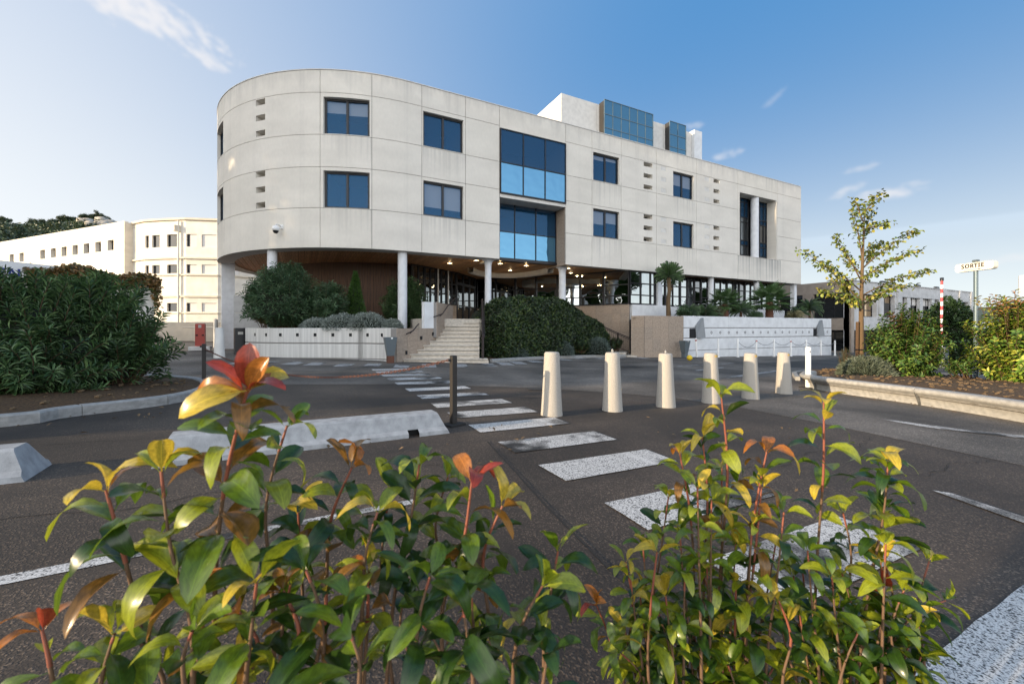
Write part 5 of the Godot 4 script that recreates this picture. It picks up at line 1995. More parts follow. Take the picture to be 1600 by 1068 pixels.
func make_plants() -> void:
	var lance := leaf_mesh(1.0, 0.15, 0.12)
	var oval := leaf_mesh(1.0, 0.2, 0.2)
	var clump := clump_mesh(12, 0.22, 3)
	# oleander on the left bed
	var t := thing("oleander", "big dark oleander filling the left bed, a branch reaching out over the kerb", "shrub", V(-4.2, gy(-4.2), 10.2))
	var b := V(-4.2, gy(-4.2) + 0.1, 10.2)
	bush(t, b, V(-4.4, 1.25, 10.3), Vector3(2.0, 1.32, 1.25), 460, 84, lance, 0.15, 0.125, OLE, 5, 0.15, 0.5, -0.9)
	bush(t, V(-3.0, gy(-3.0) + 0.1, 10.0), V(-2.75, 1.15, 10.1), Vector3(0.75, 0.7, 0.7), 46, 60, lance, 0.155, 0.15, OLE, 6, 0.35, 0.55, -0.4)
	bush(t, V(-5.6, gy(-5.6) + 0.1, 9.9), V(-6.0, 1.2, 10.0), Vector3(1.5, 1.15, 1.2), 190, 70, lance, 0.165, 0.15, OLE, 7, 0.3, 0.55, -0.8)
	bush(t, V(-3.9, gy(-3.9) + 0.1, 9.4), V(-4.1, 0.75, 9.15), Vector3(1.5, 0.75, 0.8), 170, 60, lance, 0.16, 0.15, OLE, 13, 0.1, 0.6, -0.9)
	bush(t, V(-3.6, gy(-3.6) + 0.1, 10.3), V(-3.5, 2.0, 10.6), Vector3(0.95, 0.55, 0.8), 90, 66, lance, 0.165, 0.15, OLE, 14, 0.3, 0.5, -0.7)
	cushion(t, V(-4.3, 0.5, 10.3), Vector3(1.9, 1.7, 1.2), 5000, lance, 0.16, 0.15, OLE, 15, 0.9, 0.5)
	# plants in the curved planter
	t = thing("oleander", "tall green oleander at the left of the curved planter, taller than its neighbours", "shrub", V(-0.4, 1.33, 22.0), "oleanders in the curved planter")
	bush(t, V(-0.5, 1.3, 22.0), V(-0.7, 2.95, 21.6), Vector3(1.65, 1.55, 1.2), 420, 70, lance, 0.20, 0.15, OLE2, 8, 0.12, 0.6, -0.8)
	bush(t, V(0.9, 1.3, 21.6), V(1.2, 2.7, 21.2), Vector3(0.95, 0.95, 0.8), 160, 66, lance, 0.20, 0.15, OLE2, 9, 0.15, 0.6, -0.8)
	bush(t, V(-1.3, 1.3, 21.8), V(-1.75, 2.1, 21.7), Vector3(0.45, 0.4, 0.4), 16, 40, lance, 0.15, 0.2, RUST, 10, 0.3, 0.6, -0.5)
	cushion(t, V(-0.75, 2.0, 21.7), Vector3(1.45, 2.2, 1.1), 5000, lance, 0.19, 0.15, OLE2, 16, 0.8, 0.45)
	t = thing("oleander", "dark oleander behind the round white column left of the steps", "shrub", V(4.8, 1.33, 21.7), "oleanders in the curved planter")
	bush(t, V(4.8, 1.3, 21.7), V(4.85, 2.75, 21.7), Vector3(1.4, 1.4, 0.9), 330, 66, lance, 0.20, 0.15, OLE, 11, 0.12, 0.6, -0.9)
	t = thing("conifer", "small bright green cone-shaped conifer between two oleanders", "conifer", V(2.4, 1.33, 21.6))
	rng.seed = 12
	var xf := []
	var cl := []
	for i in 5200:
		var h := pow(rng.randf(), 1.25)
		var r := 0.56 * pow(1.0 - h, 0.8) * (1.0 - 0.35 * pow(rng.randf(), 2)) + 0.02
		var a := rr(0, TAU)
		r *= 1.0 + 0.12 * sin(a * 5 + h * 9)
		var p := V(2.4 + r * cos(a), 1.4 + h * 2.75, 21.6 + r * sin(a))
		xf.append(leaf_at(p, Vector3(cos(a), 1.6, -sin(a)) + rand_dir() * 0.5, rand_dir(), rr(0.06, 0.13), rr(0.025, 0.05)))
		cl.append(tint([[0.035, 0.085, 0.012], [0.05, 0.11, 0.016], [0.025, 0.06, 0.01]]))
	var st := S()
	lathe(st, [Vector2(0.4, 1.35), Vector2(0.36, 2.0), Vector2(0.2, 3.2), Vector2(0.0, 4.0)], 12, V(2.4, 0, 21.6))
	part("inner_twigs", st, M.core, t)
	many("foliage", t, lance, M.leaf_mat, xf, cl)
	var gl := ["silver-grey cushion shrub left of centre on the curved planter", "largest silver-grey cushion shrub, hanging over the planter's edge", "silver-grey cushion shrub below the cone-shaped conifer", "small silver-grey cushion shrub near the white column"]
	var gs := [[0.75, 20.45, 0.78, 0.48], [1.65, 19.7, 0.85, 0.66], [2.65, 19.05, 0.85, 0.72], [3.6, 18.55, 0.42, 0.42]]
	for i in 4:
		var q: Array = gs[i]
		t = thing("silver_shrub", gl[i], "shrub", V(q[0], 1.33, q[1]), "silver shrubs in the curved planter")
		cushion(t, V(q[0], 1.36, q[1]), Vector3(q[2], q[3], q[2] * 0.8), 2600, lance, 0.11, 0.22, GREY, 20 + i, 0.8)
	# clipped hedge mound right of the steps
	make_mound(oval)
	gl = ["round blue-grey shrub at the left foot of the clipped hedge", "round blue-grey shrub at the middle foot of the clipped hedge", "broad blue-grey shrub at the right foot of the clipped hedge"]
	gs = [[9.05, 17.35, 0.52, 0.52], [12.1, 18.0, 0.55, 0.68], [14.7, 18.35, 0.68, 0.82]]
	for i in 3:
		var q: Array = gs[i]
		t = thing("blue_shrub", gl[i], "shrub", V(q[0], 0.1, q[1]), "blue-grey shrubs before the hedge")
		cushion(t, V(q[0], 0.08, q[1]), Vector3(q[2], q[3], q[2]), 2000, lance, 0.11, 0.18, BLUEGREY, 30 + i, 0.9)
	for q in [[10.3, 17.7, 0.5, 0.75, 40, "ferny dark green plant between the first two blue-grey shrubs"], [13.4, 18.2, 0.55, 0.7, 41, "low leafy plant between the last two blue-grey shrubs"], [16.2, 18.7, 0.5, 0.8, 42, "low leafy plant at the right end of the hedge, by the white steps"]]:
		t = thing("low_plant", q[5], "plant", V(q[0], 0.1, q[1]), "low plants before the hedge")
		bush(t, V(q[0], 0.1, q[1]), V(q[0], 0.1 + q[3] * 0.5, q[1]), Vector3(q[2], q[3] * 0.55, q[2]), 46, 26, oval, 0.10, 0.45, HEDGE, q[4], 0.25, 0.6, -0.3)
	make_terrace_plants(lance, oval)
	# right-hand bed
	t = thing("photinia", "dense dark photinia bush in the right bed, beside the young tree", "shrub", V(14.9, gy(14.9) + 0.15, 5.3))
	bush(t, V(14.9, 0.0, 5.3), V(14.95, 1.02, 5.3), Vector3(0.98, 1.08, 0.95), 330, 40, oval, 0.115, 0.5, PHOT, 50, 0.15, 0.65, -0.9)
	bush(t, V(14.9, 0.0, 5.3), V(14.6, 1.75, 5.4), Vector3(0.35, 0.25, 0.3), 8, 14, oval, 0.09, 0.4, [[0.25, 0.10, 0.07], [0.12, 0.13, 0.03]], 51, 0.6, 0.6, -0.2)
	t = thing("photinia", "sunlit photinia bush with red tips at the right border", "shrub", V(15.8, gy(15.8) + 0.15, 3.55))
	bush(t, V(15.9, 0.0, 3.5), V(16.0, 1.12, 3.4), Vector3(1.15, 1.25, 1.15), 380, 42, oval, 0.125, 0.5, [[0.10, 0.18, 0.02], [0.17, 0.24, 0.03], [0.06, 0.12, 0.018], [0.30, 0.31, 0.045]], 52, 0.12, 0.65, -0.9)
	bush(t, V(15.9, 0.0, 3.5), V(15.9, 2.05, 3.5), Vector3(0.85, 0.35, 0.8), 22, 14, oval, 0.11, 0.42, [[0.36, 0.16, 0.05], [0.24, 0.24, 0.04], [0.30, 0.22, 0.04]], 53, 0.75, 0.6, -0.2)
	bush(t, V(15.4, 0.0, 4.2), V(15.3, 0.42, 4.45), Vector3(0.5, 0.22, 0.35), 22, 26, oval, 0.09, 0.45, PHOT, 54, 0.35, 0.6, -0.3)
	t = thing("photinia", "green photinia bush running out of the picture behind the sunlit one", "shrub", V(17.6, gy(17.6) + 0.15, 2.9))
	bush(t, V(17.6, -0.1, 2.9), V(17.7, 1.25, 2.9), Vector3(1.3, 1.35, 1.2), 240, 40, oval, 0.125, 0.46, [[0.12, 0.17, 0.03], [0.20, 0.20, 0.035], [0.08, 0.13, 0.02]], 55, 0.25, 0.65, -0.8)
	t = thing("lavender", "rounded grey-green lavender mound behind the concrete edging", "shrub", V(14.1, gy(14.1) + 0.2, 5.85))
	cushion(t, V(14.1, 0.02, 5.85), Vector3(0.68, 0.56, 0.6), 5200, lance, 0.12, 0.10, [[0.11, 0.135, 0.095], [0.145, 0.17, 0.125], [0.085, 0.11, 0.075]], 56, 1.1, 0.2)
	t = thing("rosemary", "small upright rosemary left of the lavender mound", "shrub", V(15.3, gy(15.3) + 0.15, 6.85))
	bush(t, V(15.2, -0.05, 6.8), V(15.2, 0.40, 6.8), Vector3(0.30, 0.48, 0.3), 60, 60, lance, 0.05, 0.14, [[0.09, 0.105, 0.06], [0.12, 0.13, 0.075]], 57, 0.1, 0.7, -0.2)
	t = thing("round_bush", "dark rounded bush far behind the photinias, against the annexe", "shrub", V(38.0, gy(38.0), 11.3))
	cushion(t, V(38.0, gy(38.0), 11.3), Vector3(1.6, 4.0, 1.6), 3000, oval, 0.3, 0.5, [[0.03, 0.06, 0.022], [0.04, 0.075, 0.026]], 58, 0.8)
	for q in [[40.5, 15.4, 1.7, 2.0, 59, "dark shrub before the annexe, just right of the terrace wall"], [44.5, 16.5, 1.9, 1.9, 60, "dark shrub before the annexe, seen past the young trunk"], [47.5, 14.0, 2.6, 1.9, 61, "wide dark shrub before the annexe, behind the barrier arm"], [56.0, 15.0, 4.0, 2.2, 62, "long dark shrub at the foot of the annexe's far end"]]:
		t = thing("far_shrub", q[5], "shrub", V(q[0], gy(q[0]), q[1]), "shrubs before the annexe")
		bush(t, V(q[0], gy(q[0]), q[1]), V(q[0], gy(q[0]) + q[3] * 0.55, q[1]), Vector3(q[2], q[3] * 0.55, 1.3), 110, 24, oval, 0.24, 0.5, [[0.03, 0.055, 0.022], [0.042, 0.075, 0.026]], q[4], 0.25, 0.65, -0.6)
	make_young_tree(oval)
	make_ivy(oval)
	# unseen plane trees, side hedge added to shade the site; cypresses show in glass
	var far := [[-29, 9.5, 15.0], [-31, 13.5, 20.5], [-30, 17.5, 23.0], [-32, 21.3, 23.5], [-30, 24.6, 23.5]]
	var side := ["nearest", "second", "third", "fourth", "farthest"]
	for i in 5:
		var q: Array = far[i]
		big_tree("added_plane_tree", "%s of the tall plane trees added out of view to shade the site" % side[i], "added plane trees left of the site", V(q[0], 0.6, q[1]), q[2], Vector3(3.4, q[2] * 0.46, 2.6), 6000, PHOT, 70 + i, 0.75, clump, 0.3)
	t = thing("added_side_hedge", "tall loose hedge added out of view to shade the near road", "hedge", V(-13.5, 0.4, 7.4))
	bush(t, V(-13.5, 0.4, 7.3), V(-13.5, 1.7, 7.3), Vector3(1.2, 1.9, 1.9), 130, 44, oval, 0.26, 0.5, HEDGE, 80, 0.2, 0.65, -0.9)
	for q in [[-62, -15.5, 13.0, "left"], [-60, -25.0, 9.0, "right"], [-52, -21.0, 7.5, "front"]]:
		big_tree("cypress", "%s of three dark cypresses behind the viewer" % q[3], "cypresses behind the viewer", V(q[0], 0.4, q[1]), q[2], Vector3(1.0, q[2] * 0.48, 1.0), 900, PINE, 84, 0.6, clump, 0.2)
	t = thing("far_hedge", "low dark hedge far behind the viewer", "hedge", V(-60, 0.4, -20))
	bush(t, V(-60, 0.4, -20), V(-60, 1.6, -20), Vector3(3, 2.0, 12), 120, 40, oval, 0.5, 0.5, PINE, 86, 0.2, 0.65, -0.8)

func make_mound(oval: Mesh) -> void:
	var t := thing("clipped_hedge", "large clipped dark green hedge mound right of the entrance steps", "hedge", V(12, 0.1, 19))
	var a := Vector2(8.15, 16.75)
	var b := Vector2(16.2, 19.0)
	var dir := (b - a).normalized()
	var back := dir.orthogonal()
	if back.y < 0: back = -back
	var L := a.distance_to(b)
	var nz := FastNoiseLite.new()
	nz.seed = 44
	nz.frequency = 0.7
	var hgt := func(u: float) -> float:
		var k := [[0.0, 1.75], [0.10, 2.45], [0.22, 2.78], [0.5, 2.92], [0.62, 2.75], [0.80, 2.15], [0.93, 1.85], [1.0, 1.55]]
		for i in k.size() - 1:
			if u <= k[i + 1][0]: return lerpf(k[i][1], k[i + 1][1], smoothstep(k[i][0], k[i + 1][0], u))
		return 1.5
	# v runs over the section: 0 foot of the front, 1 back of the top
	var at := func(u: float, v: float) -> Vector3:
		var h: float = hgt.call(u)
		var w := 3.0
		var x := 0.0
		var y := 0.0
		if v < 0.5:
			var k := v / 0.5
			y = h * sin(k * PI / 2 * 0.92); x = 0.75 * (1 - cos(k * PI / 2)) - 0.05
		else:
			var k := (v - 0.5) / 0.5
			y = h * (0.992 + 0.03 * sin(k * PI)); x = 0.70 + (w - 0.70) * k
		var endk := minf(u, 1 - u) * L
		var inset := 0.45 * exp(-endk / 0.35) * y / h
		var p := a + dir * (u * L + (inset if u < 0.5 else -inset)) + back * x
		return V(p.x, 0.05 + y, p.y)
	rng.seed = 45
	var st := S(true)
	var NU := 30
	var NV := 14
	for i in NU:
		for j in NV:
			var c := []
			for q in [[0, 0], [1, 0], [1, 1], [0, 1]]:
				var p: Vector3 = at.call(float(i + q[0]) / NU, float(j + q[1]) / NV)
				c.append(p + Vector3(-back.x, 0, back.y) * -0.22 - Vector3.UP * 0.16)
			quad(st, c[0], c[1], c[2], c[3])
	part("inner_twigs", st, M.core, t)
	var xf := []
	var cl := []
	for i in 30000:
		var u := rng.randf()
		var v := rng.randf() * 0.95
		var p: Vector3 = at.call(u, v)
		var du: Vector3 = at.call(minf(u + 0.01, 1), v) - at.call(maxf(u - 0.01, 0), v)
		var dv: Vector3 = at.call(u, minf(v + 0.02, 1)) - at.call(u, maxf(v - 0.02, 0))
		var n := du.cross(dv).normalized()
		if n.y < -0.2: n = -n
		p += n * (0.24 * nz.get_noise_3dv(p) + 0.11 * nz.get_noise_3dv(p * 4.0) - 0.30 * pow(rng.randf(), 2.2))
		xf.append(leaf_at(p, n * 0.5 + rand_dir() * 0.8 + Vector3.UP * 0.3, n + rand_dir() * 0.5, rr(0.08, 0.16), rr(0.04, 0.075)))
		var k := 1.0 + 0.8 * nz.get_noise_3dv(p * 1.7 + Vector3(9, 9, 9))
		var c := tint(HEDGE)
		cl.append(Color(c.r * k * 1.05, c.g * k, c.b * k))
	for e in [0.0, 1.0]:
		for i in 2600:
			var p: Vector3 = at.call(e, rng.randf() * 0.5)
			p += Vector3(back.x, 0, -back.y) * rng.randf() * 2.4
			p.y = 0.1 + (p.y - 0.1) * sqrt(rng.randf())
			xf.append(leaf_at(p + rand_dir() * 0.12, rand_dir() + Vector3(dir.x, 0, -dir.y) * (-0.6 if e == 0.0 else 0.6), rand_dir(), rr(0.07, 0.13), rr(0.035, 0.06)))
			cl.append(tint(HEDGE))
	many("foliage", t, oval, M.leaf_mat, xf, cl)

func make_terrace_plants(lance: Mesh, oval: Mesh) -> void:
	var blades := [blade_mesh(0.2), blade_mesh(0.7)]
	var fans := [fan_mesh(1), fan_mesh(2)]
	var green := [[0.045, 0.095, 0.028], [0.06, 0.115, 0.035], [0.035, 0.075, 0.024]]
	var t := thing("cordyline", "tall slender cordyline with a round head of sword leaves on the terrace", "palm", V(20.85, 2.03, 19.0))
	var st := S()
	tube(st, [V(20.85, 2.0, 19.0), V(20.8, 3.0, 19.0), V(20.9, 3.8, 19.0), V(20.85, 4.62, 19.0)], [0.16, 0.13, 0.12, 0.13], 10)
	part("trunk", st, M.pale_bark, t)
	st = S()
	tube(st, [V(20.9, 3.7, 19.0), V(21.1, 3.95, 19.0), V(21.12, 4.2, 19.0)], [0.08, 0.07, 0.06], 8)
	part("side_shoot", st, M.pale_bark, t)
	swords(t, V(20.85, 4.68, 19.0), 120, 0.90, 0.034, green, 90, -0.6, blade_mesh(0.03))
	swords(t, V(21.12, 4.2, 19.0), 24, 0.5, 0.04, green, 91, -0.2, blades[0])
	for q in [[25.95, 18.8, 3.05, 1.25, 92, "smaller fan palm with a reddish trunk on the terrace"], [31.0, 18.8, 3.35, 1.65, 93, "larger fan palm with a reddish trunk on the terrace"]]:
		t = thing("fan_palm", q[5], "palm", V(q[0], 2.03, q[1]))
		st = S()
		var pts := []
		var rad := []
		for k in 9:
			pts.append(V(q[0], 2.0 + (q[2] - 2.0) * k / 8.0, q[1]))
			rad.append(0.27 + 0.03 * (k % 2) - 0.06 * k / 8.0)
		tube(st, pts, rad, 12)
		part("trunk", st, M.rust, t)
		rng.seed = q[4]
		var ms := []
		for k in 3:
			var m := StandardMaterial3D.new()
			m.albedo_color = tint(green).linear_to_srgb()
			m.roughness = 0.5
			ms.append(m)
		for i in 30:
			var el := lerpf(-0.55, 1.35, (i + 0.5) / 30.0)
			var a := i * 2.4
			var d := Vector3(cos(a) * cos(el), sin(el), sin(a) * cos(el))
			var o := MeshInstance3D.new()
			o.name = "frond"
			o.mesh = fans[i % 2]
			o.material_override = ms[rng.randi() % 3]
			t.add_child(o, true)
			var s: float = q[3] * rr(0.85, 1.05)
			o.transform = leaf_at(V(q[0], q[2] + 0.05, q[1]) - t.position, d, Vector3.UP + d * 0.4, s, s)
	for q in [[28.3, 19.2, 1.2, 0.06, 0.55, 46, 94, "dark spiky yucca between the two fan palms"], [35.9, 18.6, 1.25, 0.06, 0.8, 60, 95, "spiky dark yucca at the right end of the terrace"], [34.0, 18.4, 0.9, 0.045, 0.35, 56, 96, "arching sword-leaved plant right of the larger fan palm"], [22.2, 18.6, 0.95, 0.04, 0.2, 60, 97, "low sword-leaved plant right of the cordyline"], [23.9, 18.7, 1.15, 0.03, 0.1, 80, 98, "tuft of tall thin grass left of the smaller fan palm"], [28.6, 18.2, 0.45, 0.03, 0.1, 36, 99, "small tuft between the fan palms, close to the wall's edge"], [33.0, 18.2, 0.85, 0.025, 0.1, 70, 100, "pale grass tuft at the foot of the larger fan palm"]]:
		t = thing("sword_plant", q[7], "plant", V(q[0], 2.03, q[1]), "spiky plants on the terrace")
		if q[4] > 0.4:
			st = S()
			tube(st, [V(q[0], 2.0, q[1]), V(q[0], 2.03 + q[4], q[1])], 0.09, 8)
			part("trunk", st, M.bark, t)
		swords(t, V(q[0], 2.05 + q[4], q[1]), q[5], q[2], q[3], green if q[6] != 100 else [[0.22, 0.20, 0.10], [0.16, 0.17, 0.08]], q[6], 0.1 if q[4] < 0.4 else -0.4, blades[1])
	for q in [[21.6, 18.4, 0.7, 0.5, 101, "low leafy shrub at the left end of the terrace"], [24.6, 18.5, 0.9, 0.55, 102, "pale feathery shrub left of the smaller fan palm"], [30.0, 19.2, 0.7, 0.4, 103, "low leafy shrub left of the larger fan palm"]]:
		t = thing("low_shrub", q[5], "shrub", V(q[0], 2.03, q[1]), "low shrubs on the terrace")
		bush(t, V(q[0], 2.03, q[1]), V(q[0], 2.1 + q[3] * 0.5, q[1]), Vector3(q[2], q[3], 0.45), 50, 26, lance, 0.18, 0.2, OLE2 if q[4] != 102 else [[0.16, 0.17, 0.09], [0.11, 0.13, 0.06]], q[4], 0.2, 0.6, -0.2)

const LIMBS := [
	[2.29,14.89,3.97,7.90], [2.60,14.53,3.42,7.19], [2.92,15.69,4.43,7.38], [3.75,15.67,5.12,6.83], [4.89,16.29,5.64,7.08], [5.10,16.82,5.78,6.58], [4.58,16.54,4.75,6.27],
	[3.33,18.14,4.63,6.24], [3.02,17.41,3.88,5.94], [2.46,18.45,3.30,5.98], [2.29,16.79,2.73,5.93], [2.13,15.89,3.04,7.61], [2.04,15.03,2.65,7.49], [1.98,15.21,2.41,6.73],
	[2.08,17.49,2.61,6.80], [3.12,16.53,3.87,7.51], [3.75,17.64,4.31,6.95], [2.81,15.69,3.22,6.26], [3.44,17.26,3.96,7.03], [4.16,16.90,5.29,6.88]]

func make_young_tree(oval: Mesh) -> void:
	var t := thing("young_tree", "slender young tree with sparse yellow-green leaves and a stake in the right bed", "tree", V(16.23, gy(16.23) + 0.15, 6.88))
	rng.seed = 110
	var st := S()
	tube(st, [V(16.23, -0.2, 6.88), V(16.24, 1.0, 6.88), V(16.23, 2.2, 6.88), V(16.27, 3.6, 6.86), V(16.33, 5.2, 6.83)], [0.085, 0.075, 0.06, 0.04, 0.015], 10)
	part("trunk", st, M.pale_bark, t)
	st = S()
	tube(st, [V(16.13, -0.2, 6.95), V(16.12, 1.62, 6.93)], 0.05, 8)
	part("stake", st, M.bark, t)
	st = S()
	tube(st, [V(16.02, 0.72, 6.96), V(16.2, 0.71, 6.78), V(16.38, 0.72, 6.86), V(16.22, 0.73, 7.0), V(16.02, 0.72, 6.96)], 0.018, 5, false)
	part("tie", st, M.black_box, t)
	var xf := []
	var cl := []
	var tw := S()
	for q in LIMBS:
		var a := V(16.23 + 0.03 * (q[0] - 2), q[0], 6.88)
		var b := V(q[1], q[2], q[3])
		var mid := a.lerp(b, 0.5) + Vector3.UP * 0.08 * a.distance_to(b)
		st = S()
		var pts := []
		for k in 6:
			var u := k / 5.0
			pts.append(a * (1 - u) * (1 - u) + mid * 2 * u * (1 - u) + b * u * u)
		tube(st, pts, [0.024, 0.02, 0.016, 0.012, 0.008, 0.004], 6, false)
		part("limb", st, M.pale_bark, t)
		var n := int(a.distance_to(b) * 50) + 26
		var dir := (b - a).normalized()
		var toned := 1.0
		for k in n:
			var u := 0.2 + 0.84 * pow(rng.randf(), 0.8)
			var c := a * (1 - u) * (1 - u) + mid * 2 * u * (1 - u) + b * u * u
			var o := rand_dir() * Vector3(0.20, 0.13, 0.20) * rr(0.3, 1.0)
			if k % 5 == 0: tube(tw, [c, c + o * 0.9], [0.005, 0.002], 3, false)
			var p := c + o
			xf.append(leaf_at(p, dir * 0.3 + o * 2.0 + rand_dir() * 0.6 - Vector3.UP * 0.35, Vector3.UP + rand_dir() * 0.7, rr(0.075, 0.135), rr(0.06, 0.10)))
			cl.append(tint(MAPLE, 0.65, 1.35))
	part("twigs", tw, M.bark, t).set_meta("kind", "stuff")
	many("leaves", t, oval, M.leaf_mat, xf, cl)

func make_ivy(oval: Mesh) -> void:
	var t := thing("ivy_wall", "white wall topped with brownish ivy behind the oleander", "wall", V(-7.0, gy(-7), 20.2))
	var a := V(-10.5, 0, 17.3)
	var b := V(-5.25, 0, 21.7)
	var fb := frame_basis(b - a)
	var L := (b - a).length()
	var st := S()
	box(st, (a + b) / 2 + Vector3.UP * 1.8 - fb.z * 0.25, Vector3(L, 3.3, 0.3), fb)
	part("wall", st, M.wing_wall, t)
	rng.seed = 120
	var xf := []
	var cl := []
	for i in 7500:
		var u := rng.randf()
		var x := L * (0.475 + 0.545 * u)
		var drop := 0.18 + 0.25 * absf(sin(x * 2.3)) + (1.15 * smoothstep(0.9, 1.0, u) if u > 0.9 else 0.0)
		var y := 3.42 - drop * pow(rng.randf(), 1.3) + 0.12 * sin(x * 3.1) - 0.12 * smoothstep(0.7, 1.0, u)
		var p := a + fb.x * x + Vector3.UP * (y + rr(-0.03, 0.14)) + fb.z * rr(-0.45, 0.15)
		xf.append(leaf_at(p, rand_dir() - Vector3.UP * 0.5, fb.z + Vector3.UP * 0.6 + rand_dir() * 0.5, rr(0.09, 0.16), rr(0.07, 0.12)))
		cl.append(tint(RUST))
	many("ivy", t, oval, M.leaf_mat, xf, cl)

# ---------------------------------------------------------------- the nearest shrubs, leaf by leaf
func photinia_leaf(w: float, bend: float, fold: float, twist: float) -> ArrayMesh:
	var st := S(true)
	var n := 8
	var prof := [0.05, 0.06, 0.42, 0.78, 0.98, 1.0, 0.85, 0.52, 0.0]
	var along := [0.0, 0.10, 0.20, 0.35, 0.52, 0.68, 0.83, 0.94, 1.0]
	var pt := func(i: int, s: float) -> Vector3:
		var u: float = along[i]
		var ang := bend * u * u
		# arc in the Y-Z plane, curling back towards -Z
		var y := u * cos(ang * 0.6)
		var z := -u * sin(ang * 0.6)
		var half: float = prof[i] * w / 2
		var wave := 0.02 * sin(u * 14.0 + s)
		var side := Vector3(cos(twist * u), 0, sin(twist * u))
		return Vector3(0, y, z) + side * half * s + Vector3(0, 0, 1) * (fold * half * absf(s) + wave * absf(s) * prof[i])
	for i in n:
		for s in [[-1.0, -0.5], [-0.5, 0.0], [0.0, 0.5], [0.5, 1.0]]:
			var q := [pt.call(i, s[0]), pt.call(i, s[1]), pt.call(i + 1, s[1]), pt.call(i + 1, s[0])]
			var u := []
			for k in [[i, s[0]], [i, s[1]], [i + 1, s[1]], [i + 1, s[0]]]: u.append(Vector2(0.5 + k[1] * 0.5, along[k[0]]))
			quv(st, q, u)
	return commit(st)

func make_near_shrubs() -> void:
	var shapes := []
	for q in [[0.40, 0.5, 0.30, 0.15], [0.44, 1.0, 0.45, -0.25], [0.36, 1.8, 0.35, 0.45], [0.45, 0.2, 0.6, 0.0], [0.34, 0.8, 0.85, -0.5], [0.42, 1.3, 0.25, 0.35]]:
		shapes.append(photinia_leaf(q[0], q[1], q[2], q[3]))
	near_shrub(SHOOTS_A, "young photinia in front at the left with a tall shoot of red and orange leaves", 200, shapes)
	near_shrub(SHOOTS_B, "bushy photinia in front at the middle with dark glossy leaves", 210, shapes)
	near_shrub(SHOOTS_C, "photinia in front right of centre with pale yellow and salmon shoot tips", 220, shapes)
	near_shrub(SHOOTS_D, "photinia in front at the right, tall bare red stem, one red leaf hanging", 230, shapes)

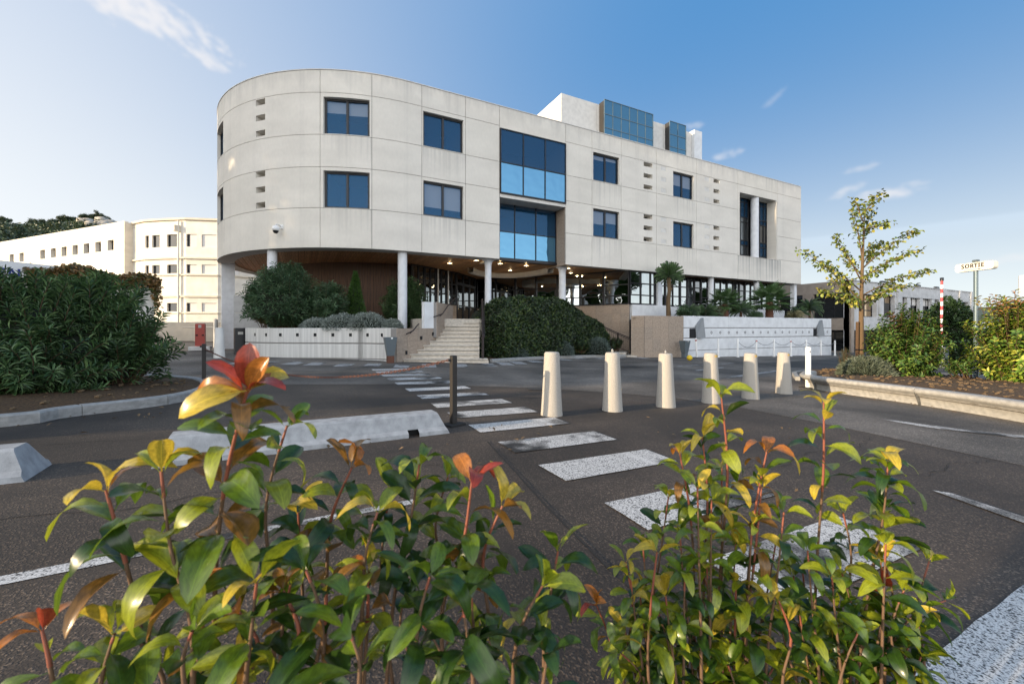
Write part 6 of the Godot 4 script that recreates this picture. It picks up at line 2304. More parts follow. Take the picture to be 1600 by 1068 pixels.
func near_shrub(shoots: Array, label: String, seed_: int, shapes: Array) -> void:
	rng.seed = seed_
	# the root stands below the middle of the lowest points of the shoots
	var c := Vector3.ZERO
	for s in shoots: c += Vector3(s[0], 0, s[2])
	c /= shoots.size()
	var root := Vector3(c.x, gy(c.x) + 0.05, -c.z)
	var t := thing("photinia_shrub", label, "shrub", root, "photinia shrubs in front")
	var sets := [["leaf_green", "leaf_dark", "leaf_lime", "leaf_dark"], ["leaf_lime", "leaf_green", "leaf_dark", "leaf_lime", "leaf_green"], ["leaf_green", "leaf_lime", "leaf_dark", "leaf_green", "leaf_bronze"], ["leaf_bronze", "leaf_green", "leaf_lime", "leaf_dark"], ["leaf_dark", "leaf_dark", "leaf_green"], ["leaf_lime", "leaf_green", "leaf_lime", "leaf_yellow", "leaf_dark"], ["leaf_lime", "leaf_bronze", "leaf_green"]]
	var tips := [["leaf_lime", "leaf_green"], ["leaf_yellow", "leaf_lime"], ["leaf_red", "leaf_orange", "leaf_orange", "leaf_red"], ["leaf_orange", "leaf_bronze", "leaf_yellow"], ["leaf_green", "leaf_dark"], ["leaf_yellow", "leaf_lime", "leaf_yellow"], ["leaf_orange", "leaf_yellow", "leaf_orange"]]
	var leaves := []
	for s in shoots:
		var p := []
		for k in 4: p.append(V(s[k * 3], s[k * 3 + 1], s[k * 3 + 2]))
		var low: Vector3 = p[0]
		var foot := Vector3(lerpf(root.x, low.x, 0.5), root.y, lerpf(root.z, low.z, 0.5))
		var line := [foot, foot.lerp(low, 0.5)]
		for i in 3:
			for k in 5:
				var a: Vector3 = p[maxi(i - 1, 0)]
				var d: Vector3 = p[mini(i + 2, 3)]
				line.append(p[i].cubic_interpolate(p[i + 1], a, d, k / 5.0))
		line.append(p[3])
		var rad := []
		for k in line.size():
			rad.append(lerpf(0.0036, 0.0012, pow(float(k) / (line.size() - 1), 1.2)))
		var st := S()
		tube(st, line, rad, 7, false)
		var hue: int = s[15]
		var stem := part("stem", st, M.stem_brown, t)
		st = S()
		var cut := int(line.size() * (0.62 if hue in [2, 5, 6, 3] else 0.84))
		var up := []
		var ur := []
		for k in range(cut, line.size()):
			up.append(line[k]); ur.append(rad[k] * 1.12 + 0.0002)
		tube(st, up, ur, 7, false)
		part("young_stem", st, M.stem_red, t)
		# leaves over the upper part, spiralling
		var body: Array = line.slice(2)
		var n := int(s[13] * (1.35 if seed_ < 215 else 1.7))
		var L: float = s[12] * (0.78 if seed_ < 215 else 0.86)
		var phase := rr(0, TAU)
		for k in n:
			var f := lerpf(s[14], 1.0, pow((k + 0.5) / n, 0.8))
			if k >= n - 4: f = 0.985 + 0.005 * (k - n + 4)
			var x := f * (body.size() - 1)
			var i := mini(int(x), body.size() - 2)
			var at: Vector3 = body[i].lerp(body[i + 1], x - i)
			var tan: Vector3 = (body[i + 1] - body[i]).normalized()
			var s1 := tan.cross(Vector3.RIGHT if absf(tan.x) < 0.8 else Vector3.UP).normalized()
			var s2 := tan.cross(s1)
			var a := phase + k * 2.4 + rr(-0.3, 0.3)
			var out := s1 * cos(a) + s2 * sin(a)
			var tip := smoothstep(0.72, 1.0, f)
			var el := lerpf(rr(-0.05, 0.75), rr(0.6, 1.2), tip)
			var dir := tan * sin(el) + out * cos(el)
			var size := L * lerpf(rr(0.62, 1.15), rr(0.6, 1.0), tip)
			var names: Array = tips[hue] if k >= n - 4 else sets[hue]
			var mn: String = names[rng.randi() % names.size()]
			leaves.append([leaf_at(at + out * 0.002, dir, tan + Vector3.UP * 0.25 + rand_dir() * 0.55, size * rr(0.88, 1.1), size), mn, rng.randi() % shapes.size()])
	if seed_ == 200:   # the crown of the tallest shoot: one upright red leaf, orange ones arching out
		var top := V(shoots[0][9], shoots[0][10], shoots[0][11])
		for q in [[Vector3(0.05, 1, 0.15), "leaf_red", 3, 0.058], [Vector3(-1.0, 0.35, 0.25), "leaf_orange", 2, 0.072], [Vector3(-0.85, 0.0, 0.5), "leaf_yellow", 1, 0.07], [Vector3(0.75, 0.45, -0.3), "leaf_yellow", 4, 0.06], [Vector3(0.4, 0.8, 0.5), "leaf_orange", 3, 0.052]]:
			leaves.append([leaf_at(top, q[0], Vector3(0, 0.6, 0.8), q[3], q[3]), q[1], q[2]])
	# the 300 nearest one by one, those behind them together
	leaves.sort_custom(func(p, q): return p[0].origin.distance_squared_to(V(0, 1.4, 0)) < q[0].origin.distance_squared_to(V(0, 1.4, 0)))
	var rest := [[], []]
	var tone := [[], []]
	for i in leaves.size():
		var q: Array = leaves[i]
		if i < 298:
			var o := MeshInstance3D.new()
			o.name = "leaf"
			o.mesh = shapes[q[2]]
			o.material_override = M[q[1]]
			t.add_child(o, true)
			o.transform = Transform3D(q[0].basis, q[0].origin - t.position)
		else:
			var h: Array = LEAF_HUE[q[1]]
			rest[q[2] % 2].append(q[0])
			tone[q[2] % 2].append(Color(h[0], h[1], h[2]))
	for i in 2:
		if rest[i].size() > 0: many("leaves", t, shapes[i], M.leaf_rest, rest[i], tone[i])
	if seed_ == 230:
		for q in [[0.0, 0.075, "leaf_red"], [0.012, 0.06, "leaf_red"]]:
			var o := MeshInstance3D.new()
			o.name = "red_leaf"
			o.mesh = shapes[4]
			o.material_override = M[q[2]]
			t.add_child(o, true)
			o.transform = leaf_at(RED_LEAF + Vector3(q[0], 0, q[0]) - t.position, Vector3(0.1 + q[0] * 9, -1, 0.1), Vector3(-0.6, 0, 0.8), q[1], q[1])
			o.set_meta("label", "drooping bright red leaf")
const SHOOTS_A := [
	[-0.103,0.877,0.681,-0.098,1.078,0.656,-0.083,1.210,0.626,-0.057,1.325,0.590,0.095,20,0.42,2],
	[-0.166,0.905,0.680,-0.181,1.042,0.676,-0.194,1.128,0.671,-0.208,1.206,0.667,0.092,13,0.45,3],
	[-0.033,0.821,0.713,-0.036,1.015,0.692,-0.044,1.144,0.696,-0.017,1.260,0.682,0.090,17,0.30,0],
	[-0.116,0.933,0.620,-0.116,1.041,0.620,-0.138,1.133,0.631,-0.149,1.229,0.637,0.088,13,0.40,1],
	[-0.258,0.925,0.693,-0.263,0.960,0.695,-0.269,1.002,0.698,-0.277,1.037,0.703,0.075,7,0.30,2],
	[-0.057,0.961,0.557,-0.054,1.012,0.555,-0.049,1.059,0.553,-0.044,1.113,0.550,0.085,10,0.30,1],
	[-0.203,0.944,0.642,-0.206,0.981,0.644,-0.200,1.015,0.641,-0.191,1.048,0.636,0.085,9,0.30,1],
	[-0.104,0.973,0.558,-0.110,1.004,0.561,-0.113,1.042,0.563,-0.104,1.073,0.558,0.080,9,0.30,0],
	[-0.035,0.784,0.759,0.001,0.926,0.740,0.001,1.027,0.740,-0.003,1.109,0.742,0.085,13,0.30,1],
	[-0.158,0.894,0.660,-0.150,0.957,0.656,-0.168,1.008,0.666,-0.158,1.053,0.660,0.078,9,0.10,0],
	[-0.155,0.828,0.734,-0.149,0.867,0.731,-0.163,0.899,0.738,-0.137,0.927,0.725,0.079,9,0.10,3],
	[-0.116,0.897,0.635,-0.116,0.967,0.635,-0.107,1.023,0.631,-0.113,1.072,0.634,0.075,9,0.10,3],
	[-0.091,0.802,0.731,-0.098,0.846,0.735,-0.098,0.882,0.735,-0.079,0.913,0.725,0.078,9,0.10,1],
	[-0.052,0.870,0.634,-0.062,0.935,0.639,-0.048,0.988,0.631,-0.071,1.033,0.643,0.068,9,0.10,3],
	[-0.028,0.882,0.607,-0.023,0.959,0.605,-0.020,1.021,0.603,-0.011,1.075,0.599,0.060,9,0.10,1],
	[-0.002,0.909,0.563,-0.010,0.979,0.567,-0.001,1.035,0.563,-0.018,1.084,0.572,0.062,9,0.10,3]]
const SHOOTS_B := [
	[0.117,0.793,0.670,0.130,0.973,0.663,0.153,1.093,0.652,0.166,1.188,0.645,0.088,17,0.35,0],
	[0.190,0.840,0.577,0.182,0.987,0.581,0.208,1.080,0.567,0.221,1.181,0.561,0.088,17,0.30,2],
	[0.256,0.821,0.565,0.252,0.955,0.568,0.243,1.059,0.572,0.269,1.136,0.559,0.088,14,0.30,3],
	[0.340,0.793,0.556,0.340,0.923,0.556,0.350,0.993,0.551,0.359,1.053,0.546,0.085,14,0.30,0],
	[0.070,0.877,0.593,0.074,1.006,0.591,0.078,1.092,0.589,0.096,1.144,0.602,0.085,14,0.30,1],
	[0.032,0.793,0.713,0.037,1.013,0.711,0.043,1.103,0.708,0.072,1.183,0.693,0.085,14,0.40,3],
	[0.124,0.933,0.498,0.124,1.010,0.498,0.128,1.056,0.496,0.139,1.102,0.490,0.090,11,0.25,4],
	[0.250,0.886,0.490,0.253,0.971,0.488,0.265,1.018,0.482,0.286,1.060,0.472,0.080,11,0.25,0],
	[0.021,0.933,0.550,0.025,1.002,0.549,0.021,1.064,0.550,0.006,1.110,0.558,0.090,11,0.25,4],
	[0.186,0.933,0.466,0.185,0.987,0.467,0.180,1.025,0.469,0.174,1.068,0.473,0.090,9,0.20,4],
	[0.058,0.963,0.487,0.058,0.999,0.487,0.058,1.034,0.487,0.048,1.066,0.492,0.085,8,0.20,4],
	[0.145,0.746,0.712,0.126,0.919,0.721,0.121,1.005,0.724,0.135,1.134,0.717,0.080,12,0.40,0],
	[0.212,0.746,0.677,0.212,0.983,0.677,0.203,1.069,0.682,0.222,1.150,0.673,0.080,12,0.50,0],
	[0.261,0.925,0.428,0.258,0.956,0.430,0.261,0.979,0.428,0.265,1.010,0.426,0.075,7,0.20,4],
	[0.022,0.893,0.570,0.015,0.966,0.573,0.027,1.024,0.567,0.029,1.075,0.566,0.063,9,0.10,3],
	[0.074,0.844,0.599,0.078,0.932,0.597,0.082,1.003,0.595,0.083,1.065,0.595,0.075,9,0.10,3],
	[0.152,0.737,0.682,0.165,0.837,0.675,0.145,0.917,0.685,0.157,0.988,0.679,0.061,9,0.10,4],
	[0.185,0.772,0.626,0.190,0.841,0.623,0.194,0.897,0.621,0.167,0.946,0.634,0.078,9,0.10,4],
	[0.248,0.668,0.711,0.251,0.758,0.710,0.234,0.830,0.719,0.264,0.893,0.703,0.067,9,0.10,1],
	[0.217,0.844,0.526,0.224,0.922,0.523,0.212,0.985,0.529,0.208,1.040,0.531,0.070,9,0.10,0],
	[0.316,0.712,0.627,0.316,0.770,0.627,0.322,0.817,0.624,0.304,0.858,0.633,0.075,9,0.10,1]]
const SHOOTS_C := [
	[0.809,0.498,0.621,0.810,0.864,0.598,0.806,1.093,0.577,0.785,1.257,0.576,0.080,13,0.45,5],
	[0.771,0.498,0.640,0.760,0.836,0.623,0.752,1.003,0.627,0.732,1.130,0.637,0.070,13,0.45,6],
	[0.790,0.498,0.630,0.779,0.864,0.613,0.786,1.030,0.610,0.776,1.166,0.615,0.070,11,0.50,5],
	[0.840,0.518,0.582,0.840,0.808,0.560,0.836,1.007,0.539,0.850,1.148,0.521,0.075,11,0.50,6],
	[0.712,0.459,0.715,0.707,0.688,0.706,0.731,0.864,0.694,0.750,1.017,0.684,0.070,17,0.30,1],
	[0.666,0.459,0.738,0.646,0.615,0.737,0.627,0.703,0.747,0.603,0.769,0.759,0.070,9,0.35,2],
	[0.632,0.570,0.629,0.623,0.700,0.634,0.609,0.804,0.640,0.599,0.896,0.645,0.068,11,0.30,1],
	[0.684,0.522,0.657,0.676,0.688,0.661,0.666,0.820,0.666,0.658,0.936,0.670,0.068,11,0.30,0],
	[0.747,0.537,0.607,0.738,0.711,0.612,0.725,0.849,0.619,0.716,0.971,0.623,0.068,11,0.30,0],
	[0.741,0.573,0.570,0.742,0.765,0.570,0.743,0.919,0.569,0.744,1.053,0.568,0.068,11,0.30,1],
	[0.864,0.463,0.633,0.864,0.710,0.633,0.864,0.908,0.633,0.864,1.081,0.633,0.068,11,0.30,1],
	[0.800,0.574,0.538,0.805,0.745,0.536,0.811,0.882,0.533,0.816,1.002,0.530,0.068,11,0.30,1],
	[0.914,0.459,0.612,0.934,0.636,0.602,0.959,0.778,0.589,0.978,0.902,0.579,0.068,11,0.30,1],
	[0.759,0.559,0.576,0.756,0.702,0.578,0.751,0.816,0.580,0.748,0.916,0.582,0.068,11,0.30,1],
	[0.667,0.599,0.577,0.659,0.710,0.582,0.648,0.798,0.587,0.640,0.876,0.591,0.068,11,0.30,1],
	[0.667,0.517,0.671,0.655,0.614,0.678,0.638,0.692,0.686,0.625,0.759,0.693,0.068,11,0.30,1],
	[0.794,0.561,0.556,0.796,0.688,0.555,0.798,0.789,0.554,0.799,0.877,0.553,0.068,11,0.30,5],
	[0.909,0.451,0.624,0.929,0.588,0.613,0.956,0.698,0.599,0.977,0.794,0.589,0.068,11,0.30,1],
	[0.793,0.504,0.622,0.787,0.597,0.625,0.779,0.671,0.630,0.772,0.736,0.633,0.068,11,0.30,5],
	[0.779,0.578,0.545,0.789,0.655,0.540,0.802,0.717,0.533,0.812,0.771,0.528,0.068,11,0.30,1],
	[0.687,0.532,0.644,0.680,0.613,0.648,0.671,0.679,0.653,0.664,0.736,0.657,0.068,11,0.30,1],
	[0.842,0.565,0.527,0.855,0.749,0.521,0.871,0.895,0.512,0.883,1.024,0.506,0.068,11,0.30,0],
	[0.697,0.607,0.553,0.695,0.801,0.554,0.692,0.957,0.556,0.689,1.092,0.557,0.068,11,0.30,1],
	[0.747,0.514,0.634,0.739,0.575,0.638,0.728,0.624,0.643,0.720,0.667,0.647,0.068,11,0.30,1],
	[0.745,0.588,0.551,0.747,0.644,0.550,0.750,0.689,0.548,0.751,0.728,0.548,0.068,11,0.30,0],
	[0.674,0.535,0.647,0.665,0.655,0.652,0.652,0.750,0.658,0.643,0.834,0.663,0.068,11,0.30,1],
	[0.804,0.562,0.550,0.816,0.767,0.544,0.833,0.931,0.535,0.846,1.075,0.529,0.068,11,0.30,5],
	[0.788,0.553,0.568,0.794,0.713,0.565,0.801,0.840,0.562,0.807,0.952,0.559,0.068,11,0.30,1],
	[0.673,0.596,0.578,0.674,0.722,0.577,0.675,0.823,0.577,0.676,0.912,0.576,0.068,11,0.30,0],
	[0.661,0.467,0.732,0.661,0.626,0.732,0.679,0.754,0.723,0.665,0.865,0.730,0.063,9,0.10,5],
	[0.605,0.565,0.647,0.590,0.633,0.656,0.622,0.688,0.639,0.586,0.735,0.657,0.079,9,0.10,0],
	[0.615,0.604,0.598,0.605,0.748,0.603,0.611,0.863,0.600,0.621,0.964,0.595,0.079,9,0.10,5],
	[0.666,0.562,0.621,0.682,0.666,0.613,0.675,0.750,0.616,0.654,0.823,0.627,0.062,9,0.10,0],
	[0.777,0.466,0.673,0.773,0.558,0.676,0.792,0.631,0.666,0.756,0.695,0.684,0.074,9,0.10,0],
	[0.722,0.562,0.592,0.709,0.622,0.599,0.733,0.670,0.587,0.741,0.713,0.582,0.063,9,0.10,1],
	[0.799,0.523,0.597,0.802,0.662,0.595,0.800,0.772,0.596,0.773,0.869,0.610,0.071,9,0.10,5],
	[0.737,0.610,0.529,0.753,0.665,0.521,0.750,0.710,0.522,0.739,0.748,0.528,0.070,9,0.10,0],
	[0.949,0.429,0.629,0.931,0.539,0.638,0.937,0.627,0.635,0.924,0.705,0.641,0.062,9,0.10,0],
	[0.905,0.491,0.580,0.888,0.604,0.588,0.909,0.693,0.578,0.897,0.772,0.584,0.078,9,0.10,1],
	[0.919,0.504,0.558,0.919,0.564,0.558,0.910,0.612,0.563,0.927,0.654,0.554,0.062,9,0.10,0],
	[0.852,0.602,0.479,0.842,0.709,0.485,0.856,0.794,0.477,0.834,0.869,0.488,0.061,9,0.10,5]]
const SHOOTS_D := [
	[1.008,0.498,0.519,0.995,0.864,0.503,0.987,1.093,0.485,0.976,1.246,0.479,0.075,12,0.50,5],
	[1.015,0.557,0.448,1.033,0.842,0.428,1.062,1.012,0.413,1.071,1.129,0.408,0.085,20,0.50,1],
	[1.015,0.538,0.471,1.027,0.795,0.464,1.039,0.917,0.458,1.024,1.011,0.466,0.075,12,0.35,0],
	[1.062,0.557,0.424,1.086,0.729,0.412,1.133,0.809,0.388,1.190,0.838,0.359,0.075,11,0.30,0],
	[0.932,0.575,0.470,0.923,0.674,0.474,0.911,0.752,0.481,0.901,0.821,0.485,0.070,10,0.30,0],
	[0.955,0.598,0.432,0.948,0.724,0.435,0.939,0.825,0.440,0.932,0.913,0.443,0.070,10,0.30,0],
	[1.014,0.549,0.458,1.022,0.647,0.454,1.032,0.727,0.449,1.040,0.796,0.445,0.070,10,0.30,1],
	[1.010,0.604,0.397,1.013,0.754,0.396,1.016,0.874,0.394,1.019,0.979,0.392,0.070,10,0.30,0],
	[1.055,0.508,0.484,1.046,0.592,0.489,1.034,0.659,0.495,1.025,0.718,0.500,0.070,10,0.30,0],
	[1.059,0.569,0.412,1.073,0.642,0.405,1.092,0.700,0.396,1.106,0.751,0.389,0.070,10,0.30,0],
	[1.000,0.502,0.519,0.991,0.564,0.523,0.978,0.614,0.530,0.969,0.657,0.535,0.070,10,0.30,1],
	[1.061,0.516,0.472,1.069,0.577,0.467,1.081,0.626,0.462,1.090,0.669,0.457,0.070,10,0.30,1],
	[1.054,0.588,0.393,1.069,0.652,0.386,1.088,0.703,0.376,1.103,0.747,0.368,0.070,10,0.30,0],
	[0.937,0.579,0.462,0.929,0.729,0.466,0.919,0.848,0.472,0.911,0.953,0.476,0.070,10,0.30,0],
	[1.035,0.567,0.426,1.050,0.667,0.419,1.070,0.746,0.409,1.085,0.816,0.401,0.070,10,0.30,0],
	[1.000,0.549,0.465,1.001,0.656,0.465,1.001,0.741,0.464,1.001,0.816,0.464,0.070,10,0.30,0],
	[1.043,0.469,0.534,1.031,0.616,0.540,1.016,0.732,0.548,1.004,0.835,0.554,0.070,10,0.30,0],
	[0.923,0.546,0.508,0.930,0.646,0.504,0.907,0.726,0.515,0.898,0.796,0.520,0.066,9,0.10,1],
	[1.034,0.472,0.535,1.053,0.576,0.526,1.047,0.659,0.529,1.008,0.731,0.548,0.067,9,0.10,0],
	[1.045,0.474,0.529,1.029,0.628,0.536,1.027,0.752,0.538,1.017,0.860,0.543,0.073,9,0.10,0],
	[0.982,0.547,0.476,0.982,0.627,0.476,0.977,0.691,0.479,0.990,0.747,0.472,0.065,9,0.10,1],
	[0.933,0.614,0.425,0.925,0.693,0.429,0.937,0.756,0.423,0.959,0.812,0.412,0.070,9,0.10,1],
	[1.086,0.491,0.488,1.090,0.629,0.486,1.075,0.740,0.493,1.058,0.837,0.502,0.066,9,0.10,1],
	[1.020,0.564,0.438,1.036,0.698,0.429,1.016,0.805,0.440,0.991,0.898,0.453,0.080,9,0.10,1],
	[1.054,0.569,0.414,1.045,0.711,0.419,1.058,0.825,0.412,1.054,0.924,0.414,0.067,9,0.10,1],
	[1.061,0.572,0.408,1.060,0.715,0.409,1.076,0.829,0.400,1.058,0.929,0.409,0.068,9,0.10,1],
	[1.057,0.591,0.388,1.058,0.707,0.387,1.046,0.800,0.394,1.068,0.881,0.382,0.073,9,0.10,0],
	[1.248,0.473,0.426,1.266,0.632,0.417,1.251,0.760,0.424,1.276,0.871,0.412,0.073,9,0.10,1],
	[1.127,0.567,0.380,1.110,0.665,0.389,1.129,0.743,0.379,1.125,0.811,0.381,0.077,9,0.10,1]]


const RED_LEAF := Vector3(1.028, 0.923, -0.419)

# ---------------------------------------------------------------- other buildings, hills
# wall from a to b (facing the viewer's side) with openings [w0, w1, y0, y1] along it, reveals and windows
func holed_wall(root: Node3D, a: Vector2, b: Vector2, y0: float, y1: float, holes: Array, m: Material, reveal := 0.22, thick := 0.35) -> Basis:
	var o := V(a.x, 0, a.y)
	var fb := frame_basis(V(b.x - a.x, 0, b.y - a.y))
	var L := a.distance_to(b)
	var xs := [0.0, L]
	var ys := [y0, y1]
	for h in holes:
		xs.append_array([h[0], h[1]]); ys.append_array([h[2], h[3]])
	xs.sort(); ys.sort()
	var st := S()
	var P := func(x: float, y: float, z: float): return o + fb * Vector3(x, y, z)
	for i in xs.size() - 1:
		for j in ys.size() - 1:
			if xs[i + 1] - xs[i] < 0.001 or ys[j + 1] - ys[j] < 0.001: continue
			var mx: float = (xs[i] + xs[i + 1]) / 2
			var my: float = (ys[j] + ys[j + 1]) / 2
			var open := false
			for h in holes:
				if mx > h[0] and mx < h[1] and my > h[2] and my < h[3]: open = true
			if not open: quad(st, P.call(xs[i], ys[j], 0), P.call(xs[i + 1], ys[j], 0), P.call(xs[i + 1], ys[j + 1], 0), P.call(xs[i], ys[j + 1], 0))
	for h in holes:
		var r := -reveal
		quad(st, P.call(h[0], h[2], 0), P.call(h[1], h[2], 0), P.call(h[1], h[2], r), P.call(h[0], h[2], r))
		quad(st, P.call(h[0], h[3], r), P.call(h[1], h[3], r), P.call(h[1], h[3], 0), P.call(h[0], h[3], 0))
		quad(st, P.call(h[0], h[2], r), P.call(h[0], h[3], r), P.call(h[0], h[3], 0), P.call(h[0], h[2], 0))
		quad(st, P.call(h[1], h[2], 0), P.call(h[1], h[3], 0), P.call(h[1], h[3], r), P.call(h[1], h[2], r))
	quad(st, P.call(0, y1, 0), P.call(L, y1, 0), P.call(L, y1, -thick), P.call(0, y1, -thick))
	quad(st, P.call(L, y0, 0), P.call(L, y0, -thick), P.call(L, y1, -thick), P.call(L, y1, 0))
	quad(st, P.call(0, y0, -thick), P.call(0, y0, 0), P.call(0, y1, 0), P.call(0, y1, -thick))
	part("wall", st, m, root)
	return fb

func wing_window(root: Node3D, a: Vector2, fb: Basis, h: Array, shut: float, reveal: float) -> void:
	var o := V(a.x, 0, a.y)
	var p0 := o + fb * Vector3(h[0], 0, -reveal)
	var p1 := o + fb * Vector3(h[1], 0, -reveal)
	var f := glaze(root, "window", p0, p1, h[2], h[3], [], [], 0.06, 0.06, M.frame, [M.dark_pane], 0.6)
	if shut > 0.0:
		var st := S()
		var w: float = h[1] - h[0]
		var x0: float = h[0] + w * (1.0 - shut)
		box(st, o + fb * Vector3((x0 + h[1]) / 2, (h[2] + h[3]) / 2, -reveal + 0.08), Vector3(h[1] - x0 - 0.02, h[3] - h[2] - 0.02, 0.04), fb)
		sub("shutter", st, M.shutter, f)

func make_left_wing() -> void:
	var t := thing("left_wing", "cream three-storey building at the left with small square windows and a rounded corner", "building", V(-16.2, 0.5, 56.5))
	var az := deg_to_rad(-40.8)
	var d := Vector2(sin(az), cos(az))
	var a := Vector2(-16.2, 56.5) + d * 62.0
	var b := Vector2(-16.2, 56.5)
	var holes := []
	for q in [2.0, 4.4, 6.75, 9.1, 11.5, 13.9, 16.4, 21.6, 24.2, 29.0, 31.5]:
		holes.append([62.0 - q - 1.12, 62.0 - q + 0.02, 9.66, 10.74])
	for q in [2.0, 4.4, 6.75, 9.1, 11.5, 13.9, 16.4]:
		holes.append([62.0 - q - 1.12, 62.0 - q + 0.02, 6.1, 7.2])
	var fb := holed_wall(t, a, b, -0.5, 12.52, holes, M.wing_wall, 0.42)
	for h in holes: wing_window(t, a, fb, h, 0.0, 0.4)
	# the rounded corner, in five flat lengths
	var arc := P2([-15.6, 56.9, -14.2, 55.1, -12.66, 53.81, -10.24, 52.13, -7.45, 51.16, -4.15, 51.5, -0.58, 54.17, 3.0, 58.5])
	var st := S()
	prism(st, P2([-16.2, 56.5, -15.6, 56.9, -14.6, 60.0, -17.0, 60.0]), -0.5, 12.4)
	part("wall", st, M.wing_trim, t)
	var rows := [[9.64, 10.9], [6.96, 7.85], [3.1, 3.98]]
	var wx := {1: [[0.05, 0.62], [0.95, 1.95]], 2: [[0.78, 1.98]], 3: [[0.05, 1.0], [1.45, 2.85]], 4: [[0.5, 1.8]], 5: []}
	var shuts := {1: [0.45, 0.0], 2: [0.0], 3: [0.7, 1.0], 4: [1.0], 5: []}
	for i in arc.size() - 1:
		var p: Vector2 = arc[i]
		var q: Vector2 = arc[i + 1]
		var hs := []
		var sh := []
		if i in [1, 2, 3, 4]:
			for r in rows.size():
				for k in wx[i].size():
					if i == 1 and r == 2: continue
					var w: Array = wx[i][k]
					var up := 0.0
					hs.append([w[0], w[1], rows[r][0] + up, rows[r][1]])
					sh.append(shuts[i][k])
		var b2 := holed_wall(t, p, q, -0.5, 12.3, hs, M.wing_wall, 0.22)
		for k in hs.size(): wing_window(t, p, b2, hs[k], sh[k], 0.2)
	for band in [[12.3, 12.5, 0.22, "cornice"], [8.4, 8.56, 0.2, "ledge"], [6.72, 6.86, 0.14, "ledge"], [4.55, 4.72, 0.16, "ledge"], [2.9, 3.02, 0.12, "ledge"]]:
		st = S()
		sweep(st, arc.map(func(p): return V(p.x, 0, p.y)), [Vector2(-0.3, band[0]), Vector2(band[2], band[0]), Vector2(band[2], band[1]), Vector2(-0.3, band[1])])
		part(band[3], st, M.wing_trim, t)
	st = S()
	prism(st, P2([-16.0, 57.2, -14.2, 55.5, -12.5, 54.2, -10.1, 52.5, -7.45, 51.5, -4.15, 51.9, -0.7, 54.4, 2.5, 58.5, -20, 70]), 11.9, 12.2)
	part("roof", st, M.wing_trim, t)
	st = S()
	tube(st, [V(-10.9, 0.5, 52.35), V(-10.9, 12.2, 52.35)], 0.09, 10)
	part("drain_pipe", st, M.wing_wall, t)
	st = S()
	cbox(st, V(-10.9, 11.45, 52.5), Vector3(0.9, 0.6, 0.36), 0.05, frame_basis(V(2.4, 0, 1.7)))
	part("air_unit", st, M.wing_trim, t)
	st = S()
	boxr(st, -10.5, 3.0, 12.0, 13.6, 57.0, 66.0)
	part("roof_block", st, M.concrete, t)
	st = S()
	boxr(st, -8.0, 3.0, 12.0, 13.0, 56.0, 57.0)
	part("roof_block", st, M.soffit_rim, t)
	# low cream wall and loading area in front
	var lw := thing("low_wall", "low cream yard wall below the rounded corner of the left building", "wall", V(-9, 0.5, 44))
	for i in 4:
		st = S()
		cbox(st, V(-14.0 + i * 4.0, 1.1, 45.5 - i * 0.8), Vector3(4.05, 1.7, 0.3), 0.03, Basis(Vector3.UP, 0.2))
		part("wall_length", st, M.wing_trim, lw)
	st = S()
	tube(st, [V(-8.5, 1.5, 42.3), V(-2.0, 1.5, 41.2)], 0.05, 6)
	part("rail", st, M.grey_pipe, lw)

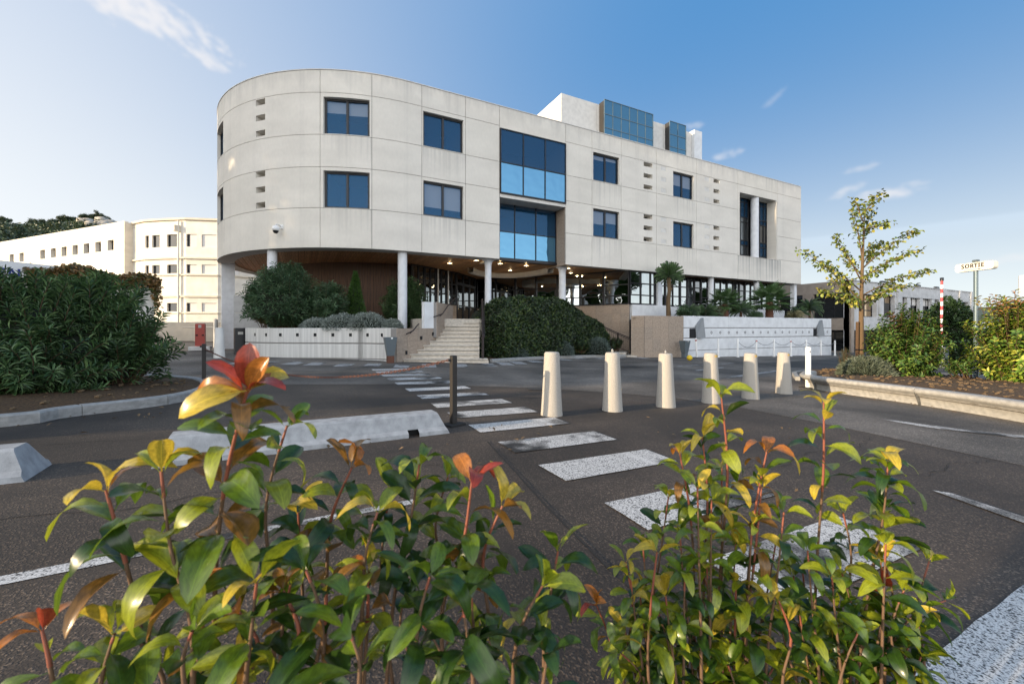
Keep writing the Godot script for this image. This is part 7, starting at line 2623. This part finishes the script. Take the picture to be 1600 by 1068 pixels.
func make_annex() -> void:
	var t := thing("annex_building", "low two-storey beige and white annexe right of the clinic", "building", V(46.5, gy(46.5), 20.76))
	var x := 46.48
	var dd := 20.76
	# left side, seen at an angle, runs away from the corner
	var a := Vector2(x, dd + 19.0)
	var b := Vector2(x, dd)
	var hs := [[19.0 - 3.0, 19.0 - 0.3, 2.4, 4.85], [19.0 - 3.0, 19.0 - 0.3, -0.8, 1.25], [19.0 - 8.0, 19.0 - 4.0, 2.4, 4.85]]
	var fb := holed_wall(t, a, b, -2.0, 6.0, hs, M.annex_beige, 0.3)
	var o := V(a.x, 0, a.y)
	for h in hs:
		glaze(t, "window", o + fb * Vector3(h[0], 0, -0.28), o + fb * Vector3(h[1], 0, -0.28), h[2], h[3], [0.33, 0.66], [0.35], 0.08, 0.08, M.frame, [M.annex_glass], 0.5)
	# long front
	a = Vector2(x, dd); b = Vector2(76.7, dd)
	hs = [[2.5, 5.6, 2.55, 4.80], [6.9, 9.55, 2.55, 4.85], [10.9, 20.6, 2.35, 4.8], [23.1, 25.6, 2.7, 4.8], [27.1, 29.4, 2.55, 4.75], [1.0, 9.5, -1.0, 1.25], [11.0, 20.6, -1.0, 1.25]]
	fb = holed_wall(t, a, b, -2.0, 6.0, hs, M.annex_white, 0.45)
	o = V(a.x, 0, a.y)
	for i in hs.size():
		var h: Array = hs[i]
		var n := maxi(2, int((h[1] - h[0]) / 1.1))
		var cuts := range(1, n).map(func(k): return float(k) / n)
		glaze(t, "window", o + fb * Vector3(h[0], 0, -0.43), o + fb * Vector3(h[1], 0, -0.43), h[2], h[3], cuts, [0.3, 0.65], 0.09, 0.09, M.frame, [M.glow_tint_glass] if i == 0 else [M.annex_glass, M.annex_glass, M.glow_tint_glass if i == 1 else M.shutter if i == 2 else M.annex_glass], 0.5)
	var st := S()
	for k in 3:
		st = S()
		cbox(st, V(x + 11.6 + k * 3.1 + 1.2, 3.55, dd + 0.18), Vector3(0.75, 2.45, 0.3), 0.03)
		part("pillar", st, M.annex_white, t)
	for q in [[0.25, 0.6], [5.9, 0.8], [9.85, 0.95], [21.3, 1.0], [26.1, 0.5], [29.7, 0.5]]:
		st = S()
		cbox(st, V(x + q[0] + q[1] / 2, 2.1, dd - 0.08), Vector3(q[1], 8.0, 0.14), 0.02)
		part("pilaster", st, M.annex_white if q[0] > 1 else M.annex_beige, t)
	st = S()
	boxr(st, x + 0.3, 76.5, -2.0, 5.7, dd + 0.6, dd + 18.6)
	part("roof", st, M.annex_beige, t)
	st = S()
	boxr(st, x - 0.03, 76.73, 6.003, 6.08, dd - 0.1, dd + 0.4)
	part("coping", st, M.annex_white, t)
	for q in [[54.0, 0.5], [62.0, 0.6], [67.0, 0.45]]:
		st = S()
		cbox(st, V(q[0], 6.2, dd + 0.25), Vector3(q[1] * 1.6, 0.28, 0.3), 0.06)
		part("flood_light", st, M.black_box, t)
	# white parked van roof / low white block behind the bushes
	var w := thing("white_cabin", "small white flat-roofed cabin seen between the bushes before the annexe", "cabin", V(44.0, gy(44), 11.6))
	st = S()
	cbox(st, Vector3(0, 1.15, 0), Vector3(2.6, 2.3, 2.2), 0.05)
	sub("body", st, M.dark_panel, w)
	st = S()
	cbox(st, Vector3(0, 2.45, 0), Vector3(2.9, 0.5, 2.5), 0.05)
	sub("roof", st, M.white_paint, w)

func make_hills(clump: Mesh) -> void:
	var nz := FastNoiseLite.new()
	nz.seed = 130
	nz.frequency = 0.012
	nz.fractal_octaves = 4
	var ridge := func(az: float) -> float:
		var k := [[-80.0, 4.0], [-50.0, 8.0], [-30.0, 9.2], [-24.0, 9.5], [-21.0, 9.8], [-19.5, 10.15], [-18.0, 10.5], [-16.5, 10.2], [-15.0, 8.5], [-12.0, 6.0], [0.0, 3.0], [12.0, 0.5]]
		for i in k.size() - 1:
			if az <= k[i + 1][0]: return lerpf(k[i][1], k[i + 1][1], smoothstep(k[i][0], k[i + 1][0], az))
		return 0.5
	var at := func(az: float, u: float) -> Vector3:   # u: 0 foot, 1 ridge
		var dist := lerpf(150.0, 380.0, u)
		if u > 1.0: dist = 380.0 + (u - 1.0) * 500.0
		var top: float = 380.0 * tan(deg_to_rad(ridge.call(az))) - 3.0
		var y := top * (smoothstep(0.0, 1.0, u) * 0.6 + 0.4 * u) if u <= 1.0 else top * (1.0 - (u - 1.0) * 1.2)
		y += 5.0 * nz.get_noise_2d(az * 20.0, u * 200.0) * minf(u, 1.0)
		return V(dist * sin(deg_to_rad(az)), y - 1.0, dist * cos(deg_to_rad(az)))
	var st := S(true)
	var NA := 60
	var NU := 16
	for i in NA:
		for j in NU:
			var c := []
			for q in [[0, 0], [1, 0], [1, 1], [0, 1]]:
				c.append(at.call(-80.0 + 92.0 * (i + q[0]) / NA, 1.4 * (j + q[1]) / NU))
			quad(st, c[0], c[1], c[2], c[3])
	setting("hill", st, M.hill_soil)
	rng.seed = 131
	var xf := []
	var cl := []
	for i in 9000:
		var az := rr(-60, 4)
		var u := pow(rng.randf(), 0.7) * 0.985
		var p: Vector3 = at.call(az, u)
		if nz.get_noise_2d(az * 60.0, u * 300.0) > 0.32: continue
		for k in 3:
			var s := rr(1.6, 3.8)
			xf.append(Transform3D(Basis.from_euler(Vector3(rr(0, 6), rr(0, 6), 0)) * s, p + Vector3(rr(-2, 2), s * 0.25 + rr(0, 1.5), rr(-2, 2))))
			cl.append(tint(PINE, 0.6, 1.4))
	var wood := many("hillside_wood", self, clump, M.leaf_mat, xf, cl)
	tag(wood, "dark scrubby wood covering the hillside behind the left building", "wood", "", "stuff")
	st = S(true)
	for i in 26:
		var p: Vector3 = at.call(-17.6 + rr(-1.2, 1.0), rr(0.86, 0.95))
		cbox(st, p + Vector3.UP * rr(1.5, 3.0), Vector3(rr(3, 8), rr(2, 4), rr(3, 6)), 0.8, Basis.from_euler(Vector3(rr(-.3, .3), rr(0, 6), 0)))
	single("rock_outcrop", st, M.rock, "pale rock outcrop just below the wooded ridge", "rock")
	# pines on the ridge
	var azs := [-23.7, -22.9, -22.0, -21.4, -20.8, -20.2, -19.5, -18.8, -18.3, -17.9, -17.4, -16.6]
	var hts := [6.0, 5.0, 7.5, 6.5, 6.0, 8.0, 5.5, 7.0, 6.0, 8.5, 6.0, 6.5]
	for i in azs.size():
		var p: Vector3 = at.call(azs[i], 0.99)
		var lab: String = ["leftmost pine on the ridge, at the border of the picture", "low pine second from the left on the ridge", "tall pine third from the left on the ridge", "pine fourth from the left on the ridge", "low pine fifth from the left on the ridge", "tall broad pine in the middle of the wooded ridge", "low pine just right of the middle of the ridge", "tall pine left of the rock outcrop on the ridge", "low pine directly left of the tallest ridge pine", "tallest pine on the ridge, above the rock outcrop", "low pine directly right of the tallest ridge pine", "rightmost pine on the ridge, just above the white roofline"][i]
		big_tree("ridge_pine", lab, "pines on the ridge", p, hts[i], Vector3(rr(2.2, 3.8), hts[i] * 0.36, 2.6), 400, PINE, 140 + i, 1.1, clump, 0.3)
	# far hill at the right
	st = S(true)
	var far := func(i: int, j: int) -> Vector3:
		var az := 60.0 + i * 1.0
		var el := [0.2, 1.2, 2.35, 1.6][j] as float
		var dist := [900.0, 1150.0, 1450.0, 1700.0][j] as float
		if j >= 1: el *= 0.35 + 0.65 * smoothstep(96.0, 79.0, az) + 0.09 * sin(az * 0.9) + 0.05 * sin(az * 2.7)
		el *= smoothstep(60.0, 72.0, az)
		return V(dist * sin(deg_to_rad(az)), dist * tan(deg_to_rad(el)) - 4.0, dist * cos(deg_to_rad(az)))
	for i in 45:
		for j in 3: quad(st, far.call(i, j), far.call(i + 1, j), far.call(i + 1, j + 1), far.call(i, j + 1))
	setting("far_hill", st, M.hill_far)

func _ready() -> void:
	rng.seed = 1
	set_up()
	make_materials()
	mat("bollard_yellow", lin(0.62, 0.40, 0.10), 0.85)
	rng.seed = 2
	make_ground()
	make_islands()
	rng.seed = 3
	make_clinic()
	rng.seed = 4
	make_left_wing()
	make_annex()
	make_hills(clump_mesh(12, 0.22, 3))
	rng.seed = 5
	make_front()
	make_furniture()
	make_plants()
	make_near_shrubs()
